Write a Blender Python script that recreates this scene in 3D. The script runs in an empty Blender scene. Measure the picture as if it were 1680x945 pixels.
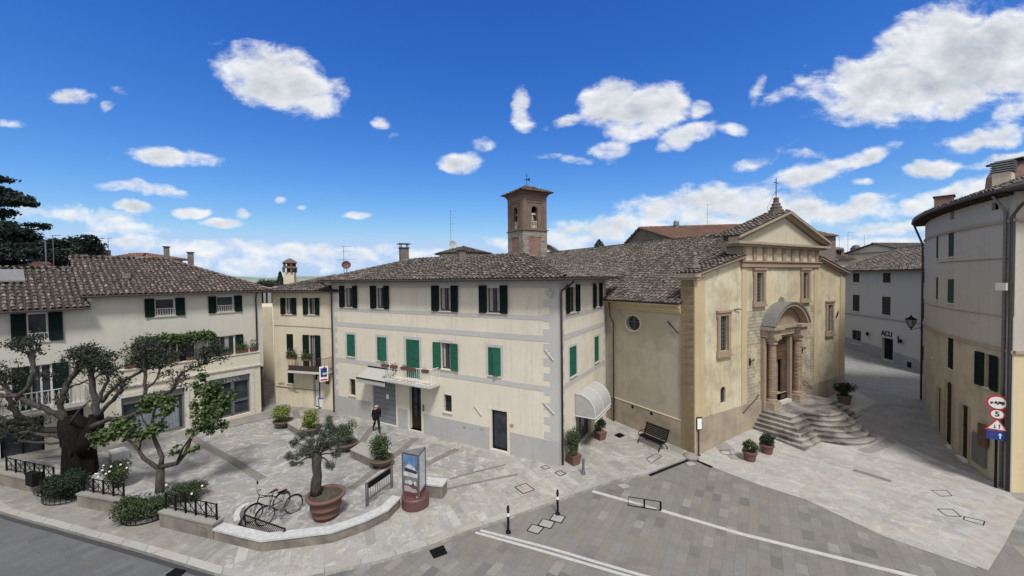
import bpy, bmesh, math, random
from mathutils import Vector, Matrix
random.seed(7)
R_ = math.radians
scene = bpy.context.scene
COL = scene.collection

# ------------------------------------------------------------------ camera
CAM_H, FPX = 9.5, 650.0
PITCH, ROLL = R_(1.37), R_(.72)
_f = Vector((0, math.cos(PITCH), -math.sin(PITCH)))
_r0 = Vector((1, 0, 0)); _u0 = _r0.cross(_f)
_R = _r0*math.cos(ROLL) - _u0*math.sin(ROLL)
_U = _u0*math.cos(ROLL) + _r0*math.sin(ROLL)
CAMP = Vector((0, 0, CAM_H))
cd = bpy.data.cameras.new('camera'); cam = bpy.data.objects.new('camera', cd); COL.objects.link(cam)
cd.sensor_width = 36; cd.lens = 36*FPX/1680.0; cd.clip_end = 12000; cd.clip_start = .1
m3 = Matrix((_R, _U, -_f)).transposed()
cam.matrix_world = Matrix.Translation(CAMP) @ m3.to_4x4()
scene.camera = cam

# ------------------------------------------------------------------ light and exposure
SUN_EL, SUN_AZ = 58.0, 166.0        # azimuth clockwise from +Y
SUN_STR, SUN_ANG = 2.4, 11.0
SKY_STR = .15
EXPOSURE = .62
scene.view_settings.view_transform = 'Standard'
scene.view_settings.look = 'None'
scene.view_settings.exposure = EXPOSURE
scene.view_settings.gamma = 1.0
sd = bpy.data.lights.new('sun', 'SUN'); sun = bpy.data.objects.new('sun', sd); COL.objects.link(sun)
sd.energy = SUN_STR; sd.angle = R_(SUN_ANG); sd.color = (1, .965, .91)
_sv = Vector((math.sin(R_(SUN_AZ))*math.cos(R_(SUN_EL)), math.cos(R_(SUN_AZ))*math.cos(R_(SUN_EL)), math.sin(R_(SUN_EL))))
sun.rotation_euler = _sv.to_track_quat('Z', 'Y').to_euler()
sun.location = (0, -5, 40)

def ray(px, py):
    return _f*FPX + _R*(px-840) + _U*(472.5-py)
def sp(t, k=1.0):
    return k*math.log1p(math.exp(t/k)) if t/k < 30 else t
def sst(x, a, b):
    t = min(1., max(0., (x-a)/(b-a))); return t*t*(3-2*t)
def hz(x, y):                                     # lie of the land
    t = sp(y-20.9, .4); a = min(.05*t+.26*(1-math.exp(-t/1.5)), 1.9)*sst(x, 9.5, 12)
    b = min(.085*sp(-18.6-x, .6), 1.1)*sst(-x, 12, 18)
    return a+b
def G(px, py, z=0.):
    d = ray(px, py); t = (z-CAM_H)/d.z; return CAMP+d*t
def T(px, py, dz=0.):
    z = 0.
    for i in range(40):
        q = G(px, py, z+dz); z = .5*z+.5*hz(q.x, q.y)
    return G(px, py, z+dz)
def at(px, py, Y):
    d = ray(px, py); return CAMP+d*(Y/d.y)

# ------------------------------------------------------------------ world
W = bpy.data.worlds.new('World'); scene.world = W; W.use_nodes = True
nt = W.node_tree; N = nt.nodes; Lk = nt.links
bg = N['Background']; bg.inputs['Strength'].default_value = SKY_STR
sky = N.new('ShaderNodeTexSky'); sky.sky_type = 'NISHITA'; sky.sun_disc = False
sky.sun_elevation = R_(SUN_EL); sky.sun_rotation = R_(SUN_AZ)
sky.altitude = 300; sky.air_density = 1.0; sky.dust_density = .35; sky.ozone_density = 2.2
CLOUDS = [  # px, py, rx, ry, tilt (deg, clockwise in the picture), strength
 (455,128,118,58,22,1.0),(500,150,70,42,30,.9),(410,105,60,34,10,.9),
 (275,259,92,19,2,.8),(300,262,55,13,0,.6),(235,312,88,13,5,.62),(228,344,40,10,3,.7),(313,346,38,11,0,.75),(365,364,44,11,2,.85),
 (120,158,42,13,10,.45),(200,148,34,9,20,.32),(178,176,15,12,0,.4),(20,202,25,8,0,.3),
 (452,329,13,8,0,.6),(492,338,12,5,0,.45),(580,355,22,8,0,.65),(400,351,20,8,0,.4),
 (753,266,36,22,0,.9),(790,240,26,14,-10,.5),(622,197,18,11,10,.45),(642,222,13,8,0,.3),
 (857,168,18,28,-12,.6),(858,195,26,22,0,.75),
 (1000,170,56,42,0,1.),(1060,180,82,46,0,1.05),(1095,165,42,38,0,1.),(1040,212,50,22,0,.8),
 (1146,181,24,18,-20,.62),(1122,226,60,24,-20,.85),(1192,211,30,12,0,.65),(1000,245,34,20,-10,.55),(925,258,48,9,4,.42),(930,195,40,12,-20,.45),
 (1500,140,200,70,-4,1.1),(1600,95,170,85,-20,1.15),(1500,70,130,50,-38,1.),(1700,90,130,80,-10,1.1),(1400,120,90,26,-28,.65),(1300,148,60,16,-20,.4),(1243,148,14,28,15,.4),
 (1330,283,80,24,-8,.85),(1400,262,95,16,-20,.65),(1240,262,60,12,-25,.45),(1300,250,60,10,0,.35),
 (1525,277,66,17,-3,.85),(1620,228,90,24,-12,.8),(1660,262,80,16,-8,.7),(1660,180,60,22,-30,.55),(1410,296,20,8,0,.4),
 (1020,372,120,26,-4,.72),(1160,338,180,38,-6,.82),(1250,350,160,46,0,.8),(930,392,80,18,0,.55),(1060,352,60,16,0,.5),(1180,375,230,24,0,.55),
 (1330,345,110,24,3,.78),(1420,335,80,20,-6,.65),(1530,325,100,20,-16,.75),(1620,305,80,22,-22,.7),(1450,372,105,15,-2,.75),(1560,350,70,12,-8,.4),
 (970,424,110,22,0,.55),(870,405,60,22,0,.5),(820,396,30,12,0,.5),(945,380,40,10,0,.6),
 (150,358,110,20,8,.5),(210,378,90,14,4,.5),(60,350,90,18,0,.4),(330,405,160,18,2,.55),(480,410,140,16,0,.55),(600,412,110,14,0,.5),(230,398,90,12,0,.45),(700,420,90,14,0,.45),(420,430,220,22,0,.42),
 (1380,400,120,20,0,.4),(1480,396,90,12,0,.4)]
tc = N.new('ShaderNodeTexCoord'); sx = N.new('ShaderNodeSeparateXYZ'); Lk.new(tc.outputs['Generated'], sx.inputs[0])
def wmath(tree, op, a, b=None, c=None, clamp=False):
    n = tree.nodes.new('ShaderNodeMath'); n.operation = op; n.use_clamp = clamp
    for i, v in enumerate((a, b, c)):
        if v is None: continue
        if isinstance(v, (int, float)): n.inputs[i].default_value = v
        else: tree.links.new(v, n.inputs[i])
    return n.outputs[0]
ysafe = wmath(nt, 'MAXIMUM', sx.outputs['Y'], .05)
cxy = N.new('ShaderNodeCombineXYZ')
Lk.new(wmath(nt, 'DIVIDE', sx.outputs['X'], ysafe), cxy.inputs[0]); Lk.new(wmath(nt, 'DIVIDE', sx.outputs['Z'], ysafe), cxy.inputs[1])
# cloud field group: density at a point of the sky
grp = bpy.data.node_groups.new('cloud_field', 'ShaderNodeTree')
grp.interface.new_socket('P', in_out='INPUT', socket_type='NodeSocketVector')
grp.interface.new_socket('D', in_out='OUTPUT', socket_type='NodeSocketFloat')
grp.interface.new_socket('S', in_out='OUTPUT', socket_type='NodeSocketFloat')
gi = grp.nodes.new('NodeGroupInput'); go = grp.nodes.new('NodeGroupOutput')
wn = grp.nodes.new('ShaderNodeTexNoise'); wn.inputs['Scale'].default_value = 7; wn.inputs['Detail'].default_value = 3
grp.links.new(gi.outputs[0], wn.inputs['Vector'])
ws = grp.nodes.new('ShaderNodeVectorMath'); ws.operation = 'MULTIPLY_ADD'; grp.links.new(wn.outputs['Color'], ws.inputs[0])
ws.inputs[1].default_value = (.09, .05, 0); ws.inputs[2].default_value = (-.045, -.025, 0)
wa = grp.nodes.new('ShaderNodeVectorMath'); wa.operation = 'ADD'; grp.links.new(gi.outputs[0], wa.inputs[0]); grp.links.new(ws.outputs[0], wa.inputs[1])
acc = None
for (px, py, rx, ry, tilt, st) in CLOUDS:
    d = ray(px, py)
    mp = grp.nodes.new('ShaderNodeMapping'); mp.vector_type = 'TEXTURE'
    mp.inputs['Location'].default_value = (d.x/d.y, d.z/d.y, 0)
    mp.inputs['Rotation'].default_value = (0, 0, -R_(tilt))
    mp.inputs['Scale'].default_value = (rx/FPX, ry/FPX, 1)
    grp.links.new(wa.outputs[0], mp.inputs['Vector'])
    ln = grp.nodes.new('ShaderNodeVectorMath'); ln.operation = 'DOT_PRODUCT'
    grp.links.new(mp.outputs[0], ln.inputs[0]); grp.links.new(mp.outputs[0], ln.inputs[1])
    v = wmath(grp, 'MULTIPLY_ADD', ln.outputs['Value'], -st, st)
    acc = v if acc is None else wmath(grp, 'SMOOTH_MAX', acc, v, .25)
acc = wmath(grp, 'MAXIMUM', acc, -1.2)
st_ = grp.nodes.new('ShaderNodeVectorMath'); st_.operation = 'MULTIPLY'; grp.links.new(gi.outputs[0], st_.inputs[0]); st_.inputs[1].default_value = (1, 1.7, 1)
n1 = grp.nodes.new('ShaderNodeTexNoise'); n1.inputs['Scale'].default_value = 13; n1.inputs['Detail'].default_value = 9; n1.inputs['Roughness'].default_value = .6; n1.inputs['Distortion'].default_value = .25
grp.links.new(st_.outputs[0], n1.inputs['Vector'])
nn = wmath(grp, 'MULTIPLY_ADD', n1.outputs['Fac'], 2.0, -1.0)
dens = wmath(grp, 'ADD', acc, nn)
grp.links.new(dens, go.inputs[0])
so_ = grp.nodes.new('ShaderNodeVectorMath'); so_.operation = 'ADD'; grp.links.new(st_.outputs[0], so_.inputs[0]); so_.inputs[1].default_value = (.006, .022, 0)
n2 = grp.nodes.new('ShaderNodeTexNoise'); n2.inputs['Scale'].default_value = 13; n2.inputs['Detail'].default_value = 5; n2.inputs['Roughness'].default_value = .6; n2.inputs['Distortion'].default_value = .25
grp.links.new(so_.outputs[0], n2.inputs['Vector'])
grp.links.new(wmath(grp, 'MULTIPLY', wmath(grp, 'SUBTRACT', n1.outputs['Fac'], n2.outputs['Fac']), 2.6), go.inputs[1])
def field(off):
    g = N.new('ShaderNodeGroup'); g.node_tree = grp
    o = N.new('ShaderNodeVectorMath'); o.operation = 'ADD'; Lk.new(cxy.outputs[0], o.inputs[0]); o.inputs[1].default_value = off
    Lk.new(o.outputs[0], g.inputs[0]); return g.outputs
D0, shade = field((0, 0, 0))
mask = N.new('ShaderNodeMapRange'); mask.interpolation_type = 'SMOOTHSTEP'; Lk.new(D0, mask.inputs['Value'])
mask.inputs['From Min'].default_value = .0; mask.inputs['From Max'].default_value = .8
front = N.new('ShaderNodeMapRange'); Lk.new(sx.outputs['Y'], front.inputs['Value']); front.inputs['From Min'].default_value = .06; front.inputs['From Max'].default_value = .2
msk = wmath(nt, 'MULTIPLY', mask.outputs[0], front.outputs[0])
msk = wmath(nt, 'MULTIPLY', msk, .97)
thick = N.new('ShaderNodeMapRange'); Lk.new(D0, thick.inputs['Value']); thick.inputs['From Min'].default_value = .25; thick.inputs['From Max'].default_value = 1.35; thick.inputs['To Min'].default_value = 1.05; thick.inputs['To Max'].default_value = .2
ln_ = N.new('ShaderNodeTexNoise'); ln_.inputs['Scale'].default_value = 5.5; ln_.inputs['Detail'].default_value = 3; lm_ = N.new('ShaderNodeVectorMath'); lm_.operation = 'MULTIPLY'; Lk.new(cxy.outputs[0], lm_.inputs[0]); lm_.inputs[1].default_value = (1, 2.2, 1); Lk.new(lm_.outputs[0], ln_.inputs['Vector'])
sh1 = wmath(nt, 'MULTIPLY_ADD', shade, .45, thick.outputs[0]); sh2 = wmath(nt, 'ADD', sh1, wmath(nt, 'MULTIPLY_ADD', ln_.outputs['Fac'], 1.1, -.55), clamp=True)
cc = N.new('ShaderNodeMix'); cc.data_type = 'RGBA'; Lk.new(sh2, cc.inputs['Factor'])
CLOUD_HI, CLOUD_LO = (4.15, 4.2, 4.25, 1), (1.7, 1.9, 2.2, 1)
cc.inputs['A'].default_value = CLOUD_LO; cc.inputs['B'].default_value = CLOUD_HI
sc_ = N.new('ShaderNodeSeparateColor'); Lk.new(sky.outputs[0], sc_.inputs[0]); cb_ = N.new('ShaderNodeCombineColor')
K_IN, K_OUT = .191, 1/(.15*2**EXPOSURE)
for i, (gain, gam) in enumerate(((.583, 1.8), (.571, 1.257), (.797, .75))):      # clear, deep blue air
    v = wmath(nt, 'POWER', wmath(nt, 'MULTIPLY', sc_.outputs[i], K_IN), gam); Lk.new(wmath(nt, 'MULTIPLY', wmath(nt, 'SMOOTH_MIN', wmath(nt, 'MULTIPLY', v, gain), (.47, .64, .90)[i], .12), K_OUT), cb_.inputs[i])
mx = N.new('ShaderNodeMix'); mx.data_type = 'RGBA'; Lk.new(msk, mx.inputs['Factor']); Lk.new(cb_.outputs[0], mx.inputs['A']); Lk.new(cc.outputs['Result'], mx.inputs['B'])
# unseen cloud bank overhead and behind the viewer, added for neutral fill light
bk = N.new('ShaderNodeMapRange'); bk.interpolation_type = 'SMOOTHSTEP'; Lk.new(wmath(nt, 'MULTIPLY_ADD', sx.outputs['Z'], -.9, sx.outputs['Y']), bk.inputs['Value'])
bk.inputs['From Min'].default_value = -.6; bk.inputs['From Max'].default_value = .1; bk.inputs['To Min'].default_value = .92; bk.inputs['To Max'].default_value = 0.
bn = N.new('ShaderNodeTexNoise'); bn.inputs['Scale'].default_value = 3; bn.inputs['Detail'].default_value = 5; Lk.new(tc.outputs['Generated'], bn.inputs['Vector'])
bf = wmath(nt, 'MULTIPLY', bk.outputs[0], wmath(nt, 'MULTIPLY_ADD', bn.outputs['Fac'], .8, .5, clamp=True))
m2 = N.new('ShaderNodeMix'); m2.data_type = 'RGBA'; Lk.new(bf, m2.inputs['Factor']); Lk.new(mx.outputs['Result'], m2.inputs['A']); m2.inputs['B'].default_value = (4.1, 4.0, 3.85, 1)
mx = m2
Lk.new(mx.outputs['Result'], bg.inputs['Color'])
W.cycles.sampling_method = 'MANUAL'; W.cycles.sample_map_resolution = 512
# ------------------------------------------------------------------ mesh builder
class MB:
    def __init__(s): s.v = []; s.f = []; s.r = []
    def add(s, vs, fs, r=None):
        b = len(s.v); s.v += [tuple(p) for p in vs]
        for f in fs:
            s.f.append(tuple(b+i for i in f)); s.r.append(random.random() if r is None else r)
    def quad(s, a, b, c, d, r=None): s.add([a, b, c, d], [(0, 1, 2, 3)], r)
    def poly(s, pts, r=None): s.add(pts, [tuple(range(len(pts)))], r)
    def box(s, c, sz, rz=0., rx=0., ry=0., r=None):
        M = Matrix.Translation(Vector(c)) @ Matrix.Rotation(rz, 4, 'Z') @ Matrix.Rotation(ry, 4, 'Y') @ Matrix.Rotation(rx, 4, 'X')
        h = [x/2 for x in sz]
        vs = [M @ Vector((i*h[0], j*h[1], k*h[2])) for i in (-1, 1) for j in (-1, 1) for k in (-1, 1)]
        s.add(vs, [(0, 1, 3, 2), (4, 6, 7, 5), (0, 4, 5, 1), (2, 3, 7, 6), (0, 2, 6, 4), (1, 5, 7, 3)], r)
    def prism(s, pts, z0, z1, r=None):           # plan polygon extruded
        n = len(pts)
        vs = [(p[0], p[1], z0) for p in pts]+[(p[0], p[1], z1) for p in pts]
        s.add(vs, [tuple(range(n-1, -1, -1)), tuple(range(n, 2*n))]+[(i, (i+1) % n, n+(i+1) % n, n+i) for i in range(n)], r)
    def extr(s, pts, vec, r=None):
        n = len(pts); vec = Vector(vec); a = [Vector(p) for p in pts]; b = [p+vec for p in a]
        s.add(a+b, [tuple(range(n-1, -1, -1)), tuple(range(n, 2*n))]+[(i, (i+1) % n, n+(i+1) % n, n+i) for i in range(n)], r)
    def tube(s, pts, rad, n=6, cap=True, r=None):
        pts = [Vector(p) for p in pts]
        if not isinstance(rad, (list, tuple)): rad = [rad]*len(pts)
        vs = []; prev = None
        for i, p in enumerate(pts):
            t = (pts[min(i+1, len(pts)-1)]-pts[max(i-1, 0)])
            if t.length < 1e-9: t = Vector((0, 0, 1))
            t.normalize()
            if prev is None:
                a = t.orthogonal().normalized()
            else:
                a = prev-t*prev.dot(t)
                a = a.normalized() if a.length > 1e-6 else t.orthogonal().normalized()
            prev = a; b = t.cross(a)
            for k in range(n):
                w = 2*math.pi*k/n; vs.append(p+(a*math.cos(w)+b*math.sin(w))*rad[i])
        fs = []
        for i in range(len(pts)-1):
            for k in range(n):
                fs.append((i*n+k, i*n+(k+1) % n, (i+1)*n+(k+1) % n, (i+1)*n+k))
        if cap: fs += [tuple(range(n-1, -1, -1)), tuple((len(pts)-1)*n+k for k in range(n))]
        s.add(vs, fs, r)
    def lathe(s, prof, c=(0, 0, 0), n=20, r=None, cap=True):      # prof: (radius, z)
        vs = [(c[0]+p[0]*math.cos(2*math.pi*k/n), c[1]+p[0]*math.sin(2*math.pi*k/n), c[2]+p[1]) for p in prof for k in range(n)]
        fs = [(i*n+k, i*n+(k+1) % n, (i+1)*n+(k+1) % n, (i+1)*n+k) for i in range(len(prof)-1) for k in range(n)]
        if cap: fs += [tuple(range(n-1, -1, -1)), tuple((len(prof)-1)*n+k for k in range(n))]
        s.add(vs, fs, r)
    def ball(s, c, rad, nu=10, nv=7, sc=(1, 1, 1), r=None):
        c = Vector(c); vs = [c+Vector((0, 0, -rad*sc[2]))]
        for j in range(1, nv):
            a = math.pi*j/nv
            for k in range(nu):
                w = 2*math.pi*k/nu
                vs.append(c+Vector((rad*sc[0]*math.sin(a)*math.cos(w), rad*sc[1]*math.sin(a)*math.sin(w), -rad*sc[2]*math.cos(a))))
        vs.append(c+Vector((0, 0, rad*sc[2])))
        fs = [(0, 1+(k+1) % nu, 1+k) for k in range(nu)]
        for j in range(nv-2):
            for k in range(nu):
                fs.append((1+j*nu+k, 1+j*nu+(k+1) % nu, 1+(j+1)*nu+(k+1) % nu, 1+(j+1)*nu+k))
        e = len(vs)-1; b = 1+(nv-2)*nu
        fs += [(b+k, b+(k+1) % nu, e) for k in range(nu)]
        s.add(vs, fs, r)
    def leaf(s, p, size, nrm=None, r=None, asp=.6):
        n = Vector((random.gauss(0, 1), random.gauss(0, 1), random.gauss(.5, .9)))
        if nrm is not None: n = n*.7+Vector(nrm)
        if n.length < 1e-4: n = Vector((0, 0, 1))
        n.normalize(); a = n.orthogonal().normalized()
        a.rotate(Matrix.Rotation(random.random()*6.28, 3, n)); b = n.cross(a)
        L = size*random.uniform(.7, 1.2); w = L*asp; p = Vector(p)
        s.add([p-a*L*.5, p+b*w*.5+n*L*.06, p+a*L*.5-n*L*.12, p-b*w*.5+n*L*.06], [(0, 1, 2, 3)], r)
    def build(s, name, mat, parent=None, origin=None, smooth=False, local=False, normals=True):
        """vertices are world coordinates unless local=True; origin: object location for a parentless mesh"""
        off = Vector((0, 0, 0))
        if not local:
            if parent is not None: off = root_loc(parent)
            elif origin is not None: off = Vector(origin)
        me = bpy.data.meshes.new(name)
        me.from_pydata([(x-off[0], y-off[1], z-off[2]) for x, y, z in s.v], [], s.f)
        if s.f:
            a = me.attributes.new('rnd', 'FLOAT', 'FACE'); a.data.foreach_set('value', s.r)
        if normals and len(s.f) < 60000:
            bm = bmesh.new(); bm.from_mesh(me); bmesh.ops.recalc_face_normals(bm, faces=bm.faces); bm.to_mesh(me); bm.free()
        if smooth: me.shade_smooth()
        if mat is not None: me.materials.append(mat)
        o = bpy.data.objects.new(name, me); COL.objects.link(o)
        if parent is not None: o.parent = parent
        elif origin is not None: o.location = origin
        return o
def build_parts(mb, name, mat, parent, **k):
    """pieces that do not touch become parts of their own"""
    n = len(mb.v); p = list(range(n))
    def f(i):
        while p[i] != i: p[i] = p[p[i]]; i = p[i]
        return i
    for fc in mb.f:
        for i in fc[1:]: p[f(i)] = f(fc[0])
    comp = {}
    for i in range(n): comp.setdefault(f(i), []).append(i)
    cl = []
    for c in comp.values():
        lo = [min(mb.v[i][a] for i in c)-.03 for a in range(3)]; hi = [max(mb.v[i][a] for i in c)+.03 for a in range(3)]; cl.append([lo, hi, set(c)])
    ch = True
    while ch:
        ch = False
        for i in range(len(cl)):
            for j in range(i+1, len(cl)):
                if all(cl[i][0][a] <= cl[j][1][a] and cl[j][0][a] <= cl[i][1][a] for a in range(3)):
                    cl[i] = [[min(cl[i][0][a], cl[j][0][a]) for a in range(3)], [max(cl[i][1][a], cl[j][1][a]) for a in range(3)], cl[i][2] | cl[j][2]]; cl.pop(j); ch = True; break
            if ch: break
    out = []
    for lo, hi, s_ in cl:
        m2_ = MB(); ids = sorted(s_); mp = {v: k_ for k_, v in enumerate(ids)}; m2_.v = [mb.v[i] for i in ids]
        for fc, r in zip(mb.f, mb.r):
            if fc[0] in s_: m2_.f.append(tuple(mp[i] for i in fc)); m2_.r.append(r)
        out.append(m2_.build(name, mat, parent, **k))
    return out
def root_loc(o):
    p = Vector((0, 0, 0))
    while o is not None: p += Vector(o.location); o = o.parent
    return p
def tag(o, label=None, cat=None, group=None, kind=None):
    if label: o['label'] = label
    if cat: o['category'] = cat
    if group: o['group'] = group
    if kind: o['kind'] = kind
    return o
def thing(name, label, cat, loc=(0, 0, 0), group=None, rz=0.):
    o = bpy.data.objects.new(name, None); COL.objects.link(o); o.empty_display_size = .3
    o.location = loc; o.rotation_euler = (0, 0, rz)
    return tag(o, label, cat, group)
def copy_tree(o, parent=None):
    c = o.copy(); COL.objects.link(c); c.parent = parent
    for ch in list(o.children): copy_tree(ch, c)
    return c
def text(name, s, mat, parent, loc, right, up, size, ext=.01, align='CENTER', bold=0.):
    cu = bpy.data.curves.new(name, 'FONT'); cu.body = s; cu.size = size; cu.extrude = ext; cu.align_x = align; cu.align_y = 'CENTER'; cu.offset = bold
    t = bpy.data.objects.new(name, cu); COL.objects.link(t)
    dg = bpy.context.evaluated_depsgraph_get(); me = bpy.data.meshes.new_from_object(t.evaluated_get(dg))
    bpy.data.objects.remove(t); bpy.data.curves.remove(cu)
    right = Vector(right).normalized(); up = Vector(up).normalized(); n = right.cross(up)
    M = Matrix((right, up, n)).transposed().to_4x4(); M.translation = Vector(loc)-(root_loc(parent) if parent else Vector())
    me.transform(M); me.materials.clear(); me.materials.append(mat)
    o = bpy.data.objects.new(name, me); COL.objects.link(o)
    if parent: o.parent = parent
    return o

class Wall:
    """vertical plane through plan points A, B; u along A->B, d outward (towards the camera)"""
    def __init__(s, A, B):
        s.A = Vector((A[0], A[1], 0)); s.u = Vector((B[0]-A[0], B[1]-A[1], 0)); s.L = s.u.length; s.u.normalize()
        s.n = Vector((s.u.y, -s.u.x, 0))
        if s.n.dot(-s.A) < 0: s.n = -s.n
        s.right = (-s.n).cross(Vector((0, 0, 1)))
    def flip(s): s.n = -s.n; s.right = -s.right; return s
    def uz(s, px, py, d=0.):
        r = ray(px, py); A = s.A+s.n*d
        t = A.dot(s.n)/(r.x*s.n.x+r.y*s.n.y); q = CAMP+r*t
        return (q-s.A).dot(s.u), q.z
    def p(s, u, z, d=0.): return Vector((s.A.x+s.u.x*u+s.n.x*d, s.A.y+s.u.y*u+s.n.y*d, z))
    def rect(s, x0, x1, y0, y1, d=0.):
        """picture rectangle measured on this wall -> u0,u1,z0,z1"""
        ym = (y0+y1)/2; xm = (x0+x1)/2
        ua = s.uz(x0, ym, d)[0]; ub = s.uz(x1, ym, d)[0]
        return min(ua, ub), max(ua, ub), s.uz(xm, y1, d)[1], s.uz(xm, y0, d)[1]
    def box(s, mb, u0, u1, z0, z1, d0, d1, r=None):
        mb.add([s.p(u, z, d) for u in (u0, u1) for z in (z0, z1) for d in (d0, d1)],
               [(0, 1, 3, 2), (4, 6, 7, 5), (0, 4, 5, 1), (2, 3, 7, 6), (0, 2, 6, 4), (1, 5, 7, 3)], r)
    def quad(s, mb, u0, u1, z0, z1, d=0., r=None):
        mb.add([s.p(u0, z0, d), s.p(u1, z0, d), s.p(u1, z1, d), s.p(u0, z1, d)], [(0, 1, 2, 3)], r)
    def face(s, mb, u0, u1, z0, z1, holes=(), rec=.2):
        us = sorted(set([u0, u1]+[x for h in holes for x in h[:2] if u0 < x < u1]))
        zs = sorted(set([z0, z1]+[x for h in holes for x in h[2:4] if z0 < x < z1]))
        for i in range(len(us)-1):
            for j in range(len(zs)-1):
                uc = (us[i]+us[i+1])/2; zc = (zs[j]+zs[j+1])/2
                if any(h[0] < uc < h[1] and h[2] < zc < h[3] for h in holes): continue
                s.quad(mb, us[i], us[i+1], zs[j], zs[j+1])
        for h in holes:
            a, b, c, e = h[:4]; rr = h[4] if len(h) > 4 else rec
            for (p, q) in (((a, c), (a, e)), ((b, c), (b, e)), ((a, c), (b, c)), ((a, e), (b, e))):
                mb.quad(s.p(p[0], p[1], 0), s.p(q[0], q[1], 0), s.p(q[0], q[1], -rr), s.p(p[0], p[1], -rr))
    def arch(s, mb, u0, u1, zs_, d0, d1, n=8):
        """spandrels closing the square top of an opening into a half circle; rectangle top is zs_+r"""
        r = (u1-u0)/2; c = (u0+u1)/2; zt = zs_+r+.002
        for sg in (-1, 1):
            for i in range(n):
                a0 = math.pi/2*i/n; a1 = math.pi/2*(i+1)/n
                P = [(c+sg*r*math.cos(a0), zs_+r*math.sin(a0)), (c+sg*r*math.cos(a1), zs_+r*math.sin(a1))]
                q = [(P[0][0], P[0][1]), (P[1][0], P[1][1]), (P[1][0], zt), (P[0][0], zt)]
                mb.add([s.p(a, b, d0) for a, b in q]+[s.p(a, b, d1) for a, b in q], [(0, 1, 2, 3), (4, 7, 6, 5), (0, 4, 5, 1), (3, 2, 6, 7)])

# ------------------------------------------------------------------ materials
MATS = {}
def newmat(name):
    m = bpy.data.materials.new(name); m.use_nodes = True; MATS[name] = m
    t = m.node_tree; return m, t, t.nodes['Principled BSDF']
def nd(t, typ, **k):
    n = t.nodes.new(typ)
    for a, b in k.items():
        if a in n.inputs: n.inputs[a].default_value = b
        else: setattr(n, a, b)
    return n
def mixc(t, fac, a, b, mode='MIX'):
    n = t.nodes.new('ShaderNodeMix'); n.data_type = 'RGBA'; n.blend_type = mode
    for key, v in (('Factor', fac), ('A', a), ('B', b)):
        if isinstance(v, (int, float)): n.inputs[key].default_value = v
        elif isinstance(v, tuple): n.inputs[key].default_value = (*v[:3], 1)
        else: t.links.new(v, n.inputs[key])
    return n.outputs['Result']
def ramp(t, fac, a, b):
    n = nd(t, 'ShaderNodeMapRange'); n.inputs['From Min'].default_value = a; n.inputs['From Max'].default_value = b; t.links.new(fac, n.inputs['Value']); return n.outputs[0]
def noise(t, vec, scale, detail=4, rough=.55, dist=0.):
    n = nd(t, 'ShaderNodeTexNoise'); n.inputs['Scale'].default_value = scale; n.inputs['Detail'].default_value = detail; n.inputs['Roughness'].default_value = rough; n.inputs['Distortion'].default_value = dist
    if vec is not None: t.links.new(vec, n.inputs['Vector'])
    return n.outputs['Fac']
def wpos(t, scale=(1, 1, 1), rot=0.):
    g = nd(t, 'ShaderNodeNewGeometry'); mp = nd(t, 'ShaderNodeMapping'); t.links.new(g.outputs['Position'], mp.inputs['Vector'])
    mp.inputs['Scale'].default_value = scale; mp.inputs['Rotation'].default_value = (0, 0, rot); return mp.outputs[0]
def bump(t, b, h, strength, dist=.02):
    n = nd(t, 'ShaderNodeBump'); n.inputs['Strength'].default_value = strength; n.inputs['Distance'].default_value = dist
    t.links.new(h, n.inputs['Height']); t.links.new(n.outputs[0], b.inputs['Normal'])
def mul(c, k): return tuple(min(1, x*k) for x in c)
def simple(name, col, rough=.6, metal=0., var=.15, scale=6., bmp=0.):
    m, t, b = newmat(name); p = wpos(t); n = noise(t, p, scale, 4)
    t.links.new(mixc(t, ramp(t, n, .3, .7), mul(col, 1-var), mul(col, 1+var)), b.inputs['Base Color'])
    b.inputs['Roughness'].default_value = rough; b.inputs['Metallic'].default_value = metal
    if bmp: bump(t, b, n, bmp)
    return m
def stucco(name, col, dirt=(.25, .22, .18), amt=.35, var=.07, streak=True, warm=None, big=.55):
    m, t, b = newmat(name); p = wpos(t)
    c = mixc(t, ramp(t, noise(t, p, .45, 5, .6), .3, .7), mul(col, 1-var), mul(col, 1+var))
    c = mixc(t, ramp(t, noise(t, p, 5, 6, .7), .35, .8), c, mul(col, .93))
    if warm: c = mixc(t, ramp(t, noise(t, p, .3, 3), .45, .65), c, warm)
    bl = nd(t, 'ShaderNodeMath', operation='MULTIPLY'); bl.inputs[1].default_value = amt
    t.links.new(ramp(t, noise(t, p, .8, 8, .68, .4), big, big+.2), bl.inputs[0])
    c = mixc(t, bl.outputs[0], c, dirt)
    if streak:
        sv = wpos(t, (2.2, 2.2, .12)); s2 = nd(t, 'ShaderNodeMath', operation='MULTIPLY'); s2.inputs[1].default_value = amt*.75
        t.links.new(ramp(t, noise(t, sv, 1.6, 6, .7), .5, .75), s2.inputs[0]); c = mixc(t, s2.outputs[0], c, dirt)
    t.links.new(c, b.inputs['Base Color']); b.inputs['Roughness'].default_value = .92
    bump(t, b, noise(t, p, 30, 4), .25, .01); return m
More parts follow.
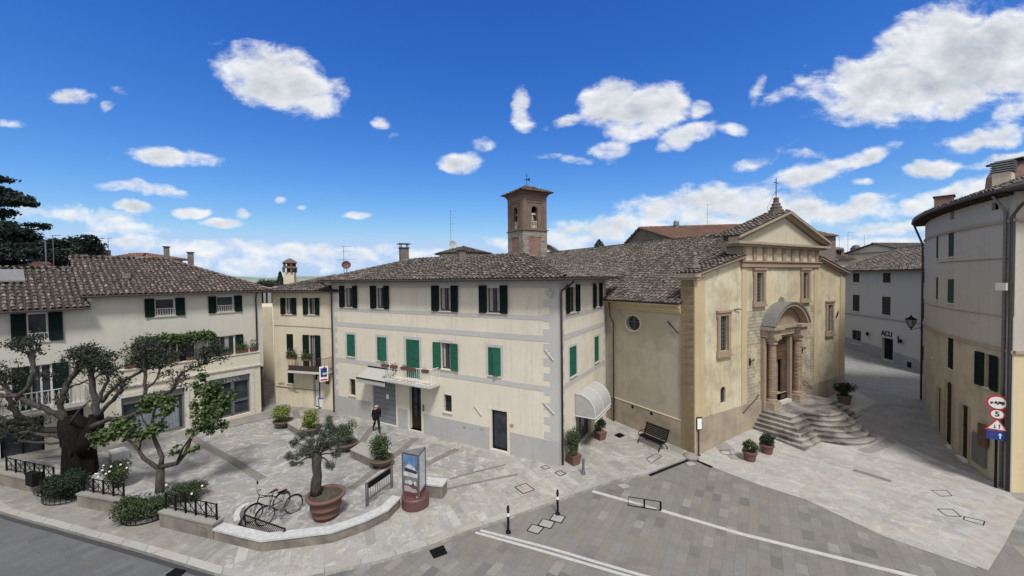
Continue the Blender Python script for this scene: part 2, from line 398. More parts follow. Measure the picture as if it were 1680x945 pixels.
def slabs(name, c1, c2, cm, w, h, rot, stain=(.12, .115, .11), samt=.5, mort=.012, var=.5, white=None):
    m, t, b = newmat(name); p = wpos(t, (1, 1, 1), rot)
    br = nd(t, 'ShaderNodeTexBrick'); t.links.new(p, br.inputs['Vector'])
    br.inputs['Color1'].default_value = (0, 0, 0, 1); br.inputs['Color2'].default_value = (1, 1, 1, 1); br.inputs['Mortar'].default_value = (.5, .5, .5, 1)
    br.inputs['Scale'].default_value = 1; br.inputs['Mortar Size'].default_value = mort; br.inputs['Mortar Smooth'].default_value = .3
    br.inputs['Brick Width'].default_value = w; br.inputs['Row Height'].default_value = h; br.offset = .37; br.squash = .8; br.squash_frequency = 3
    cr = nd(t, 'ShaderNodeValToRGB'); t.links.new(br.outputs['Color'], cr.inputs[0])
    e = cr.color_ramp.elements; e[0].position = 0; e[0].color = (*c1, 1); e[1].position = 1; e[1].color = (*c2, 1)
    mid = tuple((a+b_)/2 for a, b_ in zip(c1, c2)); x = cr.color_ramp.elements.new(.1); x.color = (*mul(mid, .93), 1); x = cr.color_ramp.elements.new(.45); x.color = (mid[0]*1.05, mid[1]*1.0, mid[2]*.93, 1); x = cr.color_ramp.elements.new(.6); x.color = (mid[0]*.97, mid[1]*.99, mid[2]*1.02, 1); x = cr.color_ramp.elements.new(.9); x.color = (*mul(mid, 1.07), 1)
    c = cr.outputs[0]
    pw = wpos(t)
    c = mixc(t, ramp(t, noise(t, pw, 9, 6, .7), .3, .75), c, mixc(t, 1., c, (.78, .78, .78), 'MULTIPLY'))
    s2 = nd(t, 'ShaderNodeMath', operation='MULTIPLY'); s2.inputs[1].default_value = samt
    t.links.new(ramp(t, noise(t, pw, .7, 8, .7, .6), .48, .72), s2.inputs[0]); c = mixc(t, s2.outputs[0], c, stain)
    if white:
        s3 = nd(t, 'ShaderNodeMath', operation='MULTIPLY'); s3.inputs[1].default_value = .6
        t.links.new(ramp(t, noise(t, wpos(t, (1, 1, 1), .7), 1.7, 8, .75, 1.2), .5, .68), s3.inputs[0]); c = mixc(t, s3.outputs[0], c, white)
    c = mixc(t, br.outputs['Fac'], c, cm)
    t.links.new(c, b.inputs['Base Color']); b.inputs['Roughness'].default_value = .78
    bump(t, b, noise(t, pw, 14, 5), .35, .01); return m
def leafmat(name, a, b_, rough=.6, trans=0.):
    m, t, b = newmat(name); at_ = nd(t, 'ShaderNodeAttribute', attribute_name='rnd')
    c = mixc(t, at_.outputs['Fac'], a, b_); p = wpos(t)
    c = mixc(t, ramp(t, noise(t, p, 2.5, 3), .35, .65), c, mixc(t, 1., c, (.7, .72, .65), 'MULTIPLY'))
    t.links.new(c, b.inputs['Base Color']); b.inputs['Roughness'].default_value = rough; b.inputs['Specular IOR Level'].default_value = .3
    return m
def tilemat(name, cols, dark):
    m, t, b = newmat(name); at_ = nd(t, 'ShaderNodeAttribute', attribute_name='rnd')
    cr = nd(t, 'ShaderNodeValToRGB'); t.links.new(at_.outputs['Fac'], cr.inputs[0]); cr.color_ramp.interpolation = 'LINEAR'
    for i, (pz, cl) in enumerate(cols):
        e = cr.color_ramp.elements[i] if i < 2 else cr.color_ramp.elements.new(pz)
        e.position = pz; e.color = (*cl, 1)
    p = wpos(t); c = cr.outputs[0]
    c = mixc(t, ramp(t, noise(t, p, 12, 6, .7), .45, .7), c, dark)
    c = mixc(t, ramp(t, noise(t, p, .5, 4), .4, .75), c, mixc(t, 1., c, (.7, .7, .7), 'MULTIPLY'))
    c = mixc(t, ramp(t, noise(t, p, 26, 4, .7), .64, .76), c, mul(cols[-1][1], 1.1))
    t.links.new(c, b.inputs['Base Color']); b.inputs['Roughness'].default_value = .95; return m
def brickmat(name, c1, c2, cm, w=.26, h=.075, rotx=True, bs=1.):
    m, t, b = newmat(name)
    g = nd(t, 'ShaderNodeNewGeometry'); sx_ = nd(t, 'ShaderNodeSeparateXYZ'); t.links.new(g.outputs['Position'], sx_.inputs[0])
    ad = nd(t, 'ShaderNodeMath', operation='ADD'); t.links.new(sx_.outputs[0], ad.inputs[0]); t.links.new(sx_.outputs[1], ad.inputs[1])
    cb = nd(t, 'ShaderNodeCombineXYZ'); t.links.new(ad.outputs[0], cb.inputs[0]); t.links.new(sx_.outputs[2], cb.inputs[1])
    br = nd(t, 'ShaderNodeTexBrick'); t.links.new(cb.outputs[0], br.inputs['Vector'])
    br.inputs['Color1'].default_value = (*c1, 1); br.inputs['Color2'].default_value = (*c2, 1); br.inputs['Mortar'].default_value = (*cm, 1)
    br.inputs['Scale'].default_value = 1; br.inputs['Mortar Size'].default_value = h*.12; br.inputs['Brick Width'].default_value = w; br.inputs['Row Height'].default_value = h
    p = wpos(t); c = mixc(t, ramp(t, noise(t, p, 1.5, 6, .7), .45, .75), br.outputs['Color'], mixc(t, 1., br.outputs['Color'], (.6, .6, .6), 'MULTIPLY'))
    t.links.new(c, b.inputs['Base Color']); b.inputs['Roughness'].default_value = .9
    bump(t, b, br.outputs['Fac'], -.3, .01); return m
def barkmat(name, a, b_):
    m, t, b = newmat(name); p = wpos(t, (6, 6, 1.6)); n = noise(t, p, 2.5, 7, .75, .6)
    t.links.new(mixc(t, ramp(t, n, .35, .7), a, b_), b.inputs['Base Color']); b.inputs['Roughness'].default_value = .95
    bump(t, b, n, .9, .06); return m
def glassmat(name, col=(.02, .024, .03), rough=.08):
    m, t, b = newmat(name); p = wpos(t)
    t.links.new(mixc(t, ramp(t, noise(t, p, 2.2, 3), .35, .7), col, mul(col, 2.2)), b.inputs['Base Color'])
    b.inputs['Roughness'].default_value = rough; b.inputs['Specular IOR Level'].default_value = .28; return m

M = {}
M['cream'] = stucco('cream_stucco', (.615, .57, .475), (.36, .33, .28), .5, .07)
M['cream_small'] = stucco('aged_cream_stucco', (.56, .50, .38), (.28, .24, .18), .45, .1)
M['grey_left'] = stucco('pale_grey_stucco', (.50, .485, .43), (.3, .29, .26), .3, .05)
M['terrace'] = stucco('terrace_cream', (.54, .51, .41), (.3, .28, .24), .25, .05)
M['band'] = stucco('grey_band_paint', (.435, .43, .42), (.45, .42, .38), .3, .06)
M['plinth_grey'] = stucco('grey_plinth_paint', (.36, .362, .36), (.5, .47, .42), .45, .08)
M['ochre'] = stucco('church_ochre_stucco', (.53, .46, .30), (.22, .20, .165), .6, .14, warm=(.58, .53, .40), big=.46)
M['ochre_dark'] = stucco('church_pilaster_ochre', (.46, .37, .225), (.22, .18, .13), .4, .15)
M['pilaster_pale'] = stucco('pale_pilaster_ochre', (.48, .40, .255), (.24, .21, .16), .5, .12)
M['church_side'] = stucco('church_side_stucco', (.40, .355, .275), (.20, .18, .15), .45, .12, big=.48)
M['church_plinth'] = stucco('church_plinth_stucco', (.36, .30, .22), (.18, .15, .12), .6, .18, big=.42)
M['cornice'] = stucco('stone_cornice', (.33, .27, .20), (.15, .13, .11), .5, .15)
M['brown_trim'] = stucco('brown_stone_trim', (.30, .22, .16), (.14, .12, .1), .45, .15)
M['pediment'] = stucco('pediment_plaster', (.50, .45, .34), (.25, .22, .18), .4, .08)
M['acli'] = stucco('white_stucco_building', (.40, .385, .34), (.3, .28, .25), .25, .05)
M['acli_plinth'] = stucco('grey_plinth_render', (.25, .245, .23), (.15, .15, .14), .3, .1)
M['curved'] = stucco('curved_building_stucco', (.41, .39, .335), (.24, .22, .18), .4, .08)
M['curved_low'] = stucco('curved_building_lower', (.42, .385, .29), (.22, .19, .14), .5, .12, big=.46)
M['corner_yellow'] = stucco('yellow_corner_stucco', (.56, .47, .29), (.3, .25, .17), .4, .08)
M['stone_block'] = brickmat('stone_block_wall', (.42, .37, .28), (.30, .27, .21), (.22, .19, .15), .42, .2)
M['brick'] = brickmat('tower_brick', (.20, .130, .105), (.155, .10, .08), (.14, .115, .095))
M['brick_col'] = brickmat('column_brick', (.36, .26, .18), (.27, .18, .125), (.15, .115, .09), .3, .12)
M['brick_panel'] = brickmat('red_brick_panel', (.27, .16, .125), (.22, .125, .10), (.2, .15, .125))
M['tower_stone'] = brickmat('tower_stone', (.36, .33, .27), (.2, .185, .16), (.17, .15, .13), .5, .26)
M['bg_stone'] = brickmat('grey_brown_stone_wall', (.2, .17, .145), (.15, .13, .11), (.12, .1, .09), .4, .2)
gr = [(0., (.09, .08, .07)), (1., (.42, .39, .34)), (.3, (.16, .14, .12)), (.6, (.225, .2, .175)), (.88, (.30, .275, .24))]
gr = [gr[0], (1., gr[1][1])]+gr[2:]
M['tile'] = tilemat('grey_roof_tiles', [(0., (.035, .031, .028)), (1., (.30, .27, .232)), (.3, (.095, .077, .063)), (.6, (.142, .117, .097)), (.88, (.19, .163, .138))], (.035, .032, .03))
M['tile_brown'] = tilemat('brown_roof_tiles', [(0., (.05, .038, .032)), (1., (.32, .285, .25)), (.3, (.10, .074, .062)), (.6, (.155, .115, .096)), (.88, (.22, .178, .152))], (.045, .036, .032))
M['tile_red'] = tilemat('red_brown_roof_tiles', [(0., (.22, .12, .085)), (1., (.34, .2, .14)), (.3, (.26, .145, .1)), (.6, (.29, .165, .115)), (.88, (.3, .18, .13))], (.18, .1, .08))
M['tile_under'] = simple('roof_underlay', (.03, .026, .023), .95)
M['tile_red_under'] = simple('red_roof_underlay', (.14, .085, .065), .95)
M['fascia'] = simple('dark_fascia', (.045, .036, .03), .7)
M['gutter'] = simple('dark_brown_gutter', (.06, .045, .04), .5, .3)
M['gutter_grey'] = simple('grey_drainpipe', (.16, .165, .16), .5, .3)
M['shut_dark'] = simple('dark_green_shutter', (.004, .013, .012), .45, var=.2)
M['shut_green'] = simple('green_shutter', (.02, .10, .067), .45, var=.12)
M['shut_brown'] = simple('dark_brown_shutter', (.05, .04, .035), .5)
M['shut_teal'] = simple('faded_green_shutter', (.04, .065, .055), .55)
M['winwood'] = simple('brown_window_wood', (.07, .045, .035), .5)
M['winwhite'] = simple('white_window_frame', (.55, .55, .52), .5)
M['glass'] = glassmat('dark_glass'); M['glass_blue'] = glassmat('shop_glass', (.018, .025, .03), .06)
M['glasscurtain'] = simple('grey_blue_curtain', (.16, .19, .21), .6, var=.3, scale=6)
M['curtain'] = simple('white_curtain', (.30, .30, .315), .9, var=.25, scale=14)
M['sill'] = simple('pale_stone_sill', (.5, .48, .44), .8)
M['marble'] = simple('white_marble', (.41, .415, .41), .6, var=.16, scale=6)
M['wallstone'] = stucco('low_wall_travertine', (.215, .192, .162), (.07, .062, .055), .7, .16, big=.42)
M['wallstone_cap'] = stucco('weathered_wall_coping', (.24, .232, .205), (.14, .13, .12), .5, .12, big=.45)
M['iron'] = simple('black_iron', (.012, .012, .014), .45, .5)
M['irongrey'] = simple('grey_steel', (.16, .17, .18), .4, .6)
M['steel'] = simple('bright_steel', (.45, .46, .47), .3, .8)
M['white_iron'] = simple('white_painted_iron', (.68, .66, .62), .5)
M['black'] = simple('matt_black', (.008, .008, .009), .7)
M['rubber'] = simple('black_rubber', (.012, .012, .012), .8)
M['door_brown'] = simple('dark_brown_door', (.03, .02, .016), .5, scale=3)
M['wood'] = simple('old_brown_wood', (.10, .055, .035), .6, var=.35, scale=3)
M['garage'] = simple('blue_grey_garage_paint', (.165, .18, .205), .55, var=.05)
M['canvas'] = simple('pale_canvas', (.34, .345, .335), .9, var=.08, scale=5)
M['canvas_edge'] = simple('white_canvas_trim', (.5, .5, .485), .85)
M['terracotta'] = stucco('terracotta', (.135, .07, .056), (.075, .048, .042), .35, .12, big=.5)
M['terracotta_dull'] = stucco('dull_terracotta', (.12, .08, .065), (.12, .09, .08), .4, .12, big=.5)
M['soil'] = simple('planter_soil', (.06, .05, .035), .95)
M['rust'] = simple('rust_brown_paint', (.10, .045, .04), .5)
M['paint_white'] = simple('white_road_paint', (.38, .385, .375), .8, var=.14, scale=9)
M['sign_white'] = simple('sign_white', (.75, .75, .73), .4, var=.03)
M['sign_red'] = simple('sign_red', (.42, .035, .045), .4, var=.05)
M['sign_blue'] = simple('sign_blue', (.015, .045, .26), .4, var=.05)
M['paint_black'] = simple('black_lettering', (.015, .015, .015), .6)
M['skin'] = simple('skin', (.48, .29, .21), .6, var=.06)
M['cloth_black'] = simple('black_clothes', (.010, .010, .012), .9)
M['hair_grey'] = simple('grey_hair', (.4, .39, .37), .9)
M['plaster_wound'] = simple('exposed_plaster', (.28, .24, .18), .95)
M['satellite'] = simple('red_brown_dish', (.10, .035, .033), .6)
M['grey_dish'] = simple('grey_dish', (.3, .31, .32), .6)
M['metal_sheet'] = simple('grey_metal_sheet', (.22, .22, .22), .5, .5)
M['bark_dark'] = barkmat('dark_bark', (.004, .0035, .003), (.024, .021, .019))
M['bark_grey'] = barkmat('grey_bark', (.028, .025, .023), (.115, .104, .094))
M['leaf_dark'] = leafmat('small_dark_leaves', (.015, .022, .014), (.05, .062, .04))
M['leaf_green'] = leafmat('broad_green_leaves', (.022, .045, .014), (.095, .14, .046))
M['leaf_hedge'] = leafmat('hedge_leaves', (.006, .013, .007), (.022, .044, .018))
M['leaf_hedge2'] = leafmat('olive_hedge_leaves', (.015, .026, .008), (.05, .078, .027))
M['leaf_yellow'] = leafmat('yellow_green_leaves', (.07, .10, .02), (.24, .28, .07))
M['leaf_bush'] = leafmat('bush_leaves', (.022, .04, .015), (.075, .11, .045))
M['leaf_olive'] = leafmat('olive_leaves', (.035, .045, .034), (.13, .15, .122))
M['leaf_cedar'] = leafmat('cedar_needles', (.006, .016, .013), (.022, .045, .035))
M['leaf_cypress'] = leafmat('cypress_needles', (.010, .018, .010), (.035, .05, .028))
M['petal'] = simple('white_petals', (.75, .72, .68), .8)
M['petal_red'] = simple('dry_red_flowers', (.16, .07, .055), .8)
_a = T(972, 806); _b = T(1220, 877); ROADROT = -math.atan2(_b.y-_a.y, _b.x-_a.x)
_a = T(629, 923); _b = T(773, 873); KERBROT = -math.atan2(_b.y-_a.y, _b.x-_a.x)
M['road'] = slabs('road_slabs', (.125, .121, .112), (.235, .226, .208), (.11, .106, .098), .66, .34, ROADROT+math.pi/2, (.085, .083, .077), .5, .007)
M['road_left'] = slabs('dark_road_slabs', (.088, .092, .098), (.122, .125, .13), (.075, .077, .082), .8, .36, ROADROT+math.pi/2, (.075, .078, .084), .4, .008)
M['pave'] = slabs('pavement_slabs', (.235, .23, .213), (.375, .368, .342), (.215, .21, .195), 1.1, .34, KERBROT+math.pi/2+.05, (.14, .137, .128), .7, .007, white=(.50, .49, .46))
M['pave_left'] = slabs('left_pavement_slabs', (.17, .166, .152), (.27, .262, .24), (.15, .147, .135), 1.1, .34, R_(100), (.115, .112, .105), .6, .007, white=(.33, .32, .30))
M['kerb'] = slabs('kerb_stone', (.27, .262, .24), (.38, .37, .345), (.14, .13, .12), 1.1, 3., KERBROT, (.16, .155, .14), .5)
M['piazza'] = slabs('piazza_stone', (.225, .222, .213), (.31, .305, .292), (.215, .213, .207), .9, .32, R_(25), (.10, .101, .101), .75, .004, white=(.60, .60, .585))
M['forecourt'] = slabs('forecourt_stone', (.30, .292, .275), (.38, .372, .35), (.285, .277, .26), .9, .34, R_(40), (.185, .182, .172), .6, .004, white=(.50, .495, .475))
M['street'] = slabs('street_stone', (.20, .197, .188), (.26, .256, .243), (.18, .176, .167), .9, .32, R_(60), (.13, .128, .122), .55, .006, white=(.33, .325, .31))
M['stripe'] = simple('dark_stone_stripe', (.155, .145, .13), .85, var=.18, scale=4)
M['kerb_dark'] = simple('dark_kerb_line', (.035, .037, .04), .9)
M['cover'] = simple('grey_stone_cover', (.27, .265, .25), .85, var=.12, scale=4)
M['stripe_pink'] = simple('pink_stone_band', (.31, .29, .268), .85, var=.15, scale=3)
M['stripe_pale'] = simple('pale_stone_line', (.38, .375, .36), .85, var=.15, scale=4)
M['steps'] = stucco('step_travertine', (.30, .285, .255), (.05, .047, .043), .85, .25, streak=False, big=.40)
M['hill'] = simple('far_hills', (.19, .24, .18), 1., var=.3, scale=.012)  # pale tone puts the distance haze into the colour
M['ground'] = simple('earth_ground', (.14, .13, .11), .95, var=.2, scale=.5)
def stonemix():
    m = M['stone_block'].copy(); m.name = 'church_stone_facing'; t = m.node_tree; b = t.nodes['Principled BSDF']
    src = b.inputs['Base Color'].links[0].from_socket; p = wpos(t)
    c = mixc(t, ramp(t, noise(t, p, .9, 6, .7), .5, .62), src, (.47, .415, .29))
    t.links.new(c, b.inputs['Base Color']); return m
M['stone_mix'] = stonemix()
for k_ in ('shut_dark', 'shut_green', 'shut_brown', 'shut_teal', 'iron', 'black', 'fascia', 'door_brown', 'cloth_black'): M[k_].node_tree.nodes['Principled BSDF'].inputs['Specular IOR Level'].default_value = .12; M[k_].node_tree.nodes['Principled BSDF'].inputs['Roughness'].default_value = .75
for k_ in ('bark_dark', 'bark_grey'): M[k_].node_tree.nodes['Principled BSDF'].inputs['Specular IOR Level'].default_value = .1
# ------------------------------------------------------------------ ground
def sheet(name, pts, mat, off, step=1.0, skirt=0., kind='structure', label=None):
    bm = bmesh.new(); vs = [bm.verts.new((p[0], p[1], 0)) for p in pts]; bm.faces.new(vs)
    xs = [p[0] for p in pts]; ys = [p[1] for p in pts]
    for ax, lo, hi in ((0, min(xs), max(xs)), (1, min(ys), max(ys))):
        lo2, hi2 = max(lo, -60), min(hi, 70)
        k = math.ceil(lo2/step)*step
        while k < hi2:
            no = (1, 0, 0) if ax == 0 else (0, 1, 0); co = (k, 0, 0) if ax == 0 else (0, k, 0)
            bmesh.ops.bisect_plane(bm, geom=bm.verts[:]+bm.edges[:]+bm.faces[:], plane_co=co, plane_no=no, dist=1e-5); k += step
    for v in bm.verts: v.co.z = hz(v.co.x, v.co.y)+off
    if skirt:
        for e in [e for e in bm.edges if e.is_boundary]:
            a, b = e.verts; c = bm.verts.new(b.co-Vector((0, 0, skirt))); d = bm.verts.new(a.co-Vector((0, 0, skirt))); bm.faces.new((a, b, c, d))
    for f in bm.faces:
        if f.normal.z < 0: f.normal_flip()
    me = bpy.data.meshes.new(name); bm.to_mesh(me); bm.free(); me.materials.append(mat)
    o = bpy.data.objects.new(name, me); COL.objects.link(o)
    if kind: o['kind'] = kind
    if label: o['label'] = label
    return o
def P2(px, py, dz=0.): q = T(px, py, dz); return (q.x, q.y)
def strip(pts, w):                      # plan polyline -> band polygon (offset to the left of travel by w)
    out = []
    for i, p in enumerate(pts):
        a = Vector(pts[max(i-1, 0)]); b = Vector(pts[min(i+1, len(pts)-1)]); t = (b-a).normalized(); n = Vector((-t.y, t.x))
        out.append((p[0]+n.x*w, p[1]+n.y*w))
    return list(pts)+out[::-1]

sheet('ground', [(-4000, -300), (4000, -300), (4000, 6000), (-4000, 6000)], M['ground'], -.25, 2.)
E1 = T(1140, 747.5); E1.z = 0
FD = Vector((math.sin(R_(59.5)), math.cos(R_(59.5)), 0))
CH = Wall(E1, E1+FD*18)                 # church facade plane
SDv = Vector((-math.sin(R_(30.5)), math.cos(R_(30.5)), 0))
kerb_px = [(0, 843), (87, 867), (225, 906), (352, 945)]
kerb = [(-34, 21.5)]+[P2(*q) for q in kerb_px]+[(-8.2, 12.18), (-7.2, 12.2)]+[P2(*q) for q in [(532, 945), (629, 923), (712, 897), (773, 873), (822, 857), (833, 853), (912, 825), (970, 805), (1005, 792), (1063, 780), (1129, 754)]]
KZ = .11
sheet('road', [(-5.5, -8), (60, -8), (60, 27), (-5.5, 27)], M['road'], 0.)
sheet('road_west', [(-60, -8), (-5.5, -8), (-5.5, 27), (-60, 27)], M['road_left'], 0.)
side_pts = [(-60, 33)]+[(-34, 21.5)]+kerb[1:]+[(E1.x-.1, E1.y+.1), (E1.x+SDv.x*7, E1.y+SDv.y*7+.3), (4, 34), (-60, 60)]
# split: west pavement darker stone
sheet('pavement', kerb[4:]+[(E1.x-.05, E1.y+.1), (E1.x+SDv.x*9+.5, E1.y+SDv.y*9), (2, 36), (-12, 40), (-12, 20)], M['pave'], KZ, 1., .2)
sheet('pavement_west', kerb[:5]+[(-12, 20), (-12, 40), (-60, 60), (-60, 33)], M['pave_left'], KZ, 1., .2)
sheet('kerb', strip(kerb[4:], .28), M['kerb'], KZ+.004)
sheet('kerb_west', strip(kerb[:5], .28), M['kerb'], KZ+.004)
sheet('gutter', strip(kerb[:6], -.17), M['kerb_dark'], .004)  # dark strip laid on the road in place of the dark kerb face
# piazza
wall_front_px = [(0, 795), (54, 807), (127, 830), (196, 843), (262, 864), (350, 885), (428, 905), (543.7, 891), (636.7, 852.6), (690, 816)]
piazza = [P2(*q) for q in [(-60, 775), (54, 800), (127, 822), (196, 835), (262, 856), (350, 873), (428, 890), (543, 879), (634, 843), (690, 812), (737, 788), (820, 767), (790, 752), (670, 719), (560, 694), (488, 677), (440, 690), (380, 703), (168, 744), (50, 757), (-60, 770)]]
sheet('piazza', piazza, M['piazza'], KZ+.004)
def band(name, pxs, w, mat, off):
    pts = [P2(*q) for q in pxs]; a = strip(pts, w/2); b = strip(pts, -w/2)
    poly = a[len(pts):][::-1]+b[len(pts):]
    return sheet(name, poly, mat, off, 2.)
Z2 = KZ+.008
band('paving_stripe', [(310, 717), (380, 758), (430, 790)], .42, M['stripe'], Z2)
band('paving_stripe', [(612, 702), (589, 735)], .42, M['stripe'], Z2)
band('paving_stripe', [(682, 722), (655, 745), (576, 806)], .42, M['stripe'], Z2)
band('paving_stripe', [(750, 740), (692, 769)], .42, M['stripe'], Z2)
band('paving_stripe', [(484, 676), (489, 692)], .42, M['stripe'], Z2)
band('paving_stripe', [(690, 817), (760, 800), (850, 782)], .16, M['stripe'], Z2)
band('paving_stripe', [(737, 790), (780, 778), (830, 766)], .12, M['stripe'], Z2+.004)
band('drain_slot', [(60, 757), (168, 743.5)], .06, M['black'], Z2)
band('drain_slot', [(384, 702.5), (470, 683)], .06, M['black'], Z2)
# right hand street and church forecourt
sheet('street', [(8.5, 20.4), (19, 14), (30, 12), (70, 12), (70, 70), (8.5, 70)], M['street'], .004)
fc = [P2(*q) for q in [(1137, 754), (1240, 794), (1321, 819.5), (1447.7, 879), (1601.5, 932.8), (1667.6, 819.5), (1640, 795), (1500, 738), (1380, 690), (1440, 660), (1400, 640)]]+[(27, 36), (8.9, 22.5)]  # street-side edge traces the curved house's shadow, putting shade into the paving colours
sheet('forecourt', fc, M['forecourt'], .008)
band('paving_stripe_pink', [(1317, 815), (1345, 794), (1375, 771)], .62, M['stripe_pink'], .014)
band('paving_stripe_pink', [(1592, 925), (1620, 885), (1650, 835), (1660, 818)], .75, M['stripe_pink'], .014)
band('paving_stripe', [(1400, 771), (1462, 790)], .3, M['stripe'], .016)
band('paving_stripe', [(1416, 742), (1450, 730), (1480, 712)], .5, M['street'], .016)
band('white_line', [(972, 806), (1080, 836), (1220, 877), (1370, 914), (1500, 946), (1640, 985)], .2, M['stripe_pale'], .004)
band('white_line', [(788, 870), (900, 899), (1043, 941), (1120, 962)], .13, M['paint_white'], .004)
band('white_line', [(780, 873.5), (890, 904), (1030, 945), (1105, 966)], .13, M['paint_white'], .004)
# far hills
mb = MB()
for (x0, yd, wd, hh) in ((-1500, 1900, 900, 62), (-900, 2300, 800, 66), (-2100, 2200, 900, 70), (-300, 2600, 900, 48), (600, 2800, 1200, 50), (1700, 2600, 1200, 55), (-1300, 1300, 500, 30)):
    nx, ny = 26, 14; g = []
    for j in range(ny+1):
        for i in range(nx+1):
            a, b = i/nx*2-1, j/ny*2-1
            h = .62*hh*max(0, (1-a*a))*max(0, (1-b*b))*(1+.16*math.sin(a*9+x0)+.1*math.sin(b*7+a*5))-3
            g.append((x0+a*wd, yd+b*500, h))
    mb.add(g, [(j*(nx+1)+i, j*(nx+1)+i+1, (j+1)*(nx+1)+i+1, (j+1)*(nx+1)+i) for j in range(ny) for i in range(nx)])
tag(mb.build('hills', M['hill'], None, smooth=True), kind='structure')
# ------------------------------------------------------------------ building helpers
def roofplane(tiles, under, pts, pitch=.255, row=.36, over=.06, rad=.093, thick=.09):
    """pts: coplanar 3-D polygon, pts[0]->pts[1] is the eave"""
    P = [Vector(p) for p in pts]; e = (P[1]-P[0]).normalized()
    n = Vector((0, 0, 0))
    for i in range(len(P)):
        a, b = P[i], P[(i+1) % len(P)]; n += a.cross(b)
    n.normalize()
    if n.z < 0: n = -n
    s = n.cross(e).normalized()
    if s.z < 0: s = -s
    q = [((p-P[0]).dot(e), (p-P[0]).dot(s)) for p in P]
    under.add([p for p in P]+[p-n*thick for p in P], [tuple(range(len(P))), tuple(range(2*len(P)-1, len(P)-1, -1))]+[(i, (i+1) % len(P), len(P)+(i+1) % len(P), len(P)+i) for i in range(len(P))])
    def inside(a, b):
        c = False; m = len(q)
        for i in range(m):
            x0, y0 = q[i]; x1, y1 = q[(i+1) % m]
            if (y0 > b) != (y1 > b) and a < (x1-x0)*(b-y0)/(y1-y0)+x0: c = not c
        return c
    amin, amax = min(a for a, b in q), max(a for a, b in q); bmax = max(b for a, b in q)
    a = amin+pitch*.5; ang = [math.pi*k/4 for k in range(5)]
    while a < amax:
        b = -over; wob = random.uniform(-.012, .012)
        while b < bmax:
            if inside(a, max(b+row*.45, .02)):
                ja = random.gauss(0, .011)+wob; jr = random.gauss(0, .03); dl = random.gauss(0, .015); lift = random.uniform(0, .012)
                vs = []
                for (bb, rr, hh) in ((b+dl, rad*random.uniform(.95, 1.08), .035+lift), (b+row*1.12+dl, rad*.84, .0)):
                    for w in ang:
                        ca = a+ja+rr*math.cos(w)+jr*(bb-b); vs.append(P[0]+e*ca+s*bb+n*(rr*.8*math.sin(w)+hh+.005))
                tiles.add(vs, [(k, k+1, k+6, k+5) for k in range(4)])
            b += row if b > 0 else row*random.uniform(.6, 1.)
        a += pitch
def ridge(tiles, a, b, rad=.12, row=.38):
    a, b = Vector(a), Vector(b); d = (b-a); L = d.length; d.normalize(); sd_ = d.cross(Vector((0, 0, 1))).normalized(); up = sd_.cross(d)
    k = 0.
    while k < L:
        vs = []; j = random.gauss(0, .012)
        for (t, rr, h) in ((k, rad*1.06, .03), (min(k+row*1.1, L), rad*.9, .0)):
            for w in range(5):
                x = math.pi*w/4; vs.append(a+d*t+sd_*(rr*math.cos(x)+j)+up*(rr*.9*math.sin(x)+h+.03))
        tiles.add(vs, [(i, i+1, i+6, i+5) for i in range(4)]); k += row
def shutter(wl, parent, u0, u1, z0, z1, mat, d0=.02, th=.045, ang=0., hinge='l', name='shutter'):
    mb = MB(); w = u1-u0; h = z1-z0; fr = min(.07, w*.18)
    def pt(u, z, d):
        if ang:
            hu = u0 if hinge == 'l' else u1; du = u-hu
            return wl.p(hu+du*math.cos(ang)-0, z, d0+d+abs(du)*math.sin(ang))
        return wl.p(u, z, d0+d)
    def bx(a, b, c, e, f, g):
        mb.add([pt(u, z, d) for u in (a, b) for z in (c, e) for d in (f, g)], [(0, 1, 3, 2), (4, 6, 7, 5), (0, 4, 5, 1), (2, 3, 7, 6), (0, 2, 6, 4), (1, 5, 7, 3)])
    bx(u0, u0+fr, z0, z1, 0, th); bx(u1-fr, u1, z0, z1, 0, th); bx(u0+fr, u1-fr, z0, z0+fr, 0, th); bx(u0+fr, u1-fr, z1-fr, z1, 0, th); bx(u0+fr, u1-fr, (z0+z1)/2-fr/2, (z0+z1)/2+fr/2, 0, th)
    bx(u0+fr, u1-fr, z0+fr, z1-fr, .004, .012)
    n = max(4, int(h/.085)); 
    for i in range(n):
        z = z0+fr+(h-2*fr)*(i+.5)/n; dz = (h-2*fr)/n
        mb.add([pt(u0+fr, z-dz*.42, .04), pt(u1-fr, z-dz*.42, .04), pt(u1-fr, z+dz*.3, .016), pt(u0+fr, z+dz*.3, .016)], [(0, 1, 2, 3)])
    return mb.build(name, mat, parent)
